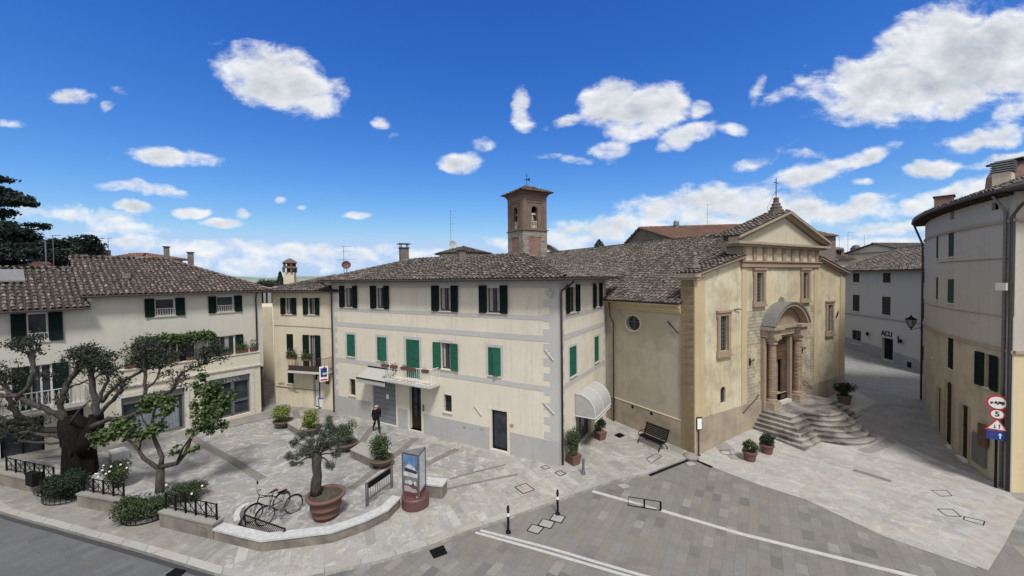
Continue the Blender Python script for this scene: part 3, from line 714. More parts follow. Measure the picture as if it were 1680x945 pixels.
def window(wl, bld, r, shut='open', sm='shut_dark', rec=.18, frame='winwood', sill=True, sw=None, curtain=None, bars=False, mull=True, pane='glass', surround=None, door=False, railing=False, name=None):
    u0, u1, z0, z1 = r; w = u1-u0
    mb = MB(); f = .06
    wl.box(mb, u0+.002, u0+f, z0+.002, z1-.002, -rec, -rec+.06); wl.box(mb, u1-f, u1-.002, z0+.002, z1-.002, -rec, -rec+.06)
    wl.box(mb, u0+f, u1-f, z1-f, z1-.002, -rec, -rec+.06); wl.box(mb, u0+f, u1-f, z0+.002, z0+f, -rec, -rec+.06)
    if mull: wl.box(mb, (u0+u1)/2-.035, (u0+u1)/2+.035, z0+f, z1-f, -rec, -rec+.055)
    W_ = mb.build(name or ('door' if door else 'window'), M[frame], bld)
    mb = MB(); wl.quad(mb, u0+.002, u1-.002, z0+.002, z1-.002, -rec+.02); mb.build('pane', M[pane], W_)
    if curtain:
        for (a, b) in curtain:
            mb = MB(); n = 10; A = u0+f+(w-2*f)*a; B = u0+f+(w-2*f)*b; vs = []
            for i in range(n+1):
                for z in (z0+f+.02, z1-f-.01): vs.append(wl.p(A+(B-A)*i/n, z, -rec+.028+(.012 if i % 2 else 0)))
            mb.add(vs, [(2*i, 2*i+2, 2*i+3, 2*i+1) for i in range(n)]); mb.build('curtain', M['curtain'], W_)
    if sill:
        mb = MB(); wl.box(mb, u0-.06, u1+.06, z0-.06, z0-.002, -.02, .07); mb.build('sill', M['sill'], W_)
    if surround:
        mb = MB(); s_ = surround[1]
        wl.box(mb, u0-s_, u0-.003, z0-.02, z1+s_, .002, .012); wl.box(mb, u1+.003, u1+s_, z0-.02, z1+s_, .002, .012); wl.box(mb, u0-.003, u1+.003, z1+.003, z1+s_, .002, .012)
        mb.build('surround', M[surround[0]], W_)
    sw = sw or w*.55
    if shut == 'open':
        shutter(wl, W_, u0-sw, u0-.01, z0-.02, z1+.02, M[sm], ang=.10, hinge='r'); shutter(wl, W_, u1+.01, u1+sw, z0-.02, z1+.02, M[sm], ang=.10, hinge='l')
    elif shut == 'closed':
        m_ = (u0+u1)/2; shutter(wl, W_, u0+.01, m_-.004, z0+.01, z1-.01, M[sm], d0=-.05); shutter(wl, W_, m_+.004, u1-.01, z0+.01, z1-.01, M[sm], d0=-.05)
    elif shut == 'ajar':
        m_ = (u0+u1)/2; shutter(wl, W_, u0+.01, m_, z0+.01, z1-.01, M[sm], d0=-.02, ang=.45, hinge='l'); shutter(wl, W_, m_+.01, u1-.01, z0+.01, z1-.01, M[sm], d0=-.02, ang=.06, hinge='r')
    if bars:
        mb = MB(); n = max(2, int(w/.14))
        for i in range(1, n): uu = u0+w*i/n; mb.tube([wl.p(uu, z0, -.05), wl.p(uu, z1, -.05)], .012, 4)
        k = max(2, int((z1-z0)/.3))
        for i in range(1, k): zz = z0+(z1-z0)*i/k; mb.tube([wl.p(u0, zz, -.05), wl.p(u1, zz, -.05)], .012, 4)
        mb.build('grille', M['iron'], W_)
    if railing:
        mb = MB(); h = railing; n = max(4, int(w/.12))
        for i in range(n+1):
            uu = u0+w*i/n; mb.tube([wl.p(uu, z0+.04, .03), wl.p(uu, z0+h, .03)], .011, 4)
            if i < n:
                mb.tube([wl.p(uu, z0+.06, .03), wl.p(uu+w/n, z0+h*.5, .03), wl.p(uu, z0+h-.03, .03)], .008, 3)
        wl.box(mb, u0, u1, z0+h, z0+h+.03, .01, .05); wl.box(mb, u0, u1, z0+.03, z0+.05, .01, .05)
        mb.build('railing', M['white_iron'], W_)
    return W_
def pipe(pts, parent, name='downpipe', rad=.05, mat='gutter'):
    mb = MB(); mb.tube(pts, rad, 8); return mb.build(name, M[mat], parent, smooth=True)
def wallmesh(name, wl, u0, u1, z0, z1, holes, mat, parent, rec=.2):
    mb = MB(); wl.face(mb, u0, u1, z0, z1, holes, rec); return mb.build(name, M[mat], parent, normals=False)
def shell(parent, pts, z0, z1, mat, name='wall', skip=(), cap=True):
    """other walls of a building from its plan outline"""
    mb = MB(); n = len(pts)
    for i in range(n):
        if i in skip: continue
        a, b = pts[i], pts[(i+1) % n]; mb.quad((a[0], a[1], z0), (b[0], b[1], z0), (b[0], b[1], z1), (a[0], a[1], z1))
    if cap: mb.poly([(p[0], p[1], z1-.01) for p in pts])
    return mb.build(name, M[mat], parent, normals=False)
def hiproof(parent, A, ud, nd_, L, Dp, ze, pitch, ov, tmat='tile', hips=(True, True), umat='tile_under', uo=(None, None)):
    """A plan corner, ud along front, nd_ inwards; returns ridge height"""
    ud = Vector(ud); nd_ = Vector(nd_); A = Vector((A[0], A[1], 0))
    ol = ov if uo[0] is None else uo[0]; orr = ov if uo[1] is None else uo[1]
    def p(u, d, z): q = A+ud*u+nd_*d; return Vector((q.x, q.y, z))
    hw = Dp/2+ov; tp = math.tan(R_(pitch)); zr = ze+hw*tp
    f0, f1 = p(-ol, -ov, ze), p(L+orr, -ov, ze); b0, b1 = p(-ol, Dp+ov, ze), p(L+orr, Dp+ov, ze)
    r0 = p(-ol+(hw if hips[0] else 0), Dp/2, zr); r1 = p(L+orr-(hw if hips[1] else 0), Dp/2, zr)
    t, u = MB(), MB()
    roofplane(t, u, [f0, f1, r1, r0]); roofplane(t, u, [b1, b0, r0, r1])
    if hips[0]: roofplane(t, u, [b0, f0, r0]); ridge(t, f0, r0); ridge(t, b0, r0)
    if hips[1]: roofplane(t, u, [f1, b1, r1]); ridge(t, f1, r1); ridge(t, b1, r1)
    ridge(t, r0, r1)
    ro = u.build('roof', M[umat], parent, normals=False)
    t.build('roof_tiles', M[tmat], ro, normals=False)
    fm = MB()
    if True:
        for (a, b) in ((f0, f1), (f1, b1), (b1, b0), (b0, f0)):
            if (a, b) == (f1, b1) and not hips[1]: continue
            if (a, b) == (b0, f0) and not hips[0]: continue
            dd = (b-a).normalized(); o_ = Vector((dd.y, -dd.x, 0)); mid = (a+b)/2
            if o_.dot(mid-p(L/2, Dp/2, ze)) < 0: o_ = -o_
            fm.tube([a+o_*.05-Vector((0, 0, .07)), b+o_*.05-Vector((0, 0, .07))], .06, 6)
    fm.build('gutter', M['gutter'], ro)
    sm = MB(); sm.poly([f0-Vector((0, 0, .12)), f1-Vector((0, 0, .12)), b1-Vector((0, 0, .12)), b0-Vector((0, 0, .12))]); sm.build('soffit', M['fascia'], ro, normals=False)
    return ro, r0, r1
def gableroof(parent, A, ud, nd_, L, Dp, ze, pitch, ov, tmat='tile', umat='tile_under', asym=None):
    """ridge along ud, both ends gables"""
    return hiproof(parent, A, ud, nd_, L, Dp, ze, pitch, ov, tmat, (False, False), umat)
def antenna(x, y, z, h, label, n=4, w=.7, ang=0.):
    o = thing('tv_antenna', label, 'antenna', (x, y, z))
    mb = MB(); mb.tube([(x, y, z), (x, y, z+h)], .02, 5); mb.build('mast', M['irongrey'], o)
    mb = MB(); c, s = math.cos(ang), math.sin(ang)
    for i in range(n):
        zz = z+h*(1-.16*i)-.04; ww = w*(1-.08*i)
        mb.tube([(x-c*ww*.15, y-s*ww*.15, zz), (x+c*ww*.6, y+s*ww*.6, zz+.04)], .013, 4)
        if i % 2 == 0:
            for k in range(4):
                t = ww*(.0+.17*k); mb.tube([(x+c*t-s*.16, y+s*t+c*.16, zz+.02), (x+c*t+s*.16, y+s*t-c*.16, zz+.02)], .008, 3)
    mb.build('aerial', M['irongrey'], o); return o
def chimney(parent, c, w, d, z0, z1, rz, mat='bg_stone', cap='tile', capw=.12):
    mb = MB(); mb.box((c[0], c[1], (z0+z1)/2), (w, d, z1-z0), rz); o = mb.build('chimney', M[mat], parent)
    if cap:
        mb = MB(); mb.box((c[0], c[1], z1+.03), (w+capw, d+capw, .06), rz)
        if cap == 'hat':
            for i in (-1, 1):
                for j in (-1, 1):
                    v = Vector((i*w*.4, j*d*.4, 0)); v.rotate(Matrix.Rotation(rz, 3, 'Z')); mb.box((c[0]+v.x, c[1]+v.y, z1+.18), (.05, .05, .26), rz)
            mb.box((c[0], c[1], z1+.33), (w+.25, d+.25, .05), rz)
        mb.build('cap', M['fascia'] if cap == 'hat' else M['tile_under'], o)
    return o
# =================================================================== main house (centre)
K = T(917, 766, .11); LF = T(549, 675, .11)
WF = Wall(K, LF); LC = 17.45
sdv = Vector((.5, .866, 0)); WS = Wall(K, K+sdv*10); LS = 8.0
HC = 9.28
bC = thing('town_house', 'cream three storey house with grey quoins, dark green upper shutters and bright green lower shutters', 'house', (K.x, K.y, KZ))
topw = [WF.rect(*q, 469, 505) for q in [(566, 579)]]
fw = []
def FR(x0, x1, y0, y1): return WF.rect(x0, x1, y0, y1)
tops = [((566, 579, 470, 504), .5), ((618, 630, 470, 507), .52), ((721, 740, 469.5, 511), .55), ((799.5, 820.5, 469.5, 514), .5)]
specs = []
for (q, sw) in tops:
    r = FR(*q); r = (r[0], r[1], 7.66, 9.12); specs.append((r, dict(shut='open', sw=sw, curtain=[(0, .3), (.7, 1)])))
mids = [((569.5, 583), 'closed'), ((619.5, 634.5), 'ajar'), ((724, 740), 'open'), ((801, 821.5), 'ajar')]
for (x0, x1), sh in mids:
    r = FR(x0, x1, 575, 610); r = (r[0], r[1], 4.25, 5.78)
    specs.append((r, dict(shut=sh, sm='shut_green', surround=('band', .16), sw=.56, curtain=[(0, .25), (.75, 1)] if sh == 'open' else None)))
r = FR(666.4, 688.4, 564, 627); dr = (r[0], r[1], 3.42, 5.80)
specs.append((dr, dict(shut='closed', sm='shut_green', surround=('band', .18), sill=False, door=True, name='balcony_door')))
for q in [(573, 583, 622, 649), (728, 741, 648, 676.5)]:
    specs.append((FR(*q), dict(shut=None, bars=True, mull=False, rec=.25, sill=True)))
garage = FR(612, 650, 632, 694); garage = (garage[0], garage[1], .13, 3.0)
pdoor = FR(672, 691.5, 636, 702); pdoor = (pdoor[0], pdoor[1], .2, 2.95)
bdoor = FR(807, 832.5, 674, 739); bdoor = (bdoor[0], bdoor[1], .22, bdoor[3])
holes = [s[0] for s in specs]+[garage+(.15,), pdoor+(.3,), bdoor+(.15,)]
wm = wallmesh('wall', WF, 0, LC, -.3, HC+.1, holes, 'cream', bC)
for r, k in specs: window(WF, bC, r, **k)
sspecs = []
for (x0, x1) in [(933.6, 944), (976.5, 982.5)]:
    r = WS.rect(x0, x1, 470, 510); sspecs.append(((r[0], r[1], 7.66, 9.12), dict(shut='open', sw=.5, curtain=[(0, .4)])))
for (x0, x1) in [(934.5, 946), (975.5, 982.5)]:
    r = WS.rect(x0, x1, 575, 610); sspecs.append(((r[0], r[1], 4.22, 5.8), dict(shut='closed', sm='shut_green', surround=('band', .14))))
r = WS.rect(950, 974, 690, 715); shopd = (2.4, 4.9, .13, 2.4)
wallmesh('wall', WS, 0, LS, -.3, HC+.1, [s[0] for s in sspecs]+[shopd+(.25,)], 'cream', bC)
for r, k in sspecs: window(WS, bC, r, **k)
pN = WS.p(LS, 0); pW = WF.p(LC, 0); pNW = pN+WF.u*LC
shell(bC, [(K.x, K.y), (pN.x, pN.y), (pNW.x, pNW.y), (pW.x, pW.y)], -.3, HC, 'cream', skip=(0, 3))
# painted bands, quoins and plinth
mb = MB()
for wl, L in ((WF, LC), (WS, LS)):
    for (z0, z1) in ((7.38, 7.60), (6.30, 6.60), (3.78, 4.06)):
        a = .43; 
        if wl is WF and z0 < 4:
            for (s0, s1) in ((a, dr[0]-.2), (dr[1]+.2, L-.25)): wl.box(mb, s0, s1, z0, z1, .001, .012)
        else: wl.box(mb, a, L-.25, z0, z1, .001, .012)
    wl.box(mb, 0, L, HC-.28, HC+.08, .001, .014)
    z = 1.4; k = 0
    wl.box(mb, 0, .42, 1.36, HC-.28, .001, .014)
    wl.box(mb, L-.25, L, 1.36, HC-.28, .001, .014)
    while z < HC-.6:
        wl.box(mb, .42, .78, z, z+.37, .001, .014); wl.box(mb, L-.5, L-.25, z, z+.37, .001, .014); z += .74
mb.build('painted_quoins', M['band'], bC)
mb = MB()
def plinth(wl, spans, z1, d=.02, mbx=None):
    for (a, b) in spans: wl.box(mbx or mb, a, b, -.2, z1, .001, d)
hs = sorted([garage, pdoor, bdoor], key=lambda h: h[0]); edges = [0]+[x for h in hs for x in (h[0]-.18, h[1]+.18)]+[LC]
plinth(WF, [(edges[i], edges[i+1]) for i in range(0, len(edges), 2)], 1.34)
plinth(WS, [(0, 1.9)], 1.34)
build_parts(mb, 'plinth', M['plinth_grey'], bC)
mb = MB()
for h in hs:
    wl = WF; wl.box(mb, h[0]-.16, h[0], .1, h[3]+.12, .002, .03); wl.box(mb, h[1], h[1]+.16, .1, h[3]+.12, .002, .03)
build_parts(mb, 'door_jambs', M['cream'], bC)
# garage door
mb = MB(); n = 9
for i in range(n):
    z0 = garage[2]+(garage[3]-garage[2])*i/n; z1 = garage[2]+(garage[3]-garage[2])*(i+1)/n-.02
    WF.box(mb, garage[0]+.01, garage[1]-.01, z0, z1, -.13, -.09)
WF.box(mb, (garage[0]+garage[1])/2-.02, (garage[0]+garage[1])/2+.02, garage[2], garage[3], -.09, -.075)
gd = mb.build('garage_door', M['garage'], bC)
mb = MB(); WF.quad(mb, garage[0], garage[1], garage[2], garage[3], -.14); mb.build('door_back', M['black'], gd)
mb = MB(); WF.box(mb, garage[0]+.75, garage[0]+1.0, 1.75, 2.05, -.088, -.083); mb.build('paper_notice', M['sign_white'], gd)
# brown panelled front door with dark glass
mb = MB(); u0, u1, z0, z1 = pdoor
WF.box(mb, u0+.003, u0+.09, z0, z1-.003, -.28, -.2); WF.box(mb, u1-.09, u1-.003, z0, z1-.003, -.28, -.2); WF.box(mb, u0+.09, u1-.09, z1-.1, z1-.003, -.28, -.2)
WF.box(mb, (u0+u1)/2-.04, (u0+u1)/2+.04, z0, z1-.1, -.27, -.19); WF.box(mb, u0+.09, u1-.09, z0+.02, z0+.75, -.26, -.22); WF.box(mb, u0+.09, u1-.09, z0+1.5, z0+1.58, -.26, -.21)
d_ = mb.build('front_door', M['door_brown'], bC)
mb = MB(); WF.quad(mb, u0, u1, z0, z1, -.255); mb.build('pane', M['glass'], d_)
mb = MB(); WF.box(mb, u0-.05, u1+.05, .1, .2, -.3, .1); mb.build('threshold', M['sill'], d_)
mb = MB(); u0, u1, z0, z1 = bdoor
WF.box(mb, u0+.003, u0+.08, z0, z1-.003, -.14, -.07); WF.box(mb, u1-.08, u1-.003, z0, z1-.003, -.14, -.07); WF.box(mb, u0+.08, u1-.08, z1-.08, z1-.003, -.14, -.07); WF.box(mb, u0+.08, u1-.08, z0, z0+.12, -.14, -.07)
d_ = mb.build('shop_door', M['black'], bC)
mb = MB(); WF.quad(mb, u0+.003, u1-.003, z0, z1-.003, -.12); mb.build('pane', M['glass'], d_)
mb = MB(); WF.box(mb, u0-.04, u1+.04, .1, .215, -.15, .12); mb.build('threshold', M['sill'], d_)
# shop entrance on the side
mb = MB(); u0, u1, z0, z1 = shopd
for (a, b) in ((u0+.003, u0+.08), ((u0+u1)/2-.05, (u0+u1)/2+.05), (u1-.08, u1-.003)): WS.box(mb, a, b, z0, z1-.003, -.24, -.17)
WS.box(mb, u0+.08, u1-.08, z1-.09, z1-.003, -.24, -.17); WS.box(mb, u0+.08, u1-.08, z0, z0+.1, -.24, -.17)
d_ = mb.build('shop_door', M['irongrey'], bC)
mb = MB(); WS.quad(mb, u0+.003, u1-.003, z0, z1-.003, -.22); mb.build('pane', M['glass_blue'], d_)
# scroll ornament lamp at the corner, anchor rods, doorbell, plaster scars
mb = MB(); q = WF.uz(903, 481)
WF.box(mb, q[0]-.18, q[0]+.18, q[1]-.03, q[1]+.05, .02, .3); WF.box(mb, q[0]-.11, q[0]+.11, q[1]-.16, q[1]-.03, .02, .2); WF.box(mb, q[0]-.2, q[0]+.2, q[1]+.05, q[1]+.09, .02, .34)
mb.build('wall_light', M['band'], bC)
def rod(wl, pa, pb, parent, mat='sill', rad=.025, d=.05):
    a = wl.uz(*pa); b = wl.uz(*pb); mb = MB(); mb.tube([wl.p(a[0], a[1], d), wl.p(b[0], b[1], d)], rad, 6); mb.build('wall_anchor', M[mat], parent)
rod(WF, (895, 573), (908.5, 591), bC); rod(WF, (891, 658), (910, 679), bC); rod(WF, (779, 665), (791, 681), bC)
rod(WS, (958.5, 571), (964.5, 555), bC, 'band', .012)
mb = MB(); q = WF.uz(695, 669); WF.box(mb, q[0]-.06, q[0]+.06, q[1]-.2, q[1]+.2, .002, .04); mb.build('doorbell_panel', M['irongrey'], bC)
mb = MB()
for (px, py, w, h) in ((839, 698, .3, .2), (790, 704, .35, .12), (762, 701, .25, .18), (775, 703, .1, .1), (561, 672, .3, .1), (590, 683, .4, .06), (873, 748, .1, .08)):
    q = WF.uz(px, py); pts = []
    for i in range(9):
        a = 6.283*i/9; rr = random.uniform(.6, 1.1); pts.append(WF.p(q[0]+w*.5*rr*math.cos(a), q[1]+h*.5*rr*math.sin(a), .024))
    mb.poly(pts)
build_parts(mb, 'plaster_patches', M['plaster_wound'], bC, normals=False)
# roof
ro, r0, r1 = hiproof(bC, (K.x, K.y), WF.u, -WF.n, LC, LS, HC+.22, 17.5, .68)
def onroof(px, py, dist): return at(px, py, dist)
c = at(663, 426, 30.2); ch = chimney(bC, (c.x, c.y), .62, .5, 9.6, 11.9, R_(30), 'bg_stone', 'hat')
c = at(757, 428, 26.); chimney(bC, (c.x, c.y), .42, .4, 9.9, 11.35, R_(30), 'bg_stone', 'tile')
# pipes
q = WS.p(.28, 0, .1); e = WS.p(.95, HC+.05, .5)
pipe([(e.x, e.y, e.z), WS.p(.8, HC-.12, .4), WS.p(.35, HC-.4, .12), WS.p(.28, HC-.6, .1), WS.p(.28, .1, .1)], bC)
e = WF.p(LC-.06, HC, .5)
pipe([WF.p(LC+.3, HC+.1, .6), WF.p(LC-.1, HC-.25, .35), WF.p(LC-.06, HC-.5, .1), WF.p(LC-.06, .1, .1)], bC)
# balcony
bz = 3.36; BU0, BU1, _, _ = WF.rect(632, 706, 605, 633, .85)
bal = MB(); WF.box(bal, BU0, BU1, bz-.12, bz, .0, .92); WF.box(bal, BU0+.1, BU1-.1, bz-.2, bz-.12, .0, .8)
bo = bal.build('balcony', M['sill'], bC)
mb = MB(); n = 22
def rail_span(mb, P, Q, z0, h, n, r=.014):
    for i in range(n+1):
        a = P+(Q-P)*(i/n); mb.tube([(a.x, a.y, z0+.05), (a.x, a.y, z0+h)], r, 5)
    for z in (z0+.06, z0+h): mb.tube([(P.x, P.y, z), (Q.x, Q.y, z)], .02, 5)
    for z in (z0+.2,): mb.tube([(P.x, P.y, z), (Q.x, Q.y, z)], .012, 4)
c1, c2 = WF.p(BU0+.06, 0, .86), WF.p(BU1-.06, 0, .86)
rail_span(mb, c1, c2, bz, .95, n); rail_span(mb, WF.p(BU0+.06, 0, .02), c1, bz, .95, 7); rail_span(mb, WF.p(BU1-.06, 0, .02), c2, bz, .95, 7)
mb.build('railing', M['white_iron'], bo)
# flat awning over the garage
u0, u1 = WF.uz(638, 620)[0]-.35, garage[1]+.35; u0 = garage[0]-.1
mb = MB(); mb.extr([WF.p(u0, 3.72, .03), WF.p(u1, 3.72, .03), WF.p(u1, 3.2, 1.0), WF.p(u0, 3.2, 1.0)], (0, 0, .03))
aw = mb.build('awning', M['canvas'], bC)
mb = MB(); WF.box(mb, u0, u1, 2.93, 3.19, .98, 1.0); mb.build('valance', M['canvas'], aw)
mb = MB(); WF.box(mb, u0, u1, 3.19, 3.25, .96, 1.03); WF.box(mb, u0, u1, 3.7, 3.8, .0, .09); mb.build('roller_bar', M['black'], aw)
# domed shop awning on the side
A0, A1 = 2.25, 5.1; zt, zb, dp = 3.2, 1.98, 1.1
mb = MB(); vs = []; n = 12; m = 10
prof = [(dp*math.sin(math.pi/2*j/m)**.9, zb+(zt-zb)*math.cos(math.pi/2*j/m)**.8 if j < m else zb) for j in range(m+1)]
fr_ = [];
for i in range(n+1):
    t = i/n; uu = A0+(A1-A0)*t
    for (d, z) in prof: vs.append(WS.p(uu, z, d+.02))
mb.add(vs, [(i*(m+1)+j, (i+1)*(m+1)+j, (i+1)*(m+1)+j+1, i*(m+1)+j+1) for i in range(n) for j in range(m)])
for uu in (A0, A1):
    mb.poly([WS.p(uu, zb, .02)]+[WS.p(uu, z, d+.02) for (d, z) in prof])
mb.box(tuple(WS.p((A0+A1)/2, zb-.07, dp+.02)), (.01, .01, .01))
WS.box(mb, A0, A1, zb-.16, zb, dp-.0, dp+.03)
aw = mb.build('awning', M['canvas'], bC, normals=False)
mb = MB()
for uu in (A0, A0+(A1-A0)*.5, A1): mb.tube([WS.p(uu, z, d+.04) for (d, z) in prof], .025, 5)
for (a, b) in (((A0, zb, dp+.04), (A1, zb, dp+.04)), ((A0, zb, .02), (A0, zb, dp+.04)), ((A1, zb, .02), (A1, zb, dp+.04)), ((A0, zb-.16, dp+.03), (A1, zb-.16, dp+.03))): mb.tube([WS.p(*a), WS.p(*b)], .028, 5)
mb.build('awning_frame', M['canvas_edge'], aw)
# planter boxes on the balcony rail
def planter(name, label, c, w, d, h, rz, group, plant='leaf_bush', ph=.3, n=140, dead=False, cat='planter box', lsize=.09):
    o = thing(name, label, cat, tuple(c), group)
    mb = MB(); c = Vector(c)
    def loc(x, y, z): v = Vector((x, y, z)); v.rotate(Matrix.Rotation(rz, 3, 'Z')); return c+v
    b = [(-w/2+.03, -d/2+.02), (w/2-.03, -d/2+.02), (w/2-.03, d/2-.02), (-w/2+.03, d/2-.02)]; t = [(-w/2, -d/2), (w/2, -d/2), (w/2, d/2), (-w/2, d/2)]
    vs = [loc(x, y, 0) for x, y in b]+[loc(x, y, h) for x, y in t]+[loc(x*.92, y*.82, h) for x, y in t]+[loc(x*.9, y*.8, h-.03) for x, y in t]
    mb.add(vs, [(3, 2, 1, 0)]+[(i, (i+1) % 4, 4+(i+1) % 4, 4+i) for i in range(4)]+[(4+i, 4+(i+1) % 4, 8+(i+1) % 4, 8+i) for i in range(4)]+[(8+i, 8+(i+1) % 4, 12+(i+1) % 4, 12+i) for i in range(4)])
    mb.build('box', M['terracotta'], o)
    mb = MB(); mb.poly([loc(x*.9, y*.8, h-.03) for x, y in t]); mb.build('soil', M['soil'], o)
    mb = MB()
    for i in range(n):
        x = random.uniform(-.48, .48)*w; y = random.gauss(0, .35)*d; z = h+abs(random.gauss(0, .5))*ph
        mb.leaf(loc(x, y, z), lsize)
    mb.build('foliage', M[plant], o, normals=False); return o
rzf = math.atan2(WF.u.y, WF.u.x)
for (px, w, lab, ps, n) in ((635, .5, 'small terracotta planter with dry reddish flowers at the left end of the white balcony rail', 'petal_red', 60),
                    (649, .5, 'small terracotta planter with dry reddish flowers, second from the left on the white balcony rail', 'petal_red', 90),
                    (672, 1.05, 'long terracotta planter with low green plants in the middle of the white balcony rail', 'leaf_bush', 150),
                    (700, .45, 'small nearly bare terracotta planter at the right end of the white balcony rail', 'petal_red', 18)):
    u = WF.uz(px, 610, .86)[0]; p = WF.p(u, bz+.8, 1.0)
    planter('planter_box', lab, p, w, .2, .18, rzf, 'planters on the white balcony', ps, .16, n, lsize=.05)

# =================================================================== small house left of it
B0 = T(451, 663.5, .11); B1 = Vector((LF.x-.12*0, LF.y, 0)); B1 = WF.p(LC, 0, -.25); B1.z = 0; B0.z = 0
WB = Wall(B0, B1); LB = WB.L; HB = 8.62
bB = thing('narrow_house', 'narrow cream house with an iron balcony and arched door, squeezed between the two larger houses', 'house', (B0.x, B0.y, KZ))
sp_ = []
for (x0, x1), sw in (((469, 479.5), .42), ((506, 517), .42)):
    r = WB.rect(x0, x1, 488, 518); sp_.append(((r[0], r[1], 7.05, 8.25), dict(shut='open', sw=sw, curtain=[(.3, 1)] if x0 > 500 else [(0, .3)])))
r = WB.rect(470, 481, 548, 576); sp_.append((r, dict(shut='closed')))
r = WB.rect(507.7, 517.7, 550, 603); sp_.append(((r[0], r[1], 3.12, r[3]), dict(shut='open', sill=False, sw=.5, curtain=[(.2, .8)], name='balcony_door')))
r = WB.rect(472, 482, 606, 629); sp_.append((r, dict(shut='closed')))
r = WB.rect(514, 525.5, 613, 663); ad = (r[0], r[1], .13, r[3])
wallmesh('wall', WB, 0, LB, -.3, HB+.15, [s[0] for s in sp_]+[ad+(.3,)], 'cream_small', bB)
for r, k in sp_: window(WB, bB, r, **k)
mb = MB(); WB.arch(mb, ad[0], ad[1], ad[3]-(ad[1]-ad[0])/2, .003, -.3); mb.build('door_arch', M['cream_small'], bB)
mb = MB(); WB.box(mb, ad[0], ad[1], ad[2], ad[3], -.3, -.26); d_ = mb.build('front_door', M['black'], bB)
mb = MB(); WB.box(mb, ad[0]+.05, ad[0]+.35, ad[2]+.1, ad[3]-.5, -.2, -.18); WB.box(mb, ad[0]+.25, ad[0]+.55, 2.2, 2.5, -.17, -.16); mb.build('white_leaf', M['winwhite'], d_)
bN = B0-WB.n*8+WB.u*(-1.2); bE = B1-WB.n*8
al = B0-WB.n*1.4-WB.u*.5
shell(bB, [(B0.x, B0.y), (B1.x, B1.y), (bE.x, bE.y), (bN.x, bN.y)], -.3, HB+.15, 'cream_small', skip=(0,))
hiproof(bB, (B0.x, B0.y), WB.u, -WB.n, LB+2.5, 6.0, HB+.18, 17, .5, hips=(True, True), uo=(.4, -1.2))
q = at(476, 466, 31.5)
chm = chimney(bB, (q.x, q.y), .75, .65, 9.3, 10.2, R_(15), 'cream_small', None)
mb = MB()
for (z0, w) in ((10.2, .82), (10.55, .7)):
    for i in (-1, 1):
        for j in (-1, 1): mb.box((q.x+i*w*.38, q.y+j*w*.38, z0+.18), (.13, .13, .36), R_(15)*0)
    mb.lathe([(w*.85, 0), (w*.6, .13), (w*.3, .2)], (q.x, q.y, z0+.34), 4)
mb.lathe([(.66, 0), (.4, .2), (.08, .36)], (q.x, q.y, 10.95), 4); mb.build('turret_cap', M['terracotta_dull'], chm)
bz2 = 3.02; u0, u1, _, _ = WB.rect(474, 535, 580, 605, .7)
mb = MB(); WB.box(mb, u0, u1, bz2-.14, bz2, .0, .85); bo = mb.build('balcony', M['sill'], bB)
mb = MB(); a, b = WB.p(u0+.05, 0, .8), WB.p(u1-.05, 0, .8)
rail_span(mb, a, b, bz2, .98, 24, .012); rail_span(mb, WB.p(u0+.05, 0, .02), a, bz2, .98, 6, .012); rail_span(mb, WB.p(u1-.05, 0, .02), b, bz2, .98, 6, .012)
WB.box(mb, u0+.05, u1-.05, bz2+.03, bz2+.4, .79, .8)
mb.build('railing', M['gutter'], bo)
pipe([WB.p(.1, HB-.3, .05), WB.p(.1, .1, .05)], bB, rad=.03, mat='cream')
mb = MB(); q0 = WB.uz(450, 526); mb.tube([WB.p(.05, 6.2, .03), WB.p(3, 6.15, .03), WB.p(5.4, 6.05, .03)], .012, 4); mb.tube([WB.p(.2, 1.55, .03), WB.p(4.2, 1.45, .03)], .02, 4); build_parts(mb, 'wall_cable', M['gutter'], bB)
mb = MB()
for (px, py, w, h) in ((462, 630, .7, .35), (480, 640, .9, .3), (487, 644, .5, .2)):
    q = WB.uz(px, py); pts = [WB.p(q[0]+w*.5*random.uniform(.5, 1.1)*math.cos(6.283*i/11), q[1]+h*.5*random.uniform(.3, 1.1)*math.sin(6.283*i/11), .006) for i in range(11)]; mb.poly(pts)
build_parts(mb, 'plaster_patches', M['plaster_wound'], bB, normals=False)
mb = MB(); WB.box(mb, 4.75, 5.0, 2.0, 2.5, .003, .1); mb.build('letter_box', M['gutter'], bB)
# balcony plants
planter('planter_box', 'trailing green plant spilling over the left end of the iron balcony', WB.p(u0+.4, bz2+.85, .85), .8, .22, .16, math.atan2(WB.u.y, WB.u.x), 'plants on the iron balcony', 'leaf_bush', .5, 420, lsize=.13)
planter('planter_box', 'leafy green plant in the middle of the iron balcony rail', WB.p((u0+u1)/2+.1, bz2+.8, .85), .8, .22, .16, math.atan2(WB.u.y, WB.u.x), 'plants on the iron balcony', 'leaf_bush', .4, 300, lsize=.13)
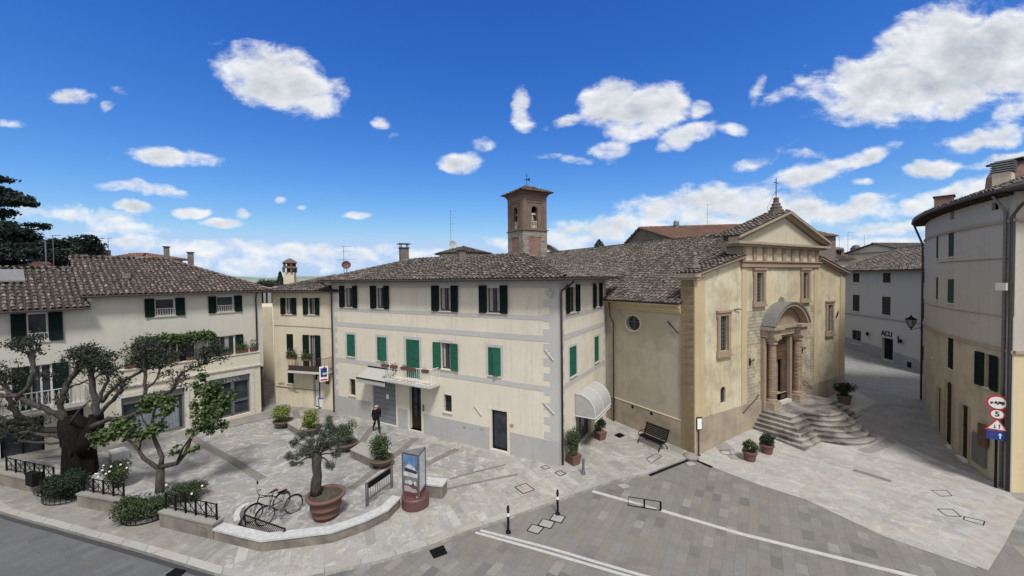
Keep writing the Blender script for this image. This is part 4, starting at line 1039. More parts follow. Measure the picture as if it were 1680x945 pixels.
# hanging shop sign: white panel with a blue square and red foot, sticking out from the wall
sg = thing('hanging_sign', 'white hanging sign with a blue square over a red strip beside the iron balcony', 'sign', tuple(WB.p(5.2, 2.5, .3)))
SGW = Wall(WB.p(5.15, 0, .1), WB.p(4.85, 0, 1.0)); SGW = Wall(WB.p(4.95, 0, 1.05), WB.p(5.5, 0, .35))
x = SGW
mb = MB(); x.box(mb, .1, .66, 2.4, 3.45, -.05, .05); pn = mb.build('panel', M['sign_white'], sg)
mb = MB(); x.box(mb, .17, .59, 2.72, 3.35, .051, .056); mb.build('blue_square', M['sign_blue'], pn)
mb = MB(); x.box(mb, .15, .61, 2.46, 2.58, .051, .056); mb.build('red_strip', M['sign_red'], pn)
mb = MB(); mb.tube([SGW.p(.75, 3.2, 0), WB.p(5.3, 3.2, 0)], .02, 5); mb.build('bracket', M['iron'], sg)
ab = thing('sign_board', 'blue framed folding sign board standing on the ground beside the arched door', 'sign', tuple(T(528, 671, .11)))
q = T(528, 671, .11); mb = MB(); mb.box((q.x, q.y, KZ+.42), (.42, .05, .82), R_(20), R_(12)); mb.box((q.x-.08, q.y+.2, KZ+.4), (.42, .04, .8), R_(20), R_(-14)); mb.build('frame', M['sign_blue'], ab)
mb = MB(); mb.box((q.x+.012, q.y-.035, KZ+.44), (.3, .01, .62), R_(20), R_(12)); mb.build('poster', M['sign_white'], ab)

# =================================================================== left houses
A0_ = T(429, 677, .11); A0_.z = 0
da = Vector((math.sin(R_(36.7)), math.cos(R_(36.7)), 0))
WA = Wall(A0_, A0_-da*10)                   # shop fronts
SB = 1.2
WU = Wall(A0_-WA.n*SB, A0_-WA.n*SB-da*10)   # upper wall set back behind the terrace
bA = thing('shop_house', 'pale grey house with a planted terrace over two shop fronts and a brown tiled roof', 'house', (A0_.x, A0_.y, KZ))
sp_ = []
for (x0, x1), (z0, z1) in (((254, 287.5), (7.42, 8.52)), ((355.5, 384), (7.42, 8.52)), ((358.5, 384), (4.35, 5.75))):
    r = WU.rect(x0, x1, 500, 520); sp_.append(((r[0], r[1], z0, z1), dict(shut='open', frame='winwhite', sw=.48, rec=.15, mull=False, railing=.45 if z0 > 7 else False, sill=z0 > 7, curtain=None if z0 > 7 else [(.35, .65)])))
r = WU.rect(236, 318, 560, 590); sp_.append(((3.35, 5.95, 3.75, 5.75), dict(shut=None, sill=False, frame='winwhite', name='terrace_door')))
wallmesh('wall', WU, -.68, 8.15, 3.2, 8.85, [s[0] for s in sp_], 'grey_left', bA)
for r, k in sp_: window(WU, bA, r, **k)
s1 = (4.3, 7.17, .3, 2.95); s2 = (.66, 3.3, .35, 3.1)
wallmesh('wall', WA, 0, 7.25, -.3, 3.62, [s1+(.35,), s2+(.35,)], 'terrace', bA)
mb = MB()
for h in (s1, s2):
    WA.box(mb, h[0]-.22, h[0]-.003, -.1, h[3]+.25, .003, .05); WA.box(mb, h[1]+.003, h[1]+.22, -.1, h[3]+.25, .003, .05); WA.box(mb, h[0]-.003, h[1]+.003, h[3]+.003, h[3]+.25, .003, .05)
build_parts(mb, 'shop_surround', M['sill'], bA)
for h, nm in ((s1, 'a'), (s2, 'b')):
    mb = MB(); WA.box(mb, h[0]+.003, h[1]-.003, h[3]-.42, h[3]-.003, -.3, -.12)
    WA.box(mb, h[0]+.003, h[0]+.1, h[2], h[3]-.42, -.3, -.2); WA.box(mb, h[1]-.1, h[1]-.003, h[2], h[3]-.42, -.3, -.2); WA.box(mb, h[0]+.1, h[1]-.1, h[2], h[2]+.12, -.3, -.2)
    ks = ((.34, .42), (.62, .68)) if nm == 'b' else ((.5, .53),)
    for (k0, k1) in ks: WA.box(mb, h[0]+(h[1]-h[0])*k0, h[0]+(h[1]-h[0])*k1, h[2], h[3]-.42, -.3, -.2)
    if nm == 'b': WA.box(mb, h[0]+.1, h[0]+(h[1]-h[0])*.34, 1.25, 1.4, -.3, -.2)
    sf = mb.build('shop_front', M['irongrey'] if nm == 'b' else M['gutter_grey'], bA)
    mb = MB(); WA.quad(mb, h[0]+.003, h[1]-.003, h[2], h[3]-.4, -.29); mb.build('pane', M['glass_blue'], sf)
    if nm == 'a':
        mb = MB(); vs = []; n = 26
        for i in range(n+1):
            for z in (h[2]+.15, 2.1): vs.append(WA.p(h[0]+.25+(h[1]-h[0]-.9)*i/n, z, -.265+(.02 if i % 2 else 0)))
        mb.add(vs, [(2*i, 2*i+2, 2*i+3, 2*i+1) for i in range(n)]); mb.build('curtain', M['glasscurtain'], sf)
    else:
        text('lettering', 'TEMA', M['canvas'], sf, WA.p(WA.uz(380, 622)[0], h[3]-.23, -.10), WA.right, (0, 0, 1), .4, .01, bold=.004)
# terrace parapet, floor, return wall and cornice
mb = MB(); WA.box(mb, 0, 7.2, 3.66, 4.5, -.16, 0); WA.box(mb, 7.04, 7.2, 3.66, 4.5, -SB, -.16); WA.box(mb, 0, .16, 3.66, 4.5, -SB, -.16)
mq = MB(); WU.quad(mq, 7.1, 8.16, -.3, 3.25); mq.build('wall', M['grey_left'], bA, normals=False)
pr_ = mb.build('terrace_parapet', M['terrace'], bA)
mb = MB(); WA.box(mb, -.05, 7.26, 4.5, 4.57, -.22, .06); WA.box(mb, 7.0, 7.26, 4.5, 4.57, -SB, -.22); mb.build('coping', M['sill'], pr_)
mb = MB(); WA.box(mb, -.05, 7.3, 3.56, 3.66, -SB, .1); WA.box(mb, -.03, 7.28, 3.50, 3.56, -SB, .05); mb.build('cornice', M['sill'], bA)
mb = MB(); WA.quad(mb, 0, 7.2, 0, 3.6, -SB+.02); mb.quad(WA.p(7.25, -.3, 0), WA.p(7.25, -.3, -SB), WA.p(7.25, 3.56, -SB), WA.p(7.25, 3.56, 0)); mb.quad(WA.p(0, -.3, 0), WA.p(0, -.3, -SB), WA.p(0, 3.56, -SB), WA.p(0, 3.56, 0))
mb.build('wall', M['terrace'], bA, normals=False)
e0, e1 = WU.p(-.68, 0), WU.p(8.15, 0); e2, e3 = WU.p(8.15, 0, -9), WU.p(-.68, 0, -9)
shell(bA, [(e0.x, e0.y), (e1.x, e1.y), (e2.x, e2.y), (e3.x, e3.y)], -.3, 8.85, 'grey_left', skip=(0,))
hiproof(bA, (e0.x, e0.y), WU.u, -WU.n, 8.83, 9.0, 8.86, 25, .5, 'tile_brown', (True, False), uo=(.5, .25))
pipe([WU.p(-.2, 8.75, .45), WU.p(-.25, 8.3, .1), WU.p(-.25, 3.7, .1)], bA)
q = WU.p(2.2, 0, -5); chimney(bA, (q.x, q.y), .35, .35, 10, 11.75, .6, 'bg_stone', 'tile')
q = WU.p(3.6, 0, -5); chimney(bA, (q.x, q.y), .3, .3, 10.8, 12.1, .6, 'bg_stone', 'tile')
mb = MB(); q = WU.p(6.3, 9.95, -1.5); mb.box(tuple(q), (.4, .3, .3), R_(30)); mb.build('roof_vent', M['bg_stone'], bA)
# pergola on the terrace
mb = MB(); PU0, PU1 = 3.0, 6.1
for uu in (PU0, (PU0+PU1)/2, PU1): mb.tube([WA.p(uu, 3.7, -.25), WA.p(uu, 5.95, -.25)], .035, 6)
for d in (-.25, -.7, -1.1): mb.tube([WA.p(PU0-.2, 5.95, d), WA.p(PU1+.2, 5.95, d)], .03, 5)
for i in range(9): uu = PU0+(PU1-PU0)*i/8; mb.tube([WA.p(uu, 5.99, 0), WA.p(uu, 5.99, -1.15)], .02, 4)
pg = thing('pergola', 'low pergola on the terrace, overgrown with green vine leaves', 'pergola', tuple(WA.p(4.5, 3.66, -.25)))
mb.build('frame', M['white_iron'], pg)
mb = MB()
for i in range(2600):
    u = random.uniform(PU0-.4, PU1+.2); k = .5+.5*math.sin(u*4.2)+random.random()*.5; d = random.uniform(-1.15, .15)
    z = 6.03+random.gauss(0, .09)+.08*k
    if random.random() < .35: d = random.uniform(-.1, .22); z -= abs(random.gauss(0, .22))*(1.2 if u > 5.2 else .8)
    mb.leaf(WA.p(u, z, d), .17, asp=.85)
for i in range(700): mb.leaf(WA.p(PU1+.1+random.gauss(0, .25), random.uniform(4.7, 6.1), random.uniform(-.4, .2)), .16, asp=.8)
mb.build('vine', M['leaf_green'], pg, normals=False)
rza = math.atan2(WA.u.y, WA.u.x)
tl = [(141/1.0, 0)]
for (px0, px1, lab, n, ps, ph) in ((203, 231, 'terracotta window box with dense dark green plants at the left corner of the terrace', 420, 'leaf_bush', .55),
    (243, 268, 'weathered terracotta window box with low green plants under the vine', 420, 'leaf_bush', .45),
    (271, 296, 'long terracotta window box with low plants under the right half of the vine', 420, 'leaf_bush', .45),
    (305, 319, 'pale grey window box with sparse plants right of the vine', 120, 'leaf_dark', .35),
    (340, 354, 'small terracotta window box with dark shrubby plants left of the white curtain', 380, 'leaf_dark', .5),
    (361, 381, 'clean orange terracotta window box below the dark window on the terrace', 320, 'leaf_bush', .35),
    (386, 408, 'dark red window box with bushy plants on the terrace coping', 480, 'leaf_green', .45),
    (410, 421, 'small window box with pale silvery plant at the right end of the terrace', 220, 'leaf_olive', .6)):
    xm = (px0+px1)/2; ym = 608-(xm-196)*.15
    u = WA.uz(xm, ym-6, -.08)[0]; w = abs(WA.uz(px1, ym-6, -.08)[0]-WA.uz(px0, ym-6, -.08)[0])*.92
    planter('window_box', lab, WA.p(u, 4.57, -.09), w, .24, .22, rza, 'window boxes along the terrace', ps, ph, n, cat='window box', lsize=.1)

# far left house, lower roof
bL = thing('low_house', 'grey house with lower roof, small iron balcony and dark shop openings behind the pollarded tree', 'house', tuple(WU.p(8.2, .5)))
rW = WU.rect(44, 79, 520, 556); w1 = (rW[0], rW[1], 6.5, 8.0)
rD = WU.rect(50, 86, 602, 660); w2 = (rD[0], rD[1], 3.02, 5.25)
g1 = (9.95, 11.4, .4, 2.55); g2 = (8.5, 9.45, .4, 2.55)
LL = 16.5
wallmesh('wall', WU, 8.15, LL, -.2, 8.25, [w1, w2, g1+(.3,), g2+(.3,), (12.2, 14.2, .6, 2.6, .3)], 'grey_left', bL)
window(WU, bL, w1, frame='winwhite', railing=.42, sw=.52, mull=False); window(WU, bL, w2, sill=False, frame='winwhite', name='balcony_door', sw=.6, shut='open')
for g in (g1, g2, (12.2, 14.2, .6, 2.6)):
    mb = MB(); WU.box(mb, g[0]+.003, g[0]+.08, g[2], g[3]-.003, -.28, -.2); WU.box(mb, g[1]-.08, g[1]-.003, g[2], g[3]-.003, -.28, -.2); WU.box(mb, g[0]+.08, g[1]-.08, g[3]-.1, g[3]-.003, -.28, -.2)
    if g is g1: WU.box(mb, (g[0]+g[1])/2-.03, (g[0]+g[1])/2+.03, g[2], g[3]-.1, -.28, -.2)
    sf = mb.build('shop_front', M['iron'], bL); mb = MB(); WU.quad(mb, g[0]+.003, g[1]-.003, g[2], g[3]-.003, -.27); mb.build('pane', M['glass'], sf)
mb = MB(); WU.box(mb, 8.45, 11.6, 2.85, 2.98, 0, .75); WU.box(mb, 8.3, 11.75, 2.74, 2.85, 0, .6); bo = mb.build('balcony', M['sill'], bL)
mb = MB()
a, b = WU.p(8.5, 0, .7), WU.p(11.5, 0, .7)
for (P_, Q_, n) in ((a, b, 16), (WU.p(8.5, 0, .02), a, 4), (WU.p(11.5, 0, .02), b, 4)):
    for i in range(n+1):
        c = P_+(Q_-P_)*(i/n); mb.tube([(c.x, c.y, 3.0), (c.x, c.y, 3.95)], .016 if i % 3 else .028, 4)
        if i < n:
            c2 = P_+(Q_-P_)*((i+1)/n)
            mb.tube([(c.x, c.y, 3.2), ((c.x+c2.x)/2, (c.y+c2.y)/2, 3.5), (c2.x, c2.y, 3.2)], .012, 4); mb.tube([(c.x, c.y, 3.85), ((c.x+c2.x)/2, (c.y+c2.y)/2, 3.55), (c2.x, c2.y, 3.85)], .012, 4)
    for z in (3.04, 3.95): mb.tube([(P_.x, P_.y, z), (Q_.x, Q_.y, z)], .026, 5)
mb.build('railing', M['band'], bo)
mb = MB(); WU.box(mb, 8.3, 12, -.1, .42, .0, .5); mb.build('step', M['sill'], bL)
e1, e2, e3, e4 = WU.p(8.16, 0), WU.p(LL, 0), WU.p(LL, 0, -8), WU.p(8.16, 0, -8)
shell(bL, [(e1.x, e1.y), (e2.x, e2.y), (e3.x, e3.y), (e4.x, e4.y)], -.3, 8.24, 'grey_left', skip=(0,))
hiproof(bL, (e1.x, e1.y), WU.u, -WU.n, LL-8.16, 7.2, 8.22, 28, .55, 'tile', (False, False), uo=(.02, .5))
mb = MB(); q0, q1 = WU.p(10.2, 0, -1.9), WU.p(11.6, 0, -1.9)
zz = 8.22+(1.9+.55)*math.tan(R_(28))+.14; z2 = zz+.64
mb.extr([WU.p(10.3, zz, -1.9), WU.p(11.9, zz, -1.9), WU.p(11.9, z2, -3.1), WU.p(10.3, z2, -3.1)], (0, 0, .07)); mb.build('skylight', M['metal_sheet'], bL)
mb = MB()
q0 = WU.p(8.14, 8.6, .3); q1 = WU.p(8.14, 10.95, -4.3); mb.tube([q0, q1], .11, 6); mb.build('verge_flashing', M['sill'], bL)
# =================================================================== church
bH = thing('church', 'ochre stuccoed church with a pedimented facade, brick door columns and grey tiled nave roof', 'church', (E1.x, E1.y, 0))
CW = 18.0; CT = .7                                     # facade width, thickness
wins = [((5.45, 6.87, 7.62, 9.93), (5.80, 6.55, 7.88, 9.66)), ((11.17, 12.55, 7.62, 9.93), (11.48, 12.24, 7.88, 9.66)),
        ((1.86, 3.21, 4.98, 7.58), (2.17, 2.92, 5.3, 7.28)), ((14.85, 16.2, 5.05, 7.62), (15.17, 15.9, 5.36, 7.32))]
niche = (2.28, 2.76, 2.38, 3.3); door = (7.55, 9.65, 1.5, 5.6)
mb = MB(); CH.face(mb, 0, 4.33, 1.9, 9.4, [wins[2][1]+(.12,), niche+(.1,)]); CH.face(mb, 13.67, CW, 1.9, 9.4, [wins[3][1]+(.12,)])
CH.face(mb, 4.33, 13.67, 7.4, 10.0, [wins[0][1]+(.12,), wins[1][1]+(.12,)])
for (a, b, za, zb_) in ((0, 4.33, 9.45, 10.45), (13.67, CW, 10.45, 9.45)):
    mb.add([CH.p(a, 9.4), CH.p(b, 9.4), CH.p(b, zb_), CH.p(a, za)], [(0, 1, 2, 3)])
mb.build('facade_wall', M['ochre'], bH, normals=False)
mb = MB(); CH.face(mb, 4.33, 13.67, 1.9, 7.4, [door+(.45,)]); mb.build('stone_facing', M['stone_mix'] if 'stone_mix' in M else M['stone_block'], bH, normals=False)
mb = MB(); CH.face(mb, -.05, CW+.05, -.4, 1.92, [(door[0], door[1], 1.5, 1.93, .45)])
CH.box(mb, -.05, door[0]-.5, -.4, 1.93, .002, .06); CH.box(mb, door[1]+.5, CW+.05, -.4, 1.93, .002, .06)
build_parts(mb, 'plinth', M['church_plinth'], bH, normals=False)
mb = MB()                                             # back and ends of the facade screen
CH.box(mb, 0, 4.33, -.4, 9.42, -CT, -.3); CH.box(mb, 13.67, CW, -.4, 9.42, -CT, -.3); CH.quad(mb, 0, .01, -.4, 9.42, -.1)
for (ua_) in (0.0, CW): mb.quad(CH.p(ua_, -.4, 0), CH.p(ua_, -.4, -.3), CH.p(ua_, 9.42, -.3), CH.p(ua_, 9.42, 0))
mb.add([CH.p(u, z, d) for (u, z) in ((0, 9.4), (4.33, 9.4), (4.33, 10.45), (0, 9.45)) for d in (-.005, -CT)], [(0, 2, 4, 6), (1, 3, 5, 7), (0, 6, 7, 1), (4, 6, 7, 5)])
mb.add([CH.p(u, z, d) for (u, z) in ((CW, 9.4), (13.67, 9.4), (13.67, 10.45), (CW, 9.45)) for d in (-.005, -CT)], [(0, 2, 4, 6), (1, 3, 5, 7), (0, 6, 7, 1), (4, 6, 7, 5)])
CH.box(mb, 4.33, 13.67, 7, 11.22, -.9, -.32); CH.box(mb, 4.33, 13.67, 10.0, 11.22, -.32, 0)
CH.box(mb, 4.33, 5.7, 7, 10, -.32, -.01); CH.box(mb, 6.6, 11.4, 7, 10, -.32, -.01); CH.box(mb, 12.3, 13.67, 7, 10, -.32, -.01)
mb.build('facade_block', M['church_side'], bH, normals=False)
# corner and centre pilasters
mb = MB()
CH.box(mb, 0, .75, 1.93, 9.4, .002, .07); CH.box(mb, CW-.75, CW, 1.93, 9.4, .002, .07)
WC = Wall(E1, E1+SDv*10)                              # side wall
WC.box(mb, .0, .78, -.3, 9.45, .002, .07); CH.box(mb, -.07, -.0, -.3, 9.45, -.78, .07)
build_parts(mb, 'corner_pilaster', M['ochre_dark'], bH)
mb = MB(); CH.box(mb, 4.33, 4.85, 1.93, 9.98, .002, .05); CH.box(mb, 13.15, 13.67, 1.93, 9.98, .002, .05); build_parts(mb, 'pilaster', M['pilaster_pale'], bH)
# entablature, frieze, pediment
mb = MB(); CH.box(mb, 4.2, 13.8, 10.0, 10.3, .002, .14); CH.box(mb, 4.1, 13.9, 10.3, 10.38, .002, .22)
for i in range(9):
    c = 4.33+.17+i*(9.34-.34)/8; CH.box(mb, c-.17, c+.17, 10.38, 11.2, .002, .10)
mb.build('frieze', M['brown_trim'], bH)
mb = MB(); CH.quad(mb, 4.33, 13.67, 10.38, 11.2, .004); mb.build('frieze_panels', M['pediment'], bH, normals=False)
AP = 13.22; PL, PR = 3.35, 14.65
mb = MB()
CH.box(mb, PL+.25, PR-.25, 11.2, 11.32, -.3, .28); CH.box(mb, PL, PR, 11.32, 11.46, -.3, .42)
CH.box(mb, PL+.3, 4.33, 11.2, 11.5, -1.0, -.3); CH.box(mb, 4.0, 5.2, 11.46, 12.0, -.9, -.2); CH.box(mb, 12.8, 14., 11.46, 12.0, -.9, -.2)
def rake(a, b, t0, t1, d0, d1):
    ua, za = a; ub, zb_ = b
    mb.add([CH.p(u, z+t, d) for (u, z) in (a, b) for t in (t0, t1) for d in (d0, d1)], [(0, 1, 3, 2), (4, 6, 7, 5), (0, 4, 5, 1), (2, 3, 7, 6), (0, 2, 6, 4), (1, 5, 7, 3)])
for sgn in (-1, 1):
    e = PL if sgn < 0 else PR
    rake((e, 11.46), (9, AP), .0, .14, -.2, .3); rake((e, 11.46), (9, AP), .14, .30, -.2, .46)
mb.build('pediment_cornice', M['cornice'], bH)
mb = MB(); mb.add([CH.p(u, z, d) for (u, z) in ((PL+.4, 11.44), (PR-.4, 11.44), (9, AP-.05)) for d in (.06, -.95)], [(0, 2, 4), (1, 5, 3)]); mb.build('tympanum', M['pediment'], bH, normals=False)
t, u = MB(), MB()
zl = 11.46+.30; za = AP+.32
roofplane(t, u, [CH.p(PL-.05, zl, .46), CH.p(PL-.05, zl, -1.15), CH.p(9, za, -1.15), CH.p(9, za, .46)], thick=.04)
roofplane(t, u, [CH.p(PR+.05, zl, -1.15), CH.p(PR+.05, zl, .46), CH.p(9, za, .46), CH.p(9, za, -1.15)], thick=.04)
ro = u.build('pediment_roof', M['tile_under'], bH, normals=False); t.build('roof_tiles', M['tile'], ro, normals=False)
# raking copings of the wings with tiles
t, u = MB(), MB(); mb = MB()
for (a, b) in (((-.3, 9.40), (4.30, 10.45)), ((CW+.3, 9.40), (13.7, 10.45))):
    rake(a, b, -.0, .12, -CT-.1, .18); rake(a, b, .12, .26, -CT-.2, .32)
    s_ = [CH.p(a[0], a[1]+.27, .36), CH.p(a[0], a[1]+.27, -CT-.3), CH.p(b[0], b[1]+.27, -CT-.3), CH.p(b[0], b[1]+.27, .36)]
    roofplane(t, u, s_, thick=.03)
WC.box(mb, -.3, .95, 9.3, 9.45, -.05, .2); WC.box(mb, -.35, 1.0, 9.45, 9.62, -.05, .32)
build_parts(mb, 'wing_cornice', M['cornice'], bH); ro = u.build('wing_roof', M['tile_under'], bH, normals=False); t.build('roof_tiles', M['tile'], ro, normals=False)
# pinnacles
def pinnacle(u, z, s=1., cross=False):
    c = CH.p(u, z, -.35); mb = MB()
    pr = [(.42, 0), (.42, .14), (.30, .16), (.30, .3), (.33, .32), (.24, .5), (.2, .8), (.14, 1.0), (.17, 1.04), (.10, 1.1), (.15, 1.2), (.15, 1.3), (.04, 1.4)]
    if cross: pr = [(.50, 0), (.50, .12), (.40, .14), (.42, .32), (.30, .34), (.34, .5), (.24, .55), (.26, .72), (.16, .78), (.18, .9), (.13, .92), (.17, 1.04), (.12, 1.12), (.03, 1.16)]
    mb.lathe([(r*s, h*s) for r, h in pr], tuple(c), 8 if not cross else 10)
    o = mb.build('pinnacle', M['bg_stone'], bH)
    if cross:
        mb = MB(); mb.tube([c+Vector((0, 0, 1.1)), c+Vector((0, 0, 2.35))], .025, 5); a = c+Vector((0, 0, 2.05))
        mb.tube([a-CH.u*.24, a+CH.u*.24], .025, 5); mb.tube([c+Vector((-.5, 0, .1)), c+Vector((-.55, 0, .5)), c+Vector((-.25, 0, 1.1)), c+Vector((0, 0, 1.5))], .01, 4)
        mb.build('cross', M['iron'], o)
pinnacle(.55, 9.7, .78); pinnacle(CW-.35, 9.7, .7); pinnacle(8.85, AP+.15, 1., True)
# window frames
for k, (fr, gl) in enumerate(wins):
    mb = MB()
    CH.box(mb, fr[0]+.08, gl[0], fr[2]+.12, fr[3]-.12, .002, .1); CH.box(mb, gl[1], fr[1]-.08, fr[2]+.12, fr[3]-.12, .002, .1)
    CH.box(mb, gl[0], gl[1], gl[3], fr[3]-.12, .002, .1); CH.box(mb, gl[0], gl[1], fr[2]+.12, gl[2], .002, .1)
    CH.box(mb, fr[0], fr[1], fr[2], fr[2]+.12, .002, .16); CH.box(mb, fr[0], fr[1], fr[3]-.12, fr[3], .002, .16)
    CH.box(mb, fr[0]+.02, fr[0]+.08, fr[2]+.12, fr[2]+.4, .002, .1); CH.box(mb, fr[1]-.08, fr[1]-.02, fr[2]+.12, fr[2]+.4, .002, .1)
    CH.box(mb, fr[0]+.02, fr[0]+.08, fr[3]-.4, fr[3]-.12, .002, .1); CH.box(mb, fr[1]-.08, fr[1]-.02, fr[3]-.4, fr[3]-.12, .002, .1)
    w_ = mb.build('window', M['brown_trim'], bH)
    mb = MB(); CH.quad(mb, gl[0], gl[1], gl[2], gl[3], -.1); mb.build('pane', M['glass'], w_)
    mb = MB(); n = 4; m_ = 9
    for i in range(1, n): uu = gl[0]+(gl[1]-gl[0])*i/n; mb.tube([CH.p(uu, gl[2], -.06), CH.p(uu, gl[3], -.06)], .012, 4)
    for i in range(1, m_): zz = gl[2]+(gl[3]-gl[2])*i/m_; mb.tube([CH.p(gl[0], zz, -.06), CH.p(gl[1], zz, -.06)], .012, 4)
    mb.build('lattice', M['gutter_grey'], w_)
mb = MB(); CH.arch(mb, niche[0], niche[1], niche[3]-.24, .003, -.085); mb.build('niche_arch', M['ochre'], bH)
mb = MB(); CH.quad(mb, niche[0], niche[1], niche[2], niche[3], -.09); mb.build('niche_window', M['glass'], bH)
# portal
c0 = 8.6
for s in (-1, 1):
    mb = MB()
    CH.box(mb, c0+s*1.56-.4, c0+s*1.56+.4, 1.2, 1.8, .003, .66); CH.box(mb, c0+s*1.56-.45, c0+s*1.56+.45, 1.2, 1.42, .004, .72)
    if s < 0: portal = mb.build('portal', M['cornice'], bH)
    else: mb.build('pedestal', M['cornice'], portal)
for s in (-1, 1):
    mb = MB(); q = CH.p(c0+s*1.56, 0, .33); mb.lathe([(.32, 1.8), (.32, 1.9), (.245, 1.98), (.248, 3.2), (.235, 4.2), (.215, 5.30)], (q.x, q.y, 0), 20)
    co = mb.build('column', M['brick_col'], portal)
    mb = MB(); mb.lathe([(.265, 5.30), (.30, 5.34), (.265, 5.40), (.32, 5.48), (.39, 5.58), (.39, 5.66)], (q.x, q.y, 0), 20)
    CH.box(mb, c0+s*1.56-.38, c0+s*1.56+.38, 5.64, 5.76, .003, .7); mb.build('capital', M['cornice'], co)
mb = MB()
for s in (-1, 1):
    CH.box(mb, c0+s*1.1-.12, c0+s*1.1+.12, 1.5, 5.62, .002, .18); CH.box(mb, c0+s*2.08-.14, c0+s*2.08+.14, 1.2, 5.7, .002, .2)
CH.box(mb, c0-1.22, c0+1.22, 5.6, 5.8, .003, .2)
build_parts(mb, 'door_frame', M['brown_trim'], portal)
mb = MB()
CH.box(mb, c0-2.2, c0+2.2, 5.76, 5.95, .003, .34); CH.box(mb, c0-2.05, c0-1.2, 5.765, 5.96, .34, .68); CH.box(mb, c0+1.2, c0+2.05, 5.765, 5.96, .34, .68)
CH.box(mb, c0-2.22, c0+2.22, 5.95, 6.2, .003, .38); CH.box(mb, c0-2.08, c0-1.15, 5.955, 6.19, .38, .68); CH.box(mb, c0+1.15, c0+2.08, 5.955, 6.19, .38, .68)
CH.box(mb, c0-2.3, c0+2.3, 6.2, 6.4, .003, .5); CH.box(mb, c0-2.24, c0-1.05, 6.205, 6.39, .5, .82); CH.box(mb, c0+1.05, c0+2.24, 6.205, 6.39, .5, .82)
mb.build('entablature', M['cornice'], portal)
Rr = 2.39; a0 = .45; zc = 5.38
def arcpts(r, n=18, k=0): return [(c0+r*math.cos(math.pi-a0-(math.pi-2*a0)*i/n), zc+r*math.sin(math.pi-a0-(math.pi-2*a0)*i/n)) for i in range(n+1)]
def arcband(mb, r0_, r1_, d0, d1, n=18):
    o_ = arcpts(r1_); i_ = arcpts(r0_)
    for k in range(n):
        q = [o_[k], o_[k+1], i_[k+1], i_[k]]
        mb.add([CH.p(a, b, d0) for a, b in q]+[CH.p(a, b, d1) for a, b in q], [(0, 1, 2, 3), (7, 6, 5, 4), (0, 4, 5, 1), (3, 2, 6, 7), (0, 3, 7, 4), (1, 5, 6, 2)])
mb = MB(); arcband(mb, 2.38, 2.47, .003, .84); mb.build('arched_hood', M['metal_sheet'], portal)
mb = MB(); arcband(mb, 2.2, 2.38, .5, .78); arcband(mb, 2.08, 2.2, .4, .6); mb.build('hood_moulding', M['brown_trim'], portal)
mb = MB(); mb.poly([CH.p(a, b, .35) for a, b in arcpts(2.36)]); mb.build('lunette', M['brown_trim'], portal, normals=False)
mb = MB(); CH.box(mb, c0-.13, c0+.13, zc+2.46, zc+2.62, .02, .3); mb.ball(tuple(CH.p(c0, zc+2.7, .16)), .11, 8, 6); mb.build('hood_knob', M['cornice'], portal)
mb = MB(); CH.box(mb, c0-1.04, c0-.45, 1.5, 5.58, -.2, -.12); CH.box(mb, c0-1.04, c0+1.04, 4.1, 5.58, -.22, -.12); CH.box(mb, c0+.5, c0+1.04, 1.5, 4.1, -.2, -.12)
for z in (1.8, 2.7, 3.6, 4.35, 5.0): CH.box(mb, c0-.95, c0-.5, z, z+.05, -.12, -.09)
for z in (4.3, 4.6, 4.9, 5.2): CH.box(mb, c0-.5, c0+.9, z, z+.05, -.12, -.1)
mb.build('church_door', M['wood'], portal)
mb = MB(); CH.quad(mb, c0-1.04, c0+1.04, 1.5, 5.6, -.42); mb.build('dark_interior', M['black'], portal)
mb = MB(); CH.box(mb, c0+.15, c0+.45, 1.5, 4.08, -.34, -.3); mb.build('inner_door', M['garage'], portal)
mb = MB(); CH.box(mb, c0-1.05, c0+1.05, 1.32, 1.5, -.45, .25); mb.build('threshold', M['sill'], portal)
def wall_lamp(u, z):
    mb = MB(); mb.tube([CH.p(u, z, .05), CH.p(u, z+.02, .15), CH.p(u, z+.03, .26)], .016, 6); mb.tube([CH.p(u, z-.35, .05), CH.p(u, z-.12, .08), CH.p(u, z+.02, .25)], .02, 5); mb.box(tuple(CH.p(u, z+.05, .26)), (.12, .06, .04), R_(-30)); mb.box(tuple(CH.p(u, z-.1, .03)), (.08, .06, .35), R_(30)); mb.build('wall_lamp', M['iron'], bH)
q = CH.uz(1238, 592, .3); wall_lamp(q[0], q[1]); q = CH.uz(1323, 572, .3); wall_lamp(q[0], q[1])
def rail(pa, pb, d=.12):
    a = CH.uz(*pa, d); b = CH.uz(*pb, d); mb = MB(); mb.tube([CH.p(a[0], a[1], .03), CH.p(a[0], a[1], d), CH.p(b[0], b[1], d), CH.p(b[0], b[1], .03)], .025, 6); mb.build('handrail', M['gutter'], bH)
rail((1220, 677), (1245.5, 648)); rail((1320, 625), (1333, 637))
mb = MB(); mb.tube([CH.p(3.55, 7.55, .03), CH.p(3.9, 7.6, .12), CH.p(4.1, 7.55, .1)], .03, 5); mb.build('wall_anchor', M['iron'], bH)
mb = MB(); mb.tube([CH.p(16.6, 6.35, .05), CH.p(16.9, 6.75, .05)], .04, 5); mb.build('wall_anchor', M['iron'], bH)
# side wall
HE = 7.45; LN = 27.
rw = WC.uz(1038.6, 530)
hole = (rw[0]-.62, rw[0]+.62, rw[1]-.5, rw[1]+.5)
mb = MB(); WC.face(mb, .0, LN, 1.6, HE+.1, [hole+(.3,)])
mb.build('side_wall', M['church_side'], bH, normals=False)
